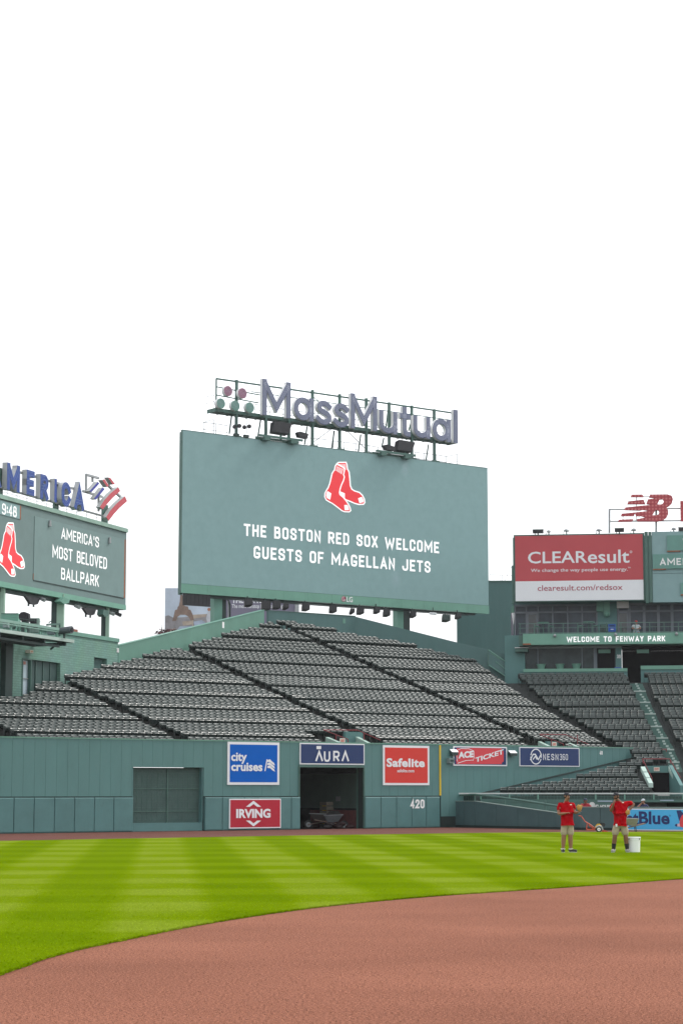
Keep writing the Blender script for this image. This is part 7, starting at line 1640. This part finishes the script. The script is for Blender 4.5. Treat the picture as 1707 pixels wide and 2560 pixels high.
mb = MB(); q = [(720, 640), (740, 600), (765, 572), (800, 570), (830, 600), (840, 640)]; mb.loft([[mp(*c, dy) for c in q] for dy in (-.16, .16)]); mb.build('hood', YEL, mo)
mb = MB(); q = [(795, 605), (795, 565), (815, 555), (870, 560), (885, 585), (870, 615)]; mb.loft([[mp(*c, dy) for c in q] for dy in (-.14, .14)]); mb.build('engine', BLACK, mo)
mb = MB(); mb.tube([mp(*c, -.3) for c in ((745, 625), (790, 600), (830, 615), (845, 660))], .04, 6); mb.build('fender', GREYM, mo)
mb = MB(); q = [(835, 690), (840, 660), (860, 660), (925, 688), (925, 694)]; mb.loft([[mp(*c, dy) for c in q] for dy in (-.25, .25)]); mb.build('deck', ORG, mo)
def barrow(base_px, Y, label, f, s, tray, flip=1, load=None, fk=5.8074, hs=1.0):
    """wheelbarrow: s photo-detail pixels per unit"""
    c0 = at_depth(*f(*base_px), Y); k = Y / FPX / fk; b = Vector((c0.x, Y, 0.012)); t = thing('wheelbarrow', label, 'wheelbarrow', b, 'wheelbarrows')
    q = lambda x, y, dy=0: b + Vector((x * flip * k, dy, y * k * hs))
    bot = [q(-45, 95, -.2), q(60, 80, -.2), q(60, 80, .2), q(-45, 95, .2)]; top = [q(-95, 195, -.36), q(100, 185, -.36), q(100, 185, .36), q(-95, 195, .36)]; mid = [q(-70, 145, -.29), q(85, 135, -.29), q(85, 135, .29), q(-70, 145, .29)]
    MB().loft([bot, mid, top]).build('tray', tray, t)
    mb = MB(); rim = top + [top[0]]; mb.tube(rim, .018, 5); mb.build('tray_rim', GREYM, t)
    mb = MB()
    for dy in (-.24, .24): mb.bar(q(-110, 45, dy * .3), q(200, 120, dy), .025, 5)
    mb.build('handle', M('barrow_handle_' + str(len(bpy.data.objects)), (.22, .15, .12), .6, var=.2), t)
    for dy in (-.22, .22): MB().bar(q(60, 80, dy), q(70, 0, dy), .022, 5).build('leg', BLACK, t)
    wheel('wheel', q(-105, 45), (0, 1, 0), 45 * k, .09, t, TYRE, GREYM)
    if load: MB().loft([[p * .94 + b * .06 + Vector((0, 0, .01)) for p in top], [p * .45 + sum(top, Vector()) / 4 * .55 + Vector((0, 0, .22)) for p in top]]).build('load', load, t)
    return t
barrow((1255, 680), 102.8, 'grey wheelbarrow standing in front of the sky-blue board behind the person next to the bucket', r1, 1, M('tray_grey', (.27, .25, .24), .5, var=.15, vscale=5))
# inside the doorway
Pd = PW.off(-1.6); dY = Pd.px(r4(395, 960)).y
barrow((390, 955), dY, 'wheelbarrow with pale tray and dark load just inside the doorway', r4, 1, M('tray_pale', (.11, .12, .13), .4, var=.15), -1, M('dark_soil', (.02, .018, .018), .9, var=.4), fk=4.1263, hs=.7)
barrow((235, 940), dY + .7, 'dim wheelbarrow with visible wheel behind the pale one inside the doorway', r4, 1, M('tray_dim', (.06, .05, .048), .5, var=.1), 1, fk=4.1263, hs=.75)
Pe = PW.off(-3.0)
t = thing('slatted_crates', 'stack of pale slatted crates behind the pale wheelbarrow in the doorway', 'crates', Pe.px(r4(365, 800)))
a, b = Pe.sz(*r4(315, 672)), Pe.sz(*r4(412, 800)); n = 6; mb = MB()
for k in range(n): z0_, z1_ = .012 + (a[1] - .012) * k / n, .012 + (a[1] - .012) * (k + .82) / n; mb.box(Pe, a[0], b[0], -.6, 0, z0_, z1_)
mb.build('slat', M('pale_slat', (.18, .165, .13), .7, var=.15), t)
Pf = PW.off(-3.3)
for xa, ya, xb, yb_, l in ((412, 618, 440, 790, 'taller yellow panel standing right of the pale crates in the doorway'), (283, 700, 312, 790, 'shorter yellow panel standing left of the pale crates in the doorway')):
    a, b = Pf.sz(*r4(xa, ya)), Pf.sz(*r4(xb, yb_)); t = thing('yellow_panel', l, 'panel', Pf.p(a[0], 0, .012)); MB().box(Pf, a[0], b[0], -.12, 0, .012, a[1]).build('sheet', M('yellow_sheet', (.55, .36, .02), .5, var=.1), t); MB().box(Pf, a[0] + .05, b[0] - .05, .002, .02, a[1] - .25, a[1] - .18).build('grip', BLACK, t)
t = thing('soil_bags', 'low dark heap of bags on the doorway floor beside the wheelbarrows', 'bags', PW.p(D2[0] + 3.3, -1.2, .012)); rr = random.Random(2)
for k in range(5):
    p = PW.p(D2[0] + 2.6 + .38 * k, -1.0 - .25 * (k % 2), .10 + .14 * (k in (1, 3))); MB().ball(p, .26, .18, .11, 10, 6).build('bag', M('dark_bag_%d' % k, (.012 + .006 * k, .011, .012), .7, var=.3, vscale=8), t, smooth=True)
# ================================================================ the seats
import numpy as np
SEATM = M('seat_dark_plastic', (.014, .024, .022), .65, spec=.2, var=.25, vscale=3.0); BACKM = M('seat_back_plastic', (.023, .036, .033), .60, spec=.22, var=.25, vscale=3.0); FRAMEM = M('seat_frame_iron', (.030, .038, .036), .55, spec=.25, var=.2); EDGEM = M('seat_edge_glint', (.080, .096, .092), .34, spec=.42, var=.25, vscale=3.0)  # lip colour lightened to carry the bright glare along the row tops
PITCH_S = .42
def seat_parts(w_):
    def sweep(prof, cols, curve):
        vs, fs, em = [], [], []; k = len(prof)
        for x in cols:
            for y, z in prof: vs.append((x, y - curve(x), z))
        for c in range(len(cols) - 1):
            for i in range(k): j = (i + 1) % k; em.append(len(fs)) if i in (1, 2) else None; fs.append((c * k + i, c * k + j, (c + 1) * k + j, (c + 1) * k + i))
        n = len(cols) - 1; fs.append(tuple(range(k))); fs.append(tuple(n * k + i for i in reversed(range(k))))
        return vs, fs, em
    h = w_ / 2 - .022; cols = [-h, -h * .45, h * .45, h]
    cv = lambda x: .018 * (abs(x) / h) ** 2
    back = sweep([(.12, .36), (.205, .676), (.232, .710), (.250, .718), (.262, .712), (.252, .680), (.150, .36)], cols, cv)
    pan = sweep([(.055, .34), (-.008, .588), (.012, .613), (.026, .619), (.040, .608), (.085, .36)], cols, lambda x: -.02 * (abs(x) / h) ** 2)
    fv, ff = [], []
    def bx(x0, x1, y0, y1, z0, z1):
        b = len(fv); fv.extend([(x0, y0, z0), (x1, y0, z0), (x1, y1, z0), (x0, y1, z0), (x0, y0, z1), (x1, y0, z1), (x1, y1, z1), (x0, y1, z1)])
        ff.extend([tuple(i + b for i in f) for f in ((0, 3, 2, 1), (4, 5, 6, 7), (0, 1, 5, 4), (1, 2, 6, 5), (2, 3, 7, 6), (3, 0, 4, 7))])
    for s in (-1, 1):
        e = s * w_ / 2
        bx(e - .012, e + .012, .06, .14, 0, .50); bx(e - .018, e + .018, -.10, .20, .50, .535); bx(e - .012, e + .012, .15, .21, .535, .66)
    return back, pan, (fv, ff, [])
def gen(V, rows, lb, rb, aisles, vom, side, w_, hw=.38):
    out = []
    for k, (t, z, d) in enumerate(rows):
        a, b = lerp(lb, t), lerp(rb, t)
        cuts = sorted([(lerp(A, t) - hw, lerp(A, t) + hw) for A in aisles] + [(v0, v1) for v0, v1, tv_ in vom if t < tv_])
        blk = 0
        for x0, x1 in spans(a, b, cuts):
            n = int((x1 - x0 + .06) / w_)
            off = x0 if blk == 0 and side == 'm' and False else x0 + (x1 - x0 - n * w_) / 2
            for i in range(n): out.append((V, off + (i + .5) * w_, t, z, d, k, side))
            blk += 1
    return out
SEATS = gen(PW, ROWS_M, LB_S, RB_M, AIS_M, VOM_M, 'm', PITCH_S)
vr = [(-2, 30, -1)]
SEATS += gen(PRS, [r_ for r_ in ROWS_R if r_[0] >= tw - .1 or True], LB_R, RB_R, [], [], 'r', .43)
SEATS += gen(PRS, [r_ for r_ in ROWS_R if r_[0] > tw + .5], LB_R2, [(0, 16.5), (40, 15.5)], [], [], 'r2', .43)
def project(P):
    d = P.y * _c + (P.z - EYE) * _s; u = -P.y * _s + (P.z - EYE) * _c
    return CX + FPX * P.x / d, CY - FPX * u / d, d
seen = []
for q in SEATS:
    V, s, t, z, d, k, side = q; P = V.p(s, -t, z + .5); x, y, dist = project(P)
    if not (-40 < x < 1747): continue
    proj = abs(V.D.x * P.y - V.D.y * P.x) / P.y * FPX / dist * .42 if True else 0
    strip = (FPX / dist) * (.34 if d else .17)
    if side == 'm' and k == 0: strip *= .6
    m = proj * strip if 4 < x < 1703 else 0
    if side != 'm' and t < 1.2: m *= .3
    seen.append((m, q, x, y))
seen.sort(key=lambda e: -e[0])
single, mass = seen[:300], seen[300:]
back, pan, frame = seat_parts(.42)
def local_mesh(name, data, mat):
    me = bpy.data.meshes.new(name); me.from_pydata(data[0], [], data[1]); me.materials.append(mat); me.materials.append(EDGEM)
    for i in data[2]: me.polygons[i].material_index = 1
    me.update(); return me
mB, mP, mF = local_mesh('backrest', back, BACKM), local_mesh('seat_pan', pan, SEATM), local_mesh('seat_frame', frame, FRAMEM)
ORD = ['first', 'second', 'third', 'fourth', 'fifth', 'sixth', 'seventh', 'eighth', 'ninth', 'tenth'] + ['%dth' % i for i in range(11, 60)]
proto = None
for m, (V, s, t, z, d, k, side), x, y in single:
    o = bpy.data.objects.new('stadium_chair', mF); COL.objects.link(o); P = V.p(s, -t, z); o.location = P; o.rotation_euler = (0, 0, math.atan2(V.D.y, V.D.x))
    if side == 'm':
        cs = [lerp(A, t) for A in AIS_M]; nb_ = sum(s > c for c in cs)
        blk = ['left of first aisle', 'between first and second aisles', 'between second and third aisles', 'between third and fourth aisles', 'right of fourth aisle'][nb_]
        tag(o, f'dark folding seat, {ORD[k]} row behind the outfield wall, {blk}', 'seat', 'folding seats of the main bleachers')
    elif side == 'r': tag(o, f'dark folding seat, {ORD[k]} row above the white-topped railing, left of the green stair', 'seat', 'folding seats of the lower stand')
    else: tag(o, f'dark folding seat, {ORD[k]} row above the white-topped railing, right of the green stair', 'seat', 'folding seats beyond the green stair')
    for nm, me in (('backrest', mB), ('seat_pan', mP)):
        c = bpy.data.objects.new(nm, me); COL.objects.link(c); c.parent = o
def mass_mesh(name, label, items):
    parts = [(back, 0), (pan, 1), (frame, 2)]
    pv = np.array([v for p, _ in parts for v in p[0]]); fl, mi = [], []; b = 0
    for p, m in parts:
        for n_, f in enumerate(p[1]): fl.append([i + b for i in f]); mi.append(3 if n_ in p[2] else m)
        b += len(p[0])
    N = len(items); nv = len(pv)
    V_ = np.empty((N, nv, 3)); rng = np.random.default_rng(1)
    for i, (m, (V, s, t, z, d, k, side), x, y) in enumerate(items):
        P = V.p(s, -t, z); j = rng.normal(0, .006, 2); lift = rng.normal(0, .012)
        V_[i, :, 0] = P.x + V.D.x * pv[:, 0] - V.N.x * (pv[:, 1] + j[0]); V_[i, :, 1] = P.y + V.D.y * pv[:, 0] - V.N.y * (pv[:, 1] + j[0]); V_[i, :, 2] = P.z + pv[:, 2]
    tot = [len(f) for f in fl]; flat = np.array([i for f in fl for i in f])
    me = bpy.data.meshes.new(name); me.vertices.add(N * nv); me.vertices.foreach_set('co', V_.reshape(-1))
    L = (flat[None, :] + (np.arange(N) * nv)[:, None]).reshape(-1); T = np.tile(tot, N); S = np.concatenate([[0], np.cumsum(T)[:-1]])
    me.loops.add(len(L)); me.loops.foreach_set('vertex_index', L); me.polygons.add(len(T)); me.polygons.foreach_set('loop_start', S); me.polygons.foreach_set('loop_total', T)
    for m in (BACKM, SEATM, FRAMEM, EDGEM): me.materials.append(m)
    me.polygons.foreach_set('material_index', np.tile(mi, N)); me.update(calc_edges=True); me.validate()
    o = bpy.data.objects.new(name, me); COL.objects.link(o); return tag(o, label, 'seats', kind='stuff')
mass_mesh('distant_seats', 'countless dark folding seats filling the farther rows of the stands', mass)
print('SEATS', len(SEATS), 'seen', len(seen), 'px range', min(e[2] for e in single), max(e[2] for e in single))

# ================================================================ thin pale air over the ballpark
hz = MB().abox(-330, 330, -60, 300, -1.03, 60).build('haze', bpy.data.materials.new('haze_air'))
hm = bpy.data.materials['haze_air']; hm.use_nodes = True; t_ = hm.node_tree; t_.nodes.clear()
ho = t_.nodes.new('ShaderNodeOutputMaterial'); hv = t_.nodes.new('ShaderNodeVolumePrincipled'); t_.links.new(hv.outputs[0], ho.inputs['Volume'])
hv.inputs['Color'].default_value = (.96, .98, 1.0, 1); hv.inputs['Density'].default_value = 0.00013; hv.inputs['Anisotropy'].default_value = 0.3
tag(hz, kind='stuff')
